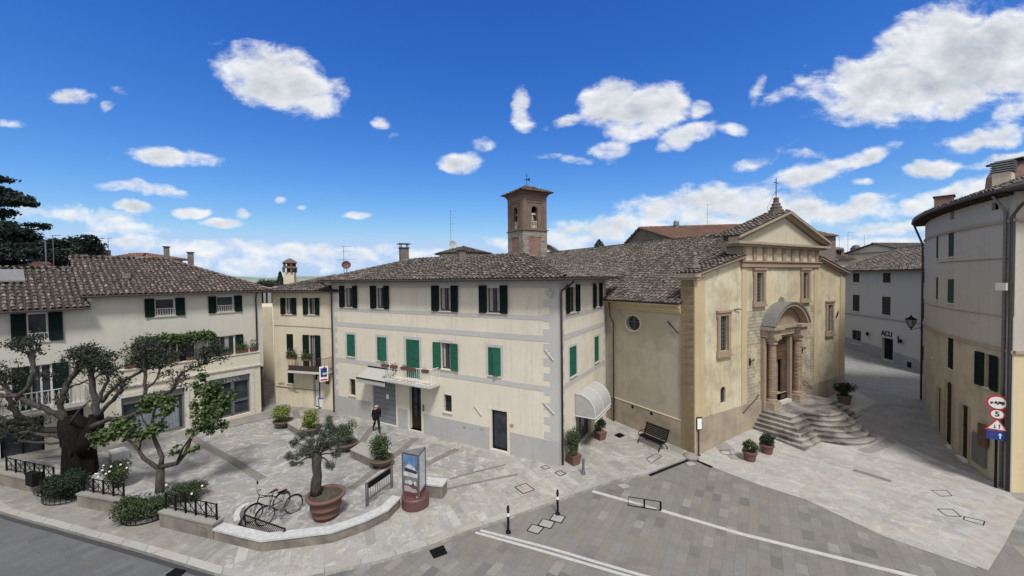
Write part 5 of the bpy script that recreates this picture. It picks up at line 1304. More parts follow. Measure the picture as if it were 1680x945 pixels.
# elliptical reveal: fills the square hole to an ellipse
mb = MB(); n = 24; cu, cz = rw
for i in range(n):
    a0_, a1_ = 2*math.pi*i/n, 2*math.pi*(i+1)/n
    def sq(a):
        c_, s_ = math.cos(a), math.sin(a); k = 1/max(abs(c_), abs(s_)); return (cu+c_*k*.62, cz+s_*k*.5)
    e0_, e1_ = (cu+.56*math.cos(a0_), cz+.45*math.sin(a0_)), (cu+.56*math.cos(a1_), cz+.45*math.sin(a1_))
    s0_, s1_ = sq(a0_), sq(a1_)
    mb.add([WC.p(*s0_, .002), WC.p(*s1_, .002), WC.p(*e1_, .002), WC.p(*e0_, .002), WC.p(*e1_, -.25), WC.p(*e0_, -.25)], [(0, 1, 2, 3), (3, 2, 4, 5)])
rnd_ = mb.build('round_window', M['church_side'], bH, normals=False)
mb = MB(); WC.quad(mb, *hole, -.24); mb.build('pane', M['glass'], rnd_)
mb = MB()
ring = [WC.p(cu+.62*math.cos(6.2832*i/28), cz+.51*math.sin(6.2832*i/28), .02) for i in range(29)]; mb.tube(ring, .06, 6); mb.build('moulding', M['pediment'], rnd_)
mb = MB(); mb.tube([WC.p(cu, cz-.45, -.1), WC.p(cu, cz+.45, -.1)], .02, 5); mb.tube([WC.p(cu-.56, cz+.08, -.1), WC.p(cu+.56, cz+.08, -.1)], .02, 5); mb.build('iron_cross', M['gutter_grey'], rnd_)
mb = MB(); WC.box(mb, .78, LN, -.3, 1.62, -.3, .06); build_parts(mb, 'plinth', M['church_plinth'], bH)
mb = MB(); WC.box(mb, .78, LN, 1.62, 1.655, -.1, .075); mb.build('string_course', M['pediment'], bH)
mb = MB(); WC.box(mb, .78, LN, HE+.03, HE+.14, .002, .1); WC.box(mb, .78, LN, HE+.14, HE+.34, .002, .16); WC.box(mb, .78, LN, HE+.34, HE+.44, .002, .28); WC.box(mb, .78, LN, HE+.44, HE+.55, -.2, .38)
mb.build('eaves_cornice', M['ochre_dark'], bH)
for (pa, pb) in (((1096, 527), (1114, 547)),):
    a = WC.uz(*pa); b = WC.uz(*pb); mb = MB(); mb.tube([WC.p(a[0], a[1], .05), WC.p(b[0], b[1], .05)], .03, 5); mb.build('wall_anchor', M['iron'], bH)
mb = MB()
for (px, py) in ((1039, 667), (1070, 678)):
    q = WC.uz(px, py); WC.box(mb, q[0]-.09, q[0]+.09, q[1]-.09, q[1]+.09, .062, .068)
build_parts(mb, 'vent_holes', M['black'], bH)
e = WC.uz(996, 516)
pipe([WC.p(5.9, 7.9, .35), WC.p(5.85, 7.0, .3), WC.p(5.75, 6.5, .12), WC.p(5.75, .1, .14)], bH)
# rear and right walls, nave roof
pA = E1-SDv*0; pR = CH.p(CW, 0); pRb = pR+SDv*LN; pLb = E1+SDv*LN
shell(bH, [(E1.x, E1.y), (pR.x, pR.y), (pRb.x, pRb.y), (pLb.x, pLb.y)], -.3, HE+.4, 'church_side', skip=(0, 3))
zr = 12.45; ze = HE+.6
def cp(u, back, z): q = E1+FD*u+SDv*back; return Vector((q.x, q.y, z))
t, u = MB(), MB()
roofplane(t, u, [cp(-.42, LN+.4, ze), cp(-.42, CT, ze), cp(9, CT, zr), cp(9, LN+.4, zr)])
roofplane(t, u, [cp(CW+.42, CT, ze), cp(CW+.42, LN+.4, ze), cp(9, LN+.4, zr), cp(9, CT, zr)])
ridge(t, cp(9, CT+.4, zr), cp(9, LN+.4, zr))
ro = u.build('nave_roof', M['tile_under'], bH, normals=False); t.build('roof_tiles', M['tile'], ro, normals=False)
mb = MB(); mb.poly([cp(0, LN, HE+.4), cp(CW, LN, HE+.4), cp(9, LN, zr-.1)]); mb.build('rear_gable', M['church_side'], bH, normals=False)
# steps
mb = MB()
def outline(k):
    # k: 0 outermost .. 1 landing
    ul, ur, v = 5.2+1.2*k, 13.3-1.0*k, 2.88-1.2*k
    cv, r = 1.9-.55*k, 2.5-1.0*k; cu_ = 9.4
    pts = [(ul, .0), (ul, v)]
    dv = v-cv; a = math.asin(max(-1, min(1, dv/r))); hw_ = r*math.cos(a)
    n = 18
    for i in range(n+1):
        w = math.pi-a-(math.pi-2*a)*i/n; pts.append((cu_+r*math.cos(w), cv+r*math.sin(w)))
    pts += [(ur, v), (ur, 0)]
    return pts
NS = 6
for i in range(NS):
    k = i/(NS-1); pts = [CH.p(a, 0, d) for a, d in outline(k)]
    zt = .3+.204*i; lo = -.1 if i == 0 else zt-.23
    mb.prism([(p.x, p.y) for p in pts], lo, zt-.045)
    pts2 = [CH.p(a+(.03 if a > 9.5 else -.03)*(1 if d > 0 else 1), 0, d+.03*(1 if d > 0 else 0)) for a, d in outline(k)]
    mb.prism([(p.x, p.y) for p in pts2], zt-.045, zt)
tag(mb.build('church_steps', M['steps'], None, origin=tuple(CH.p(9, 0, 1.5))), 'weathered travertine steps with a rounded centre leading up to the church door', 'steps')

# =================================================================== bell tower
TD = 44.; tx = (859-840)/FPX*TD
T0 = Vector((tx, TD, 0)); TS = 3.15
WT1 = Wall(T0, T0+FD*TS); WT2 = Wall(T0, T0+SDv*TS)
T1, T2 = T0+FD*TS, T0+SDv*TS; T3 = T1+SDv*TS
bT = thing('bell_tower', 'square brick bell tower with arched belfry openings and a small pyramid roof', 'bell tower', (T0.x, T0.y, 0))
def zat(py, d=TD): return CAM_H+(457-py)/FPX*d
ZC = zat(376.5); ZE = zat(321); ZT = zat(299)
ZS0 = zat(348); ZS1 = zat(335.)
walls = [WT1, WT2, Wall(T2, T3), Wall(T1, T3)]
walls[2].n = SDv.copy(); walls[3].n = FD.copy()
mb = MB(); ms = MB(); mo = MB()
for w in walls:
    op = (TS/2-.42, TS/2+.42, ZC+.3, ZS1+.42-.0)
    zt_ = zat(337)
    op = (TS/2-.42, TS/2+.42, ZC+.2, zt_)
    w.face(mb, 0, TS, ZC, ZE, [op+(.35,)]); w.arch(mb, op[0], op[1], zt_-.42, .002, -.35)
    for (a, b, c, d_) in ((.0, .42, ZC, ZE), (TS-.42, TS, ZC, ZE)): w.box(mb, a, b, c, d_, .002, .1)
    w.box(mb, .42, TS-.42, zat(327.5), ZE, .002, .1); w.box(mb, .42, .62, ZC, zat(327.5), .002, .05); w.box(mb, TS-.62, TS-.42, ZC, zat(327.5), .002, .05); w.box(mb, .62, TS-.62, zat(331.5), zat(327.5), .002, .05)
    w.face(ms, -.06, TS+.06, 0, ZC, [])
    for (a, b) in ((-.06, .75), (TS-.75, TS+.06)): w.box(ms, a, b, 8, ZC-.02, .002, .08)
    w.box(ms, .75, TS-.75, zat(388), ZC-.02, .002, .08)
mb.build('belfry', M['brick'], bT, normals=False); ms.build('stone_shaft', M['tower_stone'], bT, normals=False)
mb = MB()
for w in walls: w.box(mb, .75, TS-.75, 8, zat(388), .003, .03)
build_parts(mb, 'brick_panel', M['brick_panel'], bT)
def sqring(mb, z0, z1, o):
    c = (T0+T3)/2; mb.box((c.x, c.y, (z0+z1)/2), (TS+2*o, TS+2*o, z1-z0), math.atan2(FD.y, FD.x))
mb = MB(); sqring(mb, ZC-.08, ZC+.04, .2); sqring(mb, ZE-.02, ZE+.16, .12); sqring(mb, ZE+.16, ZE+.32, .22); sqring(mb, ZE+.32, ZE+.45, .34); mb.build('cornice', M['brick'], bT)
cT = (T0+T3)/2; o = .62; ap = Vector((cT.x, cT.y, ZT)); cor = []
for (a, b) in ((0, 0), (1, 0), (1, 1), (0, 1)):
    q = T0+FD*(a*TS+(o if a else -o))+SDv*(b*TS+(o if b else -o)); cor.append(Vector((q.x, q.y, ZE+.46)))
t, u = MB(), MB()
for i in range(4): roofplane(t, u, [cor[i], cor[(i+1) % 4], ap], thick=.03); ridge(t, cor[i], ap, .1)
ro = u.build('roof', M['tile_under'], bT, normals=False); t.build('roof_tiles', M['tile_brown'], ro, normals=False)
mb = MB(); mb.box((cT.x, cT.y, ZE+.46), (TS+1.2, TS+1.2, .03), math.atan2(FD.y, FD.x)); mb.build('soffit', M['brick'], bT)
mb = MB(); mb.tube([ap, ap+Vector((0, 0, 1.35))], .03, 5); mb.tube([ap+Vector((-.18, 0, 1.15)), ap+Vector((.18, 0, 1.15))], .02, 4)
mb.extr([ap+Vector((-.42, 0, .72)), ap+Vector((.1, 0, .68)), ap+Vector((.42, 0, .5)), ap+Vector((.34, 0, .72)), ap+Vector((.42, 0, .95)), ap+Vector((.1, 0, .78)), ], (0, .03, 0)); mb.build('weather_vane', M['iron'], bT)
for w in walls[:2]:
    q = w.p(TS/2, 0, -.5); mb = MB()
    mb.lathe([(.30, 0), (.28, .06), (.2, .22), (.16, .5), (.12, .62), (.03, .68)], (q.x, q.y, zat(361)), 14); mb.build('bell', M['gutter_grey'], bT, smooth=True)
    mb = MB(); w.box(mb, TS/2-.42, TS/2+.42, zat(350.5), zat(347.5), -.6, -.4); mb.build('bell_yoke', M['sill'], bT)
    mb = MB()
    w.box(mb, TS/2-.42, TS/2+.42, ZC+.92, ZC+1.0, -.28, -.08); w.box(mb, TS/2-.42, TS/2+.42, ZC+.2, ZC+.26, -.28, -.08)
    for k in (-.3, -.1, .1, .3):
        q = w.p(TS/2+k, 0, -.18); mb.lathe([(.05, .26), (.085, .4), (.04, .6), (.085, .78), (.05, .93)], (q.x, q.y, ZC), 8)
    mb.build('balustrade', M['pediment'], bT)
mb = MB(); mb.box((cT.x, cT.y, ZC+.1), (TS-.2, TS-.2, .1), math.atan2(FD.y, FD.x)); mb.box((cT.x, cT.y, (ZC+ZE)/2), (.6, .6, ZE-ZC), math.atan2(FD.y, FD.x)); mb.build('dark_belfry_core', M['black'], bT)  # black floor and core put the belfry's inner shade into colour

# =================================================================== white building at the end of the street
q1 = T(1457, 593); dA = Vector((math.sin(R_(10.5)), math.cos(R_(10.5)), 0))
R0_ = q1-dA*5.5; R0_.z = 0
WR = Wall(R0_, R0_+dA*13); LR = 13.
bR = thing('social_club', 'white building with brown shutters and the letters ACLI over its door', 'building', (R0_.x, R0_.y, 1.))
HR = 9.75
wr = []
for (x0, x1, y0, y1) in ((1399.5, 1410, 447, 463), (1448.5, 1461, 448, 464), (1513, 1523, 448, 466.5)):
    r = WR.rect(x0, x1, y0, y1); wr.append(((r[0], r[1], 8.65, 9.6), 'closed'))
for (x0, x1, y0, y1) in ((1399, 1410, 488.5, 514), (1447, 1461, 493, 520.5), (1512, 1524, 499, 529)):
    r = WR.rect(x0, x1, y0, y1); wr.append(((r[0], r[1], 5.55, 7.3), 'closed'))
for (x0, x1, y0, y1) in ((1397.5, 1412.5, 542, 564), (1510, 1522, 568, 593)):
    wr.append((WR.rect(x0, x1, y0, y1), None))
rd = WR.rect(1447, 1465, 555, 592); gdoor = (rd[0], rd[1], 1.25, rd[3])
ven = WR.rect(1489, 1496, 594, 603)
wallmesh('wall', WR, 0, LR, 0, HR, [w[0] for w in wr]+[gdoor+(.3,)], 'acli', bR)
for r, s in wr: window(WR, bR, r, shut=s, sm='shut_brown', frame='winwood', bars=(s is None), rec=.2)
mb = MB(); WR.box(mb, gdoor[0], gdoor[1], gdoor[2], gdoor[3], -.28, -.22); WR.box(mb, (gdoor[0]+gdoor[1])/2-.03, (gdoor[0]+gdoor[1])/2+.03, gdoor[2], gdoor[3], -.22, -.19); mb.build('front_door', M['black'], bR)
zpl = WR.uz(1389, 566)[1]; zpr = WR.uz(1500, 595)[1]
mb = MB()
ulo, uhi = 0, LR
def zpf(u): return 2.05+(u-3)*.06
for (a, b) in ((0, gdoor[0]-.1), (gdoor[1]+.1, LR)):
    mb.add([WR.p(a, 0, .03), WR.p(b, 0, .03), WR.p(b, zpf(b), .03), WR.p(a, zpf(a), .03), WR.p(a, zpf(a), .0), WR.p(b, zpf(b), .0)], [(0, 1, 2, 3), (3, 2, 5, 4)])
build_parts(mb, 'plinth', M['acli_plinth'], bR, normals=False)
zb = WR.uz(1460, 524)[1]
mb = MB(); WR.box(mb, 0, LR, zb-.06, zb+.06, .002, .06); mb.build('string_course', M['acli_plinth'], bR)
r = WR.rect(1444, 1467, 540, 554); um = (r[0]+r[1])/2
text('lettering', 'ACLI', M['shut_brown'], bR, WR.p(um, WR.uz(1454.5, 547.5)[1], .03), WR.right, (0, 0, 1), .66, .02, bold=.012)
q = WR.uz(1474, 557); mb = MB(); WR.box(mb, q[0]-.06, q[0]+.06, q[1]-.35, q[1]+.35, .003, .05); mb.build('wall_panel', M['shut_brown'], bR)
for (px, py) in ((1427.5, 548), (1482.5, 560)):
    q = WR.uz(px, py); mb = MB(); mb.lathe([(.04, -.18), (.11, -.08), (.14, .07), (.07, .18), (.02, .22)], tuple(WR.p(q[0], q[1], .25)), 8); mb.tube([WR.p(q[0], q[1]-.2, .02), WR.p(q[0], q[1]-.25, .2)], .02, 4); mb.build('wall_lamp', M['iron'], bR)
mb = MB(); WR.box(mb, ven[0], ven[1], ven[2], ven[3], .031, .04); mb.build('basement_vent', M['black'], bR)
e1, e2, e3, e4 = WR.p(0, 0), WR.p(LR, 0), WR.p(LR, 0, -12), WR.p(0, 0, -12)
shell(bR, [(e1.x, e1.y), (e2.x, e2.y), (e3.x, e3.y), (e4.x, e4.y)], 0, HR, 'acli', skip=(0,))
hiproof(bR, (e1.x, e1.y), WR.u, -WR.n, LR, 12, HR+.12, 20.5, .5, 'tile', (False, False), uo=(.2, .2))
mb = MB()
for L_ in (0, LR): mb.add([WR.p(L_, HR, 0), WR.p(L_, HR, -12), WR.p(L_, HR+2.2, -6)], [(0, 1, 2)])
mb.build('gable', M['acli'], bR, normals=False)

# =================================================================== curved building on the right
class Curved(Wall):
    def __init__(s, S, h0, h1, L, n=14):
        s.P = [Vector((S.x, S.y, 0))]; s.seg = L/n; s.n_ = n; s.L = L; s.dir = []
        for i in range(n):
            h = h0+(h1-h0)*(i+.5)/n; d = Vector((math.sin(R_(h)), math.cos(R_(h)), 0)); s.dir.append(d); s.P.append(s.P[-1]+d*s.seg)
        s.right = None
    def _f(s, u):
        k = min(s.n_-1, max(0, int(u/s.seg))); return k, u-k*s.seg
    def p(s, u, z, d=0.):
        k, r = s._f(u); D = s.dir[k]; n0 = Vector((-D.y, D.x, 0)); q = s.P[k]+D*r
        return Vector((q.x+n0.x*d, q.y+n0.y*d, z))
    def uz(s, px, py, d=0.):
        r = ray(px, py)
        for k in range(s.n_):
            D = s.dir[k]; n0 = Vector((-D.y, D.x, 0)); A = s.P[k]+n0*d
            den = r.x*n0.x+r.y*n0.y
            if abs(den) < 1e-6: continue
            t = A.dot(n0)/den; q = CAMP+r*t; u = (q-A).dot(D)
            if -.05 <= u <= s.seg+.05 or (k == s.n_-1 and u > 0): return k*s.seg+u, q.z
        return 0, 0
    def rightat(s, u): return -s.dir[s._f(u)[0]]
    def cbox(s, mb, u0, u1, z0, z1, d0, d1, r=None):
        k0, k1 = s._f(u0)[0], s._f(u1-1e-6)[0]
        cuts = [u0]+[k*s.seg for k in range(k0+1, k1+1)]+[u1]
        for a, b in zip(cuts[:-1], cuts[1:]): Wall.box(s, mb, a+1e-5, b-1e-5, z0, z1, d0, d1, r)
    def face(s, mb, u0, u1, z0, z1, holes=(), rec=.2):
        us = sorted(set([u0, u1]+[x for h in holes for x in h[:2]]+[k*s.seg for k in range(1, s.n_) if u0 < k*s.seg < u1]))
        zs = sorted(set([z0, z1]+[x for h in holes for x in h[2:4]]))
        for i in range(len(us)-1):
            for j in range(len(zs)-1):
                uc = (us[i]+us[i+1])/2; zc_ = (zs[j]+zs[j+1])/2
                if any(h[0] < uc < h[1] and h[2] < zc_ < h[3] for h in holes): continue
                a, b = us[i]+1e-5, us[i+1]-1e-5
                mb.add([s.p(a, zs[j]), s.p(b, zs[j]), s.p(b, zs[j+1]), s.p(a, zs[j+1])], [(0, 1, 2, 3)])
        for h in holes:
            a, b, c, e = h[:4]; rr = h[4] if len(h) > 4 else rec
            for (p_, q_) in (((a, c), (a, e)), ((b, c), (b, e)), ((a, c), (b, c)), ((a, e), (b, e))):
                mb.quad(s.p(p_[0], p_[1], 0), s.p(q_[0], q_[1], 0), s.p(q_[0], q_[1], -rr), s.p(p_[0], p_[1], -rr))
SC = T(1659, 808); SC.z = 0
CV = Curved(SC, 22.5, 46.5, 13.3)
HV = 12.95
bV = thing('curved_house', 'tall curved stuccoed building on the right with a stained ochre ground floor', 'house', (SC.x, SC.y, 0))
cw = []
def CR(x0, x1, y0, y1): return CV.rect(x0, x1, y0, y1)
for q, s, m_ in (((1556, 1565, 382, 421), 'closed', 'shut_teal'), ((1554.6, 1565, 458, 497), 'closed', 'shut_teal'), ((1536, 1539.5, 388, 424), 'closed', 'shut_teal'), ((1535.5, 1539, 455, 491), 'closed', 'shut_teal'),
                ((1559, 1565, 347, 360), None, None), ((1627, 1638.5, 331.5, 344.5), None, None),
                ((1555, 1564, 553, 605), 'closed', 'shut_dark'), ((1530, 1533, 541, 587), 'closed', 'shut_dark'), ((1615.5, 1626, 581, 636), 'open', 'shut_dark')):
    cw.append((CR(*q), s, m_))
dr1 = CR(1538.5, 1544.5, 636, 684); dr1 = (dr1[0], dr1[1], .1, dr1[3]); dr2 = CR(1552, 1563, 626, 700); dr2 = (dr2[0], dr2[1], .05, dr2[3]); dr3 = CR(1578, 1589.5, 665, 731); dr3 = (dr3[0], dr3[1], .0, dr3[3])
allh = [w[0] for w in cw]+[dr1+(.3,), dr2+(.3,), dr3+(.3,)]
ZB2 = CV.uz(1620, 568)[1]
print('curved bands', ZB2, CV.uz(1560, 543), CV.uz(1643, 578), [tuple(round(x, 2) for x in w[0]) for w in cw], dr1, dr2, dr3)
mb = MB(); CV.face(mb, 0, CV.L, ZB2, HV, [h for h in allh if h[3] > ZB2 and h[2] > ZB2-.0])
mb.build('upper_wall', M['curved'], bV, normals=False)
mb = MB(); CV.face(mb, 0, CV.L, -.3, ZB2, [h for h in allh if h[3] <= ZB2+.01]); mb.build('lower_wall', M['curved_low'], bV, normals=False)
for r, s, m_ in cw:
    if s is None: window(CV, bV, r, shut=None, mull=False, sill=False, frame='iron')
    else: window(CV, bV, r, shut=s, sm=m_, sw=.55)
for h, arch_ in ((dr1, False), (dr2, True), (dr3, False)):
    mb = MB(); Wall.box(CV, mb, h[0]+.01, h[1]-.01, h[2], h[3], -.1, -.05)
    for z in (.5, 1.1, 1.7): Wall.box(CV, mb, h[0]+.05, h[1]-.05, h[2]+z, h[2]+z+.05, -.05, -.03)
    d_ = mb.build('wooden_door', M['door_brown'], bV)
    mb = MB()
    if arch_: Wall.arch(CV, mb, h[0], h[1], h[3]-(h[1]-h[0])/2, .004, -.3)
    Wall.box(CV, mb, h[0]-.14, h[0], h[2], h[3], .002, .05); Wall.box(CV, mb, h[1], h[1]+.14, h[2], h[3], .002, .05)
    build_parts(mb, 'door_surround', M['cornice'], d_)
    mb = MB(); Wall.box(CV, mb, h[0]-.1, h[1]+.1, h[2]-.2, h[2]+.08, -.3, .2); mb.build('door_step', M['sill'], d_)
mb = MB()
for (z, hh, dd_) in ((ZB2, .07, .08), (CV.uz(1600, 513)[1], .02, .03), (11.72, .05, .08)): CV.cbox(mb, 0, CV.L, z-hh, z+hh, .002, dd_)
build_parts(mb, 'string_course', M['cornice'], bV)
mb = MB(); z = CV.uz(1600, 427)[1]; mb.tube([CV.p(i*.5+.1, z, .04) for i in range(15)], .015, 4); mb.build('wall_cable', M['gutter'], bV)
# corner return wall
dR = Vector((1, -.06, 0)).normalized(); W2 = Wall(SC, SC+dR*12)
mb = MB(); W2.face(mb, .0, 12, ZB2, HV, []); mb.build('upper_wall', M['curved'], bV, normals=False)
mb = MB(); W2.face(mb, .0, 12, -.3, ZB2, []); mb.build('lower_wall', M['corner_yellow'], bV, normals=False)
mb = MB(); W2.box(mb, 0, 12, ZB2-.07, ZB2+.07, .002, .08); W2.box(mb, 0, 12, 11.67, 11.77, .002, .08); build_parts(mb, 'string_course', M['cornice'], bV)
mb = MB(); CV.cbox(mb, 0, .5, -.2, 7.6, .002, .035); mb.build('corner_strip', M['plinth_grey'], bV)
pe = CV.P[-1]; pb = SC+dR*12
far = [(pe.x+8, pe.y-2), (pb.x+4, pb.y+6)]
shell(bV, [(pe.x, pe.y), far[0], far[1], (pb.x, pb.y)], -.3, HV, 'curved', skip=(3,))
# roof with deep eaves
t, u = MB(), MB(); ov = .55; rise = 2.6; inn = 6.
def rp(k, d, z):
    D = CV.dir[min(k, CV.n_-1)]; D0 = CV.dir[max(k-1, 0)]; D = (D+D0).normalized(); n0 = Vector((-D.y, D.x, 0)); q = CV.P[k]+n0*d; return Vector((q.x, q.y, z))
Zev = HV+.1
for k in range(CV.n_):
    roofplane(t, u, [rp(k, ov, Zev), rp(k+1, ov, Zev), rp(k+1, -inn, Zev+rise), rp(k, -inn, Zev+rise)], thick=.1)
c0_ = rp(0, ov, Zev); cc_ = SC+Vector((-.6, -.85, 0)); cc_.z = Zev
pbz = Vector((pb.x, pb.y-.85, Zev)); inner = rp(0, -inn, Zev+rise)
roofplane(t, u, [cc_, pbz, Vector((pb.x, pb.y+6, Zev+rise)), inner], thick=.1)
u.poly([c0_, cc_, inner])
ee = rp(CV.n_, ov, Zev); endp = ee+CV.dir[-1]*.35
roofplane(t, u, [endp, endp+Vector((5, -3.2, 0)), rp(CV.n_, -inn, Zev+rise)], thick=.1); u.poly([ee, endp, rp(CV.n_, -inn, Zev+rise)])
ro = u.build('roof', M['tile_under'], bV, normals=False); t.build('roof_tiles', M['tile'], ro, normals=False)
mb = MB(); mb.tube([rp(k, ov+.06, Zev-.06) for k in range(CV.n_+1)]+[endp-Vector((0, 0, .06))], .075, 8); mb.tube([c0_-Vector((0, 0, .06)), cc_+Vector((-.05, -.05, -.06)), pbz-Vector((0, .06, .06))], .075, 8)
build_parts(mb, 'gutter', M['gutter'], ro)
mb = MB()
for k in range(CV.n_): mb.quad(rp(k, ov, Zev-.13), rp(k+1, ov, Zev-.13), rp(k+1, -.1, Zev-.13), rp(k, -.1, Zev-.13))
mb.quad(c0_-Vector((0, 0, .13)), cc_-Vector((0, 0, .13)), pbz-Vector((0, 0, .13)), Vector((pb.x, pb.y+.1, Zev-.13))); mb.poly([ee-Vector((0, 0, .13)), endp-Vector((0, 0, .13)), endp+Vector((5, -3.2, -.13)), Vector((pe.x, pe.y, Zev-.13))])
mb.poly([Vector((SC.x, SC.y, Zev-.13)), c0_-Vector((0, 0, .13)), Vector((pb.x, pb.y+.1, Zev-.13))])
mb.build('soffit', M['fascia'], ro, normals=False)
mb = MB()
for i in range(46):
    uu = .15+i*.305
    if uu < CV.L: Wall.box(CV, mb, uu, uu+.07, Zev-.25, Zev-.135, -.05, ov-.08)
mb.build('rafter_ends', M['fascia'], ro)
pipe([W2.p(.15, Zev-.2, .7), W2.p(.1, Zev-.7, .12), CV.p(.06, Zev-1.2, .1), CV.p(.06, 5.6, .1), CV.p(.06, 0, .1)], bV, rad=.055, mat='gutter')
pipe([CV.p(.42, Zev-.2, .5), CV.p(.42, Zev-.9, .1), CV.p(.42, 0, .1)], bV, rad=.06, mat='gutter_grey')
pipe([endp+Vector((0, 0, -.1)), CV.p(CV.L-.02, Zev-1.5, .12), CV.p(CV.L-.02, Zev-2.2, .1), CV.p(CV.L-.05, .5, .1)], bV, rad=.06)
q = CV.uz(1665, 470); mb = MB(); mb.box(tuple(CV.p(.15, CV.uz(1652, 470)[1], .3)), (.35, .3, .32), .4); mb.build('junction_box', M['band'], bV)
q = at(1549, 330, 24.5); 
c1_ = chimney(bV, (q.x, q.y), 1.0, .8, 12.8, 14.15, .7, 'brick_panel', 'tile')
q = at(1646, 300, 19.3); c2_ = chimney(bV, (q.x, q.y), .62, .6, 13, 14.3, .5, 'cream_small', None)
mb = MB()
for k in range(5): mb.box((q.x, q.y, 14.36+.11*k), (.74, .72, .045), .5); mb.box((q.x, q.y, 14.36+.11*k+.05), (.5, .48, .06), .5)
mb.build('louvred_cowl', M['metal_sheet'], c2_)
q = at(1676, 290, 19.5); mb = MB(); mb.extr([Vector((q.x-.45, q.y, 13.2)), Vector((q.x+1.5, q.y, 13.2)), Vector((q.x+1.5, q.y, 15.0)), Vector((q.x+.1, q.y, 15.0)), Vector((q.x-.3, q.y, 14.4))], (0, 1.2, 0)); dm = mb.build('dormer', M['brick_panel'], bV)
mb = MB(); mb.box((q.x+.8, q.y+.6, 15.06), (1.9, 1.5, .1), 0); mb.build('dormer_roof', M['tile_under'], dm)
# =================================================================== background houses
def house(name, label, px, py_eave, dist, w, dp, ang, pitch, wallm, tm, um, z0=0, group=None, hips=(False, False), py_base=None, zoff=0, windows=(), ov=.4):
    """near corner of the front eaves seen at (px, py_eave) at distance dist; ang = heading of the front wall"""
    q = at(px, py_eave, dist); ze = q.z+zoff; ud = Vector((math.sin(R_(ang)), math.cos(R_(ang)), 0)); w_ = Wall(q, q+ud*w)
    o = thing(name, label, 'house', (q.x, q.y, z0), group)
    e = [w_.p(0, 0), w_.p(w, 0), w_.p(w, 0, -dp), w_.p(0, 0, -dp)]
    mb = MB()
    for i in range(4): a, b = e[i], e[(i+1) % 4]; mb.quad((a.x, a.y, z0), (b.x, b.y, z0), (b.x, b.y, ze), (a.x, a.y, ze))
    zr_ = ze+(dp/2)*math.tan(R_(pitch))
    if not hips[0]: mb.add([w_.p(0, ze, 0), w_.p(0, ze, -dp), w_.p(0, zr_, -dp/2)], [(0, 1, 2)])
    if not hips[1]: mb.add([w_.p(w, ze, 0), w_.p(w, ze, -dp), w_.p(w, zr_, -dp/2)], [(0, 1, 2)])
    mb.build('wall', M[wallm], o, normals=False)
    hiproof(o, (q.x, q.y), w_.u, -w_.n, w, dp, ze+.05-ov*math.tan(R_(pitch))*1., pitch, ov, tm, hips, um)
    return o, w_, ze, zr_
# brown roofed house behind the church: ridge runs to the right, gable faces left
P0 = at(1024.7, 404, 62); 
rid = at(1052.5, 374, 66)
o = thing('stone_house', 'grey brown stone house with a wide reddish roof, showing its gable behind the church nave', 'house', (P0.x, P0.y, 0))
ud = Vector((math.cos(R_(-8)), math.sin(R_(-8)), 0)); gd = Vector((-ud.y, ud.x, 0))
wl = Wall(P0, P0+ud*24)
rise = 3.0; hd = 6.5
# gable plan: front eave corner F at px 1113,392 ; ridge above px 1052 ; back corner px 1024
F = at(1113, 393, 55); Rg = at(1052.5, 374.5, 61); Bk = at(1024.7, 405, 65)
ux = Vector((1, -.12, 0)).normalized()
def ex(v, k): return v+ux*k
zF = F.z; 
mb = MB(); mb.poly([Vector((F.x, F.y, 0)), F, Rg, Bk, Vector((Bk.x, Bk.y, 0))]); f2, r2, b2 = ex(F, 20), ex(Rg, 20), ex(Bk, 20)
mb.quad((F.x, F.y, 0), (f2.x, f2.y, 0), f2, F); mb.quad((Bk.x, Bk.y, 0), (b2.x, b2.y, 0), b2, Bk); mb.poly([Vector((f2.x, f2.y, 0)), f2, r2, b2, Vector((b2.x, b2.y, 0))])
mb.build('wall', M['bg_stone'], o, normals=False)
t, u = MB(), MB(); lf = Vector((0, 0, .12)); s_ = (F-Rg)*.06
roofplane(t, u, [ex(F, -.5)+s_+lf, f2+s_+lf, r2+lf, ex(Rg, -.5)+lf]); s_ = (Bk-Rg)*.06
roofplane(t, u, [b2+s_+lf, ex(Bk, -.5)+s_+lf, ex(Rg, -.5)+lf, r2+lf]); ridge(t, ex(Rg, -.5)+lf, r2+lf)
ro = u.build('roof', M['tile_red_under'], o, normals=False); t.build('roof_tiles', M['tile_red'], ro, normals=False)
gw = Wall(F, Bk)
for (x0, x1, y0, y1) in ((1055, 1060, 393, 400), (1066, 1071.5, 391.5, 400)):
    r = gw.rect(x0, x1, y0, y1); mb = MB(); gw.box(mb, r[0], r[1], r[2], r[3], .01, .06); w_ = mb.build('window', M['winwood'], o); mb = MB(); gw.box(mb, r[0]+.1, r[1]-.1, r[2]+.1, r[3]-.1, .06, .08); mb.build('pane', M['glass'], w_)
q = at(1109.5, 374, 60); mb = MB(); mb.lathe([(.34, 0), (.34, .75), (.42, .8), (.42, 1.3), (.3, 1.5)], (q.x, q.y, q.z-.4), 10); mb.build('flue', M['metal_sheet'], o)
q = at(1139, 374, 60); mb = MB(); mb.lathe([(.2, 0), (.2, .7), (.25, .8)], (q.x, q.y, q.z-.5), 8); mb.build('flue', M['bg_stone'], o)
q = at(1160.5, 376, 60); antenna(q.x, q.y, q.z-.3, 4.0, 'tall antenna mast with many bars on the reddish roof behind the church', 5, 1.5)
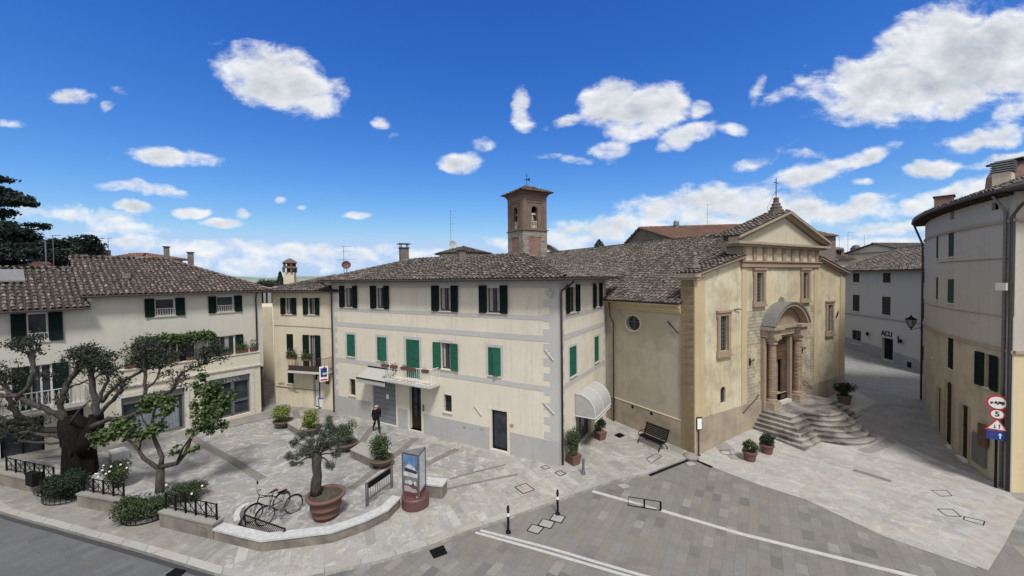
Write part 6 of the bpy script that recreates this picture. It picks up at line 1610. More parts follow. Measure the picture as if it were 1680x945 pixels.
# small polygonal house behind the town house
q = at(719, 421, 40); c = at(760, 412, 43)
o = thing('low_tower_house', 'low cream rooftop with a shallow tiled cap just above the ridge of the central house', 'house', (c.x, c.y, 0))
mb = MB(); mb.lathe([(2.6, 0), (2.6, at(760, 415, 43).z)], (c.x, c.y, 0), 8); mb.build('wall', M['cream'], o)
t, u = MB(), MB(); ze_ = at(760, 417, 43).z; n = 8; pk = Vector((c.x, c.y, at(760, 404.5, 43).z))
cs = [Vector((c.x+3.1*math.cos(6.2832*i/n), c.y+3.1*math.sin(6.2832*i/n), ze_)) for i in range(n)]
for i in range(n): roofplane(t, u, [cs[i], cs[(i+1) % n], pk], thick=.05)
ro = u.build('roof', M['tile_under'], o, normals=False); t.build('roof_tiles', M['tile'], ro, normals=False)
# gable by the bell tower
A_ = at(900, 404, 52); B_ = at(924, 421.5, 50); 
o = thing('gabled_outhouse', 'small cream gable with one dark window beside the foot of the bell tower', 'house', (B_.x, B_.y, 0))
C_ = at(862, 421, 53); d_ = Vector((.25, 1, 0)).normalized()*7
mb = MB(); mb.poly([Vector((C_.x, C_.y, 0)), C_, A_, B_, Vector((B_.x, B_.y, 0))]); mb.quad((B_.x, B_.y, 0), (B_.x+d_.x, B_.y+d_.y, 0), B_+d_, B_); mb.build('wall', M['cream_small'], o, normals=False)
t, u = MB(), MB(); v = (B_-A_)*.15; lf = Vector((0, 0, .1)); fr = -d_*.06
roofplane(t, u, [B_+v+lf+fr, B_+v+lf+d_, A_+lf+d_, A_+lf+fr], thick=.12); v = (C_-A_)*.1; roofplane(t, u, [C_+v+lf+d_, C_+v+lf+fr, A_+lf+fr, A_+lf+d_], thick=.12)
ro = u.build('roof', M['tile_under'], o, normals=False); t.build('roof_tiles', M['tile'], ro, normals=False)
gw = Wall(C_, B_); r = gw.rect(902, 908, 413, 421); mb = MB(); gw.box(mb, r[0], r[1], r[2], r[3], .01, .06); mb.build('window', M['black'], o)
# red roof behind the left house and its chimney
house('far_house', 'distant red tiled roof just beyond the ridge of the left house', 180, 423.5, 48, 4.6, 5, 97, 13, 'cream_small', 'tile_red', 'tile_red_under', hips=(False, True))
q = at(168, 412, 47); o2 = thing('roof_chimney', 'broad grey masonry chimney beside the distant red roof on the left', 'chimney', (q.x, q.y, 9))
mb = MB(); mb.box((q.x, q.y, 11.2), (1.1, .9, 4.4), .2); mb.box((q.x-.3, q.y, 13.3), (.4, .6, .5), .2); mb.build('stack', M['bg_stone'], o2)
mb = MB(); mb.box((q.x+.1, q.y, 13.43), (.9, 1., .08), .2); mb.build('cap', M['tile_under'], o2)
q = at(178, 411, 46); antenna(q.x, q.y, q.z-.5, 1.9, 'small aerial beside the block chimney of the distant red roofed house on the left', 2, .7)
# right: long roofs behind the church wing
house('long_house', 'long low house with a grey tiled roof behind the right wing of the church', 1396, 425, 60, 26, 10, -84, 14, 'acli', 'tile', 'tile_under')
house('far_house', 'far house with a pinkish brown roof at the horizon between church and white building', 1462, 421, 74, 18, 9, -88, 12, 'acli', 'tile_red', 'tile_red_under')
house('far_house', 'cream house corner with a pale roof edge rising just behind the white building', 1482, 409, 58, 12, 8, 80, 16, 'cream', 'tile', 'tile_under')
for (px, py, d, w, lab) in ((1370, 412, 66, 2.2, 'brown chimney hut with an arched opening on the roofs right of the church'), (1404, 408, 66, 1.0, 'squat rounded chimney in the middle of the roofs right of the church'), (1461, 408, 66, 1.1, 'squat rounded chimney at the right end of the far roofs')):
    q = at(px, py, d); o2 = thing('roof_chimney', lab, 'chimney', (q.x, q.y, q.z-1.5)); mb = MB(); mb.box((q.x, q.y, q.z-.7), (w, 1, 1.8)); mb.lathe([(w*.55, 0), (w*.5, .25), (w*.2, .45)], (q.x, q.y, q.z+.2), 8); mb.build('stack', M['bg_stone'], o2)
    mb = MB(); mb.box((q.x+w*.1, q.y-.52, q.z-.3), (w*.3, .05, .6)); mb.build('opening', M['black'], o2)
for i, (px, y0, y1, n, w) in enumerate(((1363, 410, 384, 2, 1.6), (1377, 410, 389, 2, 1.2), (1391, 410, 381, 3, 1.8), (1418, 408, 386, 2, 1.5))):
    a = at(px, y0, 62); b = at(px, y1, 62); antenna(a.x, a.y, a.z-.5, b.z-a.z+.5, ['first', 'second and shortest', 'third and tallest', 'fourth'][i]+' aerial from the left among those right of the church', n, w, .1)
q = at(564.5, 443, 33); b = at(564.5, 404, 33); o = antenna(q.x, q.y, q.z-.5, b.z-q.z+.5, 'antenna with a long crossbar above the red dish where the two central roofs meet', 2, 1.1)
mb = MB(); mb.tube([Vector((q.x-.6, q.y, q.z+.85)), Vector((q.x+1.1, q.y, q.z+.9))], .015, 4); mb.build('crossbar', M['irongrey'], o)
def dish(px, py, d, r, mat, label, tilt=.5):
    q = at(px, py, d); o = thing('satellite_dish', label, 'satellite dish', (q.x, q.y, q.z-.8))
    mb = MB(); M4 = Matrix.Rotation(R_(25), 3, 'Z') @ Matrix.Rotation(R_(70), 3, 'X'); vs = []; n = 16
    for k, (rr, h) in enumerate(((0.02, 0), (r*.5, .03), (r, .12))):
        for i in range(n): v = M4 @ Vector((rr*math.cos(6.283*i/n), rr*math.sin(6.283*i/n), h)); vs.append(q+v)
    mb.add(vs, [(k*n+i, k*n+(i+1) % n, (k+1)*n+(i+1) % n, (k+1)*n+i) for k in range(2) for i in range(n)]); mb.build('dish', M[mat], o, normals=False)
    mb = MB(); mb.tube([q+Vector((0, .1, -1.1)), q+Vector((0, .1, 0))], .03, 5); v = M4 @ Vector((0, 0, .45)); mb.tube([q+M4 @ Vector((0, -r*.9, .1)), q+v], .015, 4); mb.build('mast', M['irongrey'], o)
dish(568, 435.5, 32.5, .36, 'satellite', 'red brown satellite dish where the two central roofs meet')
dish(743, 402, 42, .45, 'grey_dish', 'grey satellite dish on the roof peak behind the central house')
q = at(740, 412, 42); b = at(740.5, 346, 42); antenna(q.x, q.y, q.z, b.z-q.z, 'tall antenna mast rising behind the central house', 4, 1.1)
q = at(88, 427, 27); b = at(84, 386, 27); o = antenna(q.x, q.y, q.z-.6, b.z-q.z+.6, 'bent antenna mast on the corner where the two left roofs meet', 1, .9)
q = at(76, 436, 25); b = at(76, 396, 25); o = thing('roof_pole', 'bare grey pole behind the lower left roof', 'pole', (q.x, q.y, q.z-.5)); mb = MB(); mb.tube([(q.x, q.y, q.z-.5), (q.x, q.y, b.z)], .035, 6); mb.tube([(q.x-.2, q.y, b.z), (q.x+.05, q.y, b.z+.02)], .03, 5); mb.build('pole', M['irongrey'], o)
q = at(61, 434, 27); o = thing('roof_awning', 'dull red awning behind the lower left roof', 'awning', (q.x, q.y, q.z-.8)); mb = MB(); mb.extr([(q.x-.5, q.y, q.z-.5), (q.x+.5, q.y, q.z-.5), (q.x+.45, q.y, q.z+.06), (q.x+.2, q.y, q.z+.2), (q.x-.3, q.y, q.z+.18), (q.x-.45, q.y, q.z)], (0, .5, 0)); mb.build('cloth', M['satellite'], o)

al0 = T(440, 661, .11); o = thing('alley_house', 'shaded house wall at the back of the narrow alley left of the narrow house', 'house', (al0.x, al0.y+6, 0))
mb = MB(); mb.prism([(al0.x-7, al0.y+5), (al0.x+1, al0.y+7.5), (al0.x-1, al0.y+13), (al0.x-9, al0.y+11)], -.2, 7.2); mb.build('wall', M['cream_small'], o)
# =================================================================== low walls round the piazza
ZK = KZ
def wallseg(name, label, pxs, h, th=.42, cap='marble', group='low stone walls round the piazza', body='wallstone', close=None):
    """pxs: picture points along the foot of the outer face"""
    F_ = [Vector(P2(x, y, KZ)) for x, y in pxs]
    n = len(F_); B_ = []
    for i in range(n):
        a = F_[max(i-1, 0)]; b = F_[min(i+1, n-1)]; t = (b-a).normalized(); nn_ = Vector((-t.y, t.x))
        if i not in (0, n-1):
            t1 = (F_[i]-F_[i-1]).normalized(); t2 = (F_[i+1]-F_[i]).normalized(); nn_ = nn_/max(.5, math.cos(t1.angle(t2)/2))
        B_.append(F_[i]+nn_*th)
    o = thing(name, label, 'wall', (F_[0].x, F_[0].y, hz(*F_[0])+KZ), group)
    mb = MB(); mc = MB()
    def z(p): return hz(p.x, p.y)+KZ
    for i in range(n-1):
        a, b, c, d = F_[i], F_[i+1], B_[i+1], B_[i]
        mb.add([(p.x, p.y, z(p)-.15) for p in (a, b, c, d)]+[(p.x, p.y, z(p)+h-.07) for p in (a, b, c, d)], [(0, 1, 5, 4), (2, 3, 7, 6)]+([(3, 0, 4, 7)] if i == 0 else [])+([(1, 2, 6, 5)] if i == n-2 else []))
        ov = .03
        def off(p, q, s_): v = (p-q).normalized()*ov; return p+v
        a2, d2, b2, c2 = off(a, d, 1), off(d, a, 1), off(b, c, 1), off(c, b, 1)
        if i == 0: e = (a-b).normalized()*ov; a2 += e; d2 += e
        if i == n-2: e = (b-a).normalized()*ov; b2 += e; c2 += e
        mc.add([(p.x, p.y, z(p)+h-.07) for p in (a2, b2, c2, d2)]+[(p.x, p.y, z(p)+h) for p in (a2, b2, c2, d2)], [(3, 2, 1, 0), (4, 5, 6, 7), (0, 1, 5, 4), (2, 3, 7, 6)]+([(3, 0, 4, 7)] if i == 0 else [])+([(1, 2, 6, 5)] if i == n-2 else []))
    mb.build('wall_body', M[body], o); mc.build('coping', M[cap], o); return F_, B_
WG = 'low_wall'
seg1 = wallseg(WG, 'low stone wall with iron fence at the far left edge, before the black box', [(-30, 789), (0, 796), (66, 811)], .58, .4, 'wallstone_cap')
seg2 = wallseg(WG, 'low stone wall between the two hedges in front of the big pollarded tree', [(127, 831), (196, 844)], .56, .4, 'wallstone_cap')
seg3 = wallseg(WG, 'low stone wall with iron fence between the round hedge and the marble topped wall', [(262, 864), (349.5, 885.5)], .60, .4, 'wallstone_cap')
seg4 = wallseg(WG, 'long angled low wall with white marble top from the bicycles to the advertising column', [(351, 886), (428.6, 905.5), (543.7, 891), (600, 871), (636.7, 852.6), (657, 832)], .42, .36)
seg5 = wallseg(WG, 'short white topped wall block right of the advertising column', [(688, 815), (712, 817.5), (726, 819)], .60, .55)
def fence(name, label, F_, k0, h=.62, post=.05, a0=.05, a1=None, zb=.58):
    a, b = F_[0][k0], F_[0][k0+1]; B_ = F_[1]
    a = a*.5+B_[k0]*.5; b = b*.5+B_[k0+1]*.5
    L = (b-a).length; t = (b-a)/L
    o = thing(name, label, 'fence', (a.x, a.y, hz(a.x, a.y)+KZ+zb), 'iron fences on the low walls')
    mb = MB(); n = max(2, round(L/.62)); P_ = []
    for i in range(n+1):
        q = a+t*(L*(.02+.96*i/n)); z0 = hz(q.x, q.y)+KZ+zb; P_.append(Vector((q.x, q.y, z0)))
    rz = math.atan2(t.y, t.x)
    for p in P_:
        m2_ = MB(); m2_.box((p.x, p.y, p.z+h/2), (post, post, h), rz); m2_.build('post', M['iron'], o)
    for i in range(n):
        p, q = P_[i], P_[i+1]
        for z in (.1, h-.03): mb.tube([p+Vector((0, 0, z)), q+Vector((0, 0, z))], .02, 4)
        mb.tube([p+Vector((0, 0, .1)), q+Vector((0, 0, h-.03))], .014, 4); mb.tube([p+Vector((0, 0, h-.03)), q+Vector((0, 0, .1))], .014, 4)
        mid = (p+q)/2; mb.tube([mid+Vector((0, 0, .1)), mid+Vector((0, 0, h-.03))], .01, 4)
    mb.build('panel', M['iron'], o)
e_ = seg1[0][2]+(seg1[0][2]-seg1[0][1])*.22; e2_ = seg1[1][2]+(seg1[1][2]-seg1[1][1])*.22
fence('iron_fence', 'black cross braced iron fence at the far left edge on the low wall', ([0, seg1[0][1], e_], [0, seg1[1][1], e2_]), 1)
fence('iron_fence', 'black iron fence half hidden by leaves between the two hedges', seg2, 0, zb=.56)
fence('iron_fence', 'black iron fence right of the round hedge, ending at the marble topped wall', seg3, 0, zb=.6)
# black mail box on a post
q = T(55, 812, KZ); o = thing('black_box', 'black metal box leaning on the low wall left of the hedge', 'box', (q.x, q.y, q.z))
mb = MB(); mb.box((q.x, q.y, q.z+.72), (.58, .25, .56), -.35); mb.build('box', M['black'], o)
mb = MB(); mb.box((q.x+.36, q.y+.05, q.z+.5), (.09, .09, 1.0), 0); mb.build('post', M['iron'], o)
# stainless railing with banner on the wall
a, b = T(601, 832, KZ), T(644, 800, KZ)
a = Vector((a.x, a.y, KZ)); b = Vector((b.x, b.y, KZ))
o = thing('metal_railing', 'grey tube railing with a dark banner plate behind the marble topped wall', 'railing', tuple(a))
h = .98; mb = MB()
for f in (0, .06, .94, 1): p = a+(b-a)*f; mb.tube([p, p+Vector((0, 0, h))], .03, 6)
for z in (h, .3): mb.tube([a+Vector((0, 0, z)), b+Vector((0, 0, z))], .028, 6)
for i in range(1, 12): p = a+(b-a)*(i/12); mb.tube([p+Vector((0, 0, .3)), p+Vector((0, 0, h-.3))], .014, 4)
mb.build('frame', M['irongrey'], o)
mb = MB(); d = (b-a).normalized(); p0, p1 = a+(b-a)*.08, a+(b-a)*.92; mb.extr([p0+Vector((0, 0, h-.28)), p1+Vector((0, 0, h-.28)), p1+Vector((0, 0, h-.03)), p0+Vector((0, 0, h-.03))], (0, -.03, 0)); mb.build('banner', M['black'], o)
# ------------------------------------------------------------------ advertising column
q = T(677.5, 838, KZ); c = Vector((q.x, q.y+.42, KZ))
o = thing('advertising_column', 'three sided advertising column with a photo panel on a round rust brown base', 'advertising column', tuple(c))
mb = MB(); mb.lathe([(.54, 0), (.56, .03), (.56, .42), (.53, .46)], tuple(c), 36); mb.build('base', M['rust'], o, smooth=False)
tri = [c+Vector((-.50, -.06, 0)), c+Vector((.25, -.38, 0)), c+Vector((.35, .42, 0))]
H0, H1 = .46, 2.25
mb = MB(); mb.prism([(p.x, p.y) for p in tri], KZ+H0, KZ+H1); pr_ = mb.build('body', M['rust'], o)
mb = MB(); mb.prism([(p.x+(p.x-c.x)*.05, p.y+(p.y-c.y)*.05) for p in tri], KZ+H1, KZ+H1+.03); mb.build('top_plate', M['metal_sheet'], o)
TW = Wall(tri[0], tri[1]); TL = TW.L
mb = MB()
for p in tri: mb.tube([Vector((p.x, p.y, KZ+H0)), Vector((p.x, p.y, KZ+H1))], .025, 6)
mb.build('edge_trim', M['irongrey'], o)
M['poster_sky'] = simple('poster_sky', (.10, .19, .36), .4, var=.25, scale=3); M['poster_snow'] = simple('poster_snow', (.42, .45, .48), .4, var=.3, scale=8); M['poster_grey'] = simple('poster_grey_trees', (.14, .15, .15), .4, var=.5, scale=14); M['poster_roof'] = simple('poster_pale_roof', (.36, .42, .5), .4)
def tq(mb, u0, u1, z0, z1, d): TW.box(mb, u0*TL, u1*TL, KZ+z0, KZ+z1, d-.002, d)
mb = MB(); tq(mb, .06, .94, 1.48, 2.2, .006); ph = mb.build('poster', M['poster_sky'], pr_)
mb = MB(); tq(mb, .06, .94, 1.30, 1.48, .006); mb.poly([TW.p(TL*.12, KZ+1.66, .011), TW.p(TL*.9, KZ+1.58, .011), TW.p(TL*.72, KZ+1.74, .011), TW.p(TL*.4, KZ+1.84, .011)]); mb.poly([TW.p(TL*(.5+.18*math.cos(i)), KZ+1.07+.10*math.sin(i), .012) for i in range(6)]); mb.poly([TW.p(TL*(.25+.09*math.cos(i)), KZ+1.06+.09*math.sin(i), .012) for i in range(6)]); mb.poly([TW.p(TL*(.78+.09*math.cos(i)), KZ+1.06+.1*math.sin(i), .012) for i in range(6)]); mb.build('poster_snow', M['poster_snow'], pr_, normals=False)
mb = MB(); tq(mb, .06, .94, .95, 1.30, .006); mb.build('poster_trees', M['poster_grey'], pr_)
mb = MB(); mb.poly([TW.p(TL*.15, KZ+1.52, .012), TW.p(TL*.88, KZ+1.46, .012), TW.p(TL*.88, KZ+1.58, .012), TW.p(TL*.15, KZ+1.66, .012)]); mb.poly([TW.p(TL*.58, KZ+.96, .013), TW.p(TL*.75, KZ+.96, .013), TW.p(TL*.66, KZ+1.12, .013)])
for (u, zt_) in ((.14, 2.1), (.22, 2.0), (.8, 2.12), (.9, 2.0), (.86, 1.9)): mb.add([TW.p(TL*u, KZ+1.6, .012), TW.p(TL*(u+.015), KZ+1.6, .012), TW.p(TL*(u+.03), KZ+zt_, .012)], [(0, 1, 2)]); mb.add([TW.p(TL*u, KZ+1.8, .012), TW.p(TL*(u+.012), KZ+1.8, .012), TW.p(TL*(u+.09), KZ+zt_-.06, .012)], [(0, 1, 2)])
mb.build('poster_house', M['paint_black'], pr_, normals=False)
mb = MB()
for i, (w0, w1) in enumerate(((.1, .45), (.1, .6), (.1, .85), (.1, .88), (.1, .9), (.1, .8))): tq(mb, w0, w1, .88-.04*i, .892-.04*i, .008)
tq(mb, .84, .92, .5, .53, .008); mb.build('poster_lines', M['sign_white'], pr_)
TW2 = Wall(tri[1], tri[2]); mb = MB(); TW2.box(mb, TW2.L*.1, TW2.L*.9, KZ+.7, KZ+2.18, .004, .006); mb.build('side_poster', M['poster_snow'], pr_)
# ------------------------------------------------------------------ bollards, frames, manholes
def bollard(px, py, h, label, striped=True):
    q = T(px, py, 0.0 if striped else KZ); o = thing('bollard', label, 'bollard', tuple(q), 'black bollards on the road' if striped else None)
    mb = MB(); r = .045
    if striped: mb.lathe([(.10, 0), (.10, .05), (r+.01, .09), (r, .12), (r, h*.96), (r*.8, h)], tuple(q), 12)
    else: mb.lathe([(.12, 0), (.12, .06), (.075, .16), (.065, .2), (.06, h*.86), (.075, h*.88), (.06, h*.93), (.065, h*.97), (.02, h)], tuple(q), 12)
    mb.build('post', M['black'] if striped else M['irongrey'], o, smooth=False)
    if striped:
        mb = MB(); mb.lathe([(r+.004, h*.62), (r+.004, h*.74)], tuple(q), 12); mb.build('reflective_band', M['sign_white'], o)
        mb = MB(); mb.lathe([(r+.012, h*.84), (r+.012, h*.88)], tuple(q), 12); mb.build('collar', M['rubber'], o)
bollard(834, 874, 1.02, 'slim black bollard with white band, the nearer one beside the double white line')
bollard(915, 844, 1.0, 'slim black bollard with white band, the farther one at the kerb by the manholes')
bollard(957, 777.5, .74, 'short grey cast bollard on the pavement beside the square plant pot', False)
def onground(pxs, z): return [T(x, y, z) for x, y in pxs]
def frame_mark(label, pxs, w=.035, z=.006, mat='black', fill=None, kind='manhole_cover', cat='manhole cover', group='manhole covers in the paving', r0=None):
    P_ = onground(pxs, z); c = sum(P_, Vector())/len(P_); o = thing(kind, label, cat, tuple(c), group)
    mb = MB(); n = len(P_)
    for i in range(n):
        a, b = P_[i], P_[(i+1) % n]; t = (b-a).normalized(); s_ = Vector((-t.y, t.x, 0))*w*.5
        mb.add([a-s_, b-s_, b+s_, a+s_, a-s_+Vector((0, 0, .006)), b-s_+Vector((0, 0, .006)), b+s_+Vector((0, 0, .006)), a+s_+Vector((0, 0, .006+.0005*i))], [(4, 5, 6, 7), (0, 1, 5, 4), (2, 3, 7, 6)])
    mb.build('rim', M[mat], o, normals=False)
    if fill: mb = MB(); mb.poly([p+Vector((0, 0, .003)) for p in P_]); mb.build('cover', M[fill], o, normals=False)
    return o, P_
K8 = lambda x, y: (780+x/3.78, 640+y/3.78)
z1_ = .006; zp = KZ+.012
frame_mark('stone filled manhole nearest the double white line, first of three in a row', [K8(320, 872), K8(352, 832), K8(424, 853), K8(388, 893)], .04, fill='cover')
frame_mark('stone filled manhole in the middle of the three in a row on the road', [K8(388, 838), K8(418, 798), K8(494, 818), K8(466, 860)], .04, fill='cover')
frame_mark('stone filled manhole nearest the farther black bollard, last of three in a row', [K8(460, 804), K8(490, 764), K8(558, 786), K8(530, 826)], .04, fill='cover')
frame_mark('large square manhole in a pale stone surround on the pavement', [K8(244, 602), K8(314, 578), K8(366, 618), K8(296, 643)], .04, zp+.004, fill='kerb')
P_ = [T(*K8(*p), zp) for p in ((165, 614), (300, 545), (400, 612), (260, 674))]; o = thing('manhole_surround', 'pale stone paving surround of the large square manhole', 'paving slab', tuple(P_[0])); mb = MB(); mb.poly(P_); mb.build('slab', M['kerb'], o, normals=False)
frame_mark('small manhole on the pavement below the grey quoined corner', [K8(492, 512), K8(528, 498), K8(562, 518), K8(524, 532)], .03, zp)
frame_mark('tiny manhole by the plinth left of the grey quoined corner', [K8(404, 478), K8(436, 466), K8(464, 482), K8(430, 490)], .025, zp)
frame_mark('pale stone cover at the start of the single white line', [K8(878, 588), K8(926, 576), K8(966, 600), K8(916, 614)], .02, fill='cover', mat='stripe')
frame_mark('pale stone cover beside the dark drain at the church corner', [K8(1300, 450), K8(1345, 440), K8(1372, 462), K8(1330, 474)], .02, fill='cover', mat='stripe')
frame_mark('manhole outline on the paving in front of the black bench', [K8(1060, 425), K8(1120, 393), K8(1155, 410), K8(1090, 455)], .025, zp)
frame_mark('small manhole on the forecourt near the sign post', [K8(1512, 375), K8(1572, 370), K8(1590, 402), K8(1535, 400)], .02, .014)
K5 = lambda x, y: (1240+x/3.707, 690+y/3.707)
frame_mark('diamond shaped manhole outline at the right of the forecourt, farthest of three', [K5(1066, 424), K5(1160, 424), K5(1195, 458), K5(1128, 460)], .02, .014)
frame_mark('diamond shaped manhole outline at the right of the forecourt, middle of three', [K5(1104, 538), K5(1196, 538), K5(1250, 585), K5(1160, 580)], .025, .014)
frame_mark('manhole outline nearest the pink band at the right of the forecourt', [K5(1268, 584), K5(1392, 612), K5(1384, 638), K5(1264, 602)], .03, .014)
# folding metal frame lying by the white line
P4 = [T(*K8(*p), .02) for p in ((948, 714), (1148, 746), (1152, 688), (950, 655))]
o = thing('parking_barrier', 'low rectangular metal frame with dark bars standing over the single white line', 'barrier', tuple(P4[0]))
a, b = P4[0], P4[1]; a2 = a+Vector((0, 0, .36)); b2 = b+Vector((0, 0, .36)); m_ = (a+b)/2
mb = MB(); mb.tube([a, a2, b2, b, a], .018, 5, False); mb.build('frame', M['iron'], o)
mb = MB(); mb.tube([m_, m_+Vector((0, 0, .36))], .035, 5); mb.build('middle_bar', M['iron'], o); mb = MB(); mb.tube([b, b2], .04, 5); mb.build('end_bar', M['iron'], o)
def grate(label, pxs, n, z=.006):
    P_ = onground(pxs, z); c = sum(P_, Vector())/4; o = thing('drain_grate', label, 'drain grate', tuple(c), 'drain grates'); mb = MB(); mb.poly(P_); mb.build('pit', M['black'], o, normals=False)
    mb = MB(); a, b, c_, d = P_
    for i in range(n+1):
        p, q = a+(b-a)*(i/n), d+(c_-d)*(i/n); mb.tube([p+Vector((0, 0, .01)), q+Vector((0, 0, .01))], .016, 4)
    for (p, q) in ((a, b), (b, c_), (c_, d), (d, a), ((a+d)/2, (b+c_)/2)): mb.tube([p+Vector((0, 0, .01)), q+Vector((0, 0, .01))], .018, 4)
    mb.build('bars', M['iron'], o)
grate('rectangular iron drain grate in the road below the marble topped wall', [(705, 904), (727, 895.5), (733.5, 908), (712, 916)], 9)
grate('iron drain grate at the lower left picture edge by the west kerb', [(272, 944), (288, 933), (305, 937), (292, 949)], 8)
grate('small dark floor grate on the paving between the shop awning and the bench', [K8(862, 280), K8(895, 266), K8(926, 282), K8(893, 296)], 6, zp)
# dark drainage channels at the church corner
for pxs, lab in (([(1066, 780), (1098, 767), (1131, 754)], 'dark drain channel along the kerb left of the church corner'), ([(1139, 754.5), (1153, 760), (1168, 766.5)], 'shorter dark drain channel right of the church corner')):
    P_ = [T(x, y, .02) for x, y in pxs]; o = thing('drain_channel', lab, 'drain', tuple(P_[0])); mb = MB()
    for a, b in zip(P_[:-1], P_[1:]):
        t = (b-a).normalized(); s_ = Vector((-t.y, t.x, 0))*.075; mb.extr([a-s_, b-s_, b+s_, a+s_], (0, 0, .02))
    mb.build('channel', M['iron'], o)
# ------------------------------------------------------------------ bench by the church wall
q = T(1077, 736, KZ)
ba, bb = T(1055, 727, KZ), T(1091, 741, KZ)
q = (T(1053, 726, KZ)+T(1086, 738.5, KZ))/2
o = thing('park_bench', 'black slatted bench with a curved back against the church side wall', 'bench', (q.x, q.y, KZ), rz=math.atan2(-SDv.y, -SDv.x))
def bloc(): return MB()
BW = 1.55
mb = bloc()
for i in range(6): mb.box((0, .02-.075*i+.2, .44-.012*(i-2)**2*.3), (BW, .05, .03))
mb.build('seat', M['black'], o, local=True)
mb = bloc()
for i in range(6): mb.box((0, .3+.035*i, .52+.085*i), (BW, .03, .075), rx=R_(-20))
mb.box((0, .50, 1.02), (BW+.06, .05, .05)); mb.build('backrest', M['black'], o, local=True)
for s in (-1, 1):
    mb = bloc(); x = s*(BW/2-.06)
    mb.tube([(x, -.30, 0), (x, -.22, .2), (x, -.05, .38), (x, .25, .42), (x, .38, .7), (x, .5, 1.03)], .028, 6)
    mb.tube([(x, .42, 0), (x, .35, .15), (x, .2, .32), (x, .0, .39)], .028, 6)
    mb.tube([(x, -.22, .42), (x, -.24, .60), (x, -.05, .66), (x, .33, .66)], .022, 6)
    mb.build('leg', M['black'], o, local=True)
# ------------------------------------------------------------------ sign on a pole at the church corner
q = T(1146.5, 747, .02); o = thing('information_sign', 'narrow white notice board on a dark pole at the church corner', 'sign', tuple(q))
mb = MB(); mb.tube([q, q+Vector((0, 0, 2.0))], .035, 8); mb.lathe([(.1, 0), (.1, .03), (.05, .06)], tuple(q), 10); mb.build('pole', M['gutter'], o)
mb = MB(); mb.box((q.x, q.y-.05, q.z+1.72), (.30, .05, .66), R_(8)); mb.build('board', M['black'], o)
mb = MB(); mb.box((q.x+.004, q.y-.08, q.z+1.71), (.245, .012, .56), R_(8)); pp = mb.build('notice', M['sign_white'], o)
# rubber cushion lump at corner: cloth like kerb ramp
q = T(1131, 750, KZ); o = thing('corner_stone', 'rounded stone guard at the foot of the church corner', 'stone', tuple(q)); mb = MB(); mb.lathe([(.42, -.02), (.36, .1), (.2, .2), (.05, .24)], (q.x+.1, q.y+.1, KZ-.05), 10); mb.build('stone', M['wallstone_cap'], o, smooth=True)
# ------------------------------------------------------------------ road signs on the corner pipe
pq = T(1645, 800, 0.); pp_ = CV.p(.28, 0, .34)
sg = thing('road_sign_post', 'dark post carrying a truck sign, a 5 sign, an arrow triangle and a blue plate', 'road sign', (pp_.x, pp_.y, 0))
mb = MB(); mb.tube([(pp_.x, pp_.y, 0), (pp_.x, pp_.y, 4.1)], .045, 8); mb.build('post', M['iron'], sg)
nd_v = (Vector((0, 0, 0))-Vector((pp_.x, pp_.y, 0))).normalized(); nd_v = (nd_v+Vector((-.25, -.5, 0))).normalized()
SW_ = Wall(pp_+nd_v*.09, pp_+nd_v*.09+Vector((-nd_v.y, nd_v.x, 0))); 
if SW_.n.dot(nd_v) < 0: SW_.n = -SW_.n
rt = SW_.right
def sz(py): return SW_.uz(1646, py)[1]
def disc(mb, zc_, r, d, n=32, u=0): mb.add([SW_.p(u+r*math.cos(6.2832*i/n), zc_+r*math.sin(6.2832*i/n), dd) for dd in (d, d+.008) for i in range(n)], [tuple(range(n)), tuple(range(n, 2*n))]+[(i, (i+1) % n, n+(i+1) % n, n+i) for i in range(n)])
def sign(zc_, r, name):
    mb = MB(); disc(mb, zc_, r, 0); s_ = mb.build(name, M['sign_red'], sg); mb = MB(); disc(mb, zc_, r*.76, .009); mb.build('white_face', M['sign_white'], s_); return s_
z1 = sz(662); s1_ = sign(z1, .34, 'no_trucks_sign')
mb = MB()
def sb(mb, x0, x1, z0, z1_, d=.02): # x in reading direction
    a = SW_.p(0, 0, d)+rt*x0; b = SW_.p(0, 0, d)+rt*x1; mb.add([(a.x, a.y, z0), (b.x, b.y, z0), (b.x, b.y, z1_), (a.x, a.y, z1_)], [(0, 1, 2, 3)])
sb(mb, -.2, .2, z1-.045, z1-.015); sb(mb, -.2, -.12, z1-.015, z1+.03); sb(mb, -.08, .0, z1-.015, z1+.05); sb(mb, .02, .2, z1-.015, z1+.07); sb(mb, -.2, -.16, z1-.085, z1-.045); sb(mb, -.02, .03, z1-.085, z1-.045); sb(mb, .12, .17, z1-.085, z1-.045); sb(mb, -.05, -.02, z1+.05, z1+.07)
mb.build('truck_symbol', M['paint_black'], s1_, normals=False)
z2 = sz(681); s2_ = sign(z2, .235, 'weight_limit_sign'); text('lettering', '5', M['paint_black'], s2_, SW_.p(0, z2, .02), rt, (0, 0, 1), .3, .002, bold=.008)
z3 = sz(699.5); mb = MB(); ht = .2
def tri_(mb, s, d0): mb.add([SW_.p(0, 0, dd)+rt*(x*s)+Vector((0, 0, z3+y*s)) for dd in (d0, d0+.008) for (x, y) in ((-.36, -.24), (.36, -.24), (0, .33))], [(0, 1, 2), (3, 4, 5), (0, 1, 4, 3), (1, 2, 5, 4), (2, 0, 3, 5)])
tri_(mb, 1, 0); s3_ = mb.build('two_way_sign', M['sign_red'], sg); mb = MB(); tri_(mb, .72, .009); mb.build('white_face', M['sign_white'], s3_)
mb = MB()
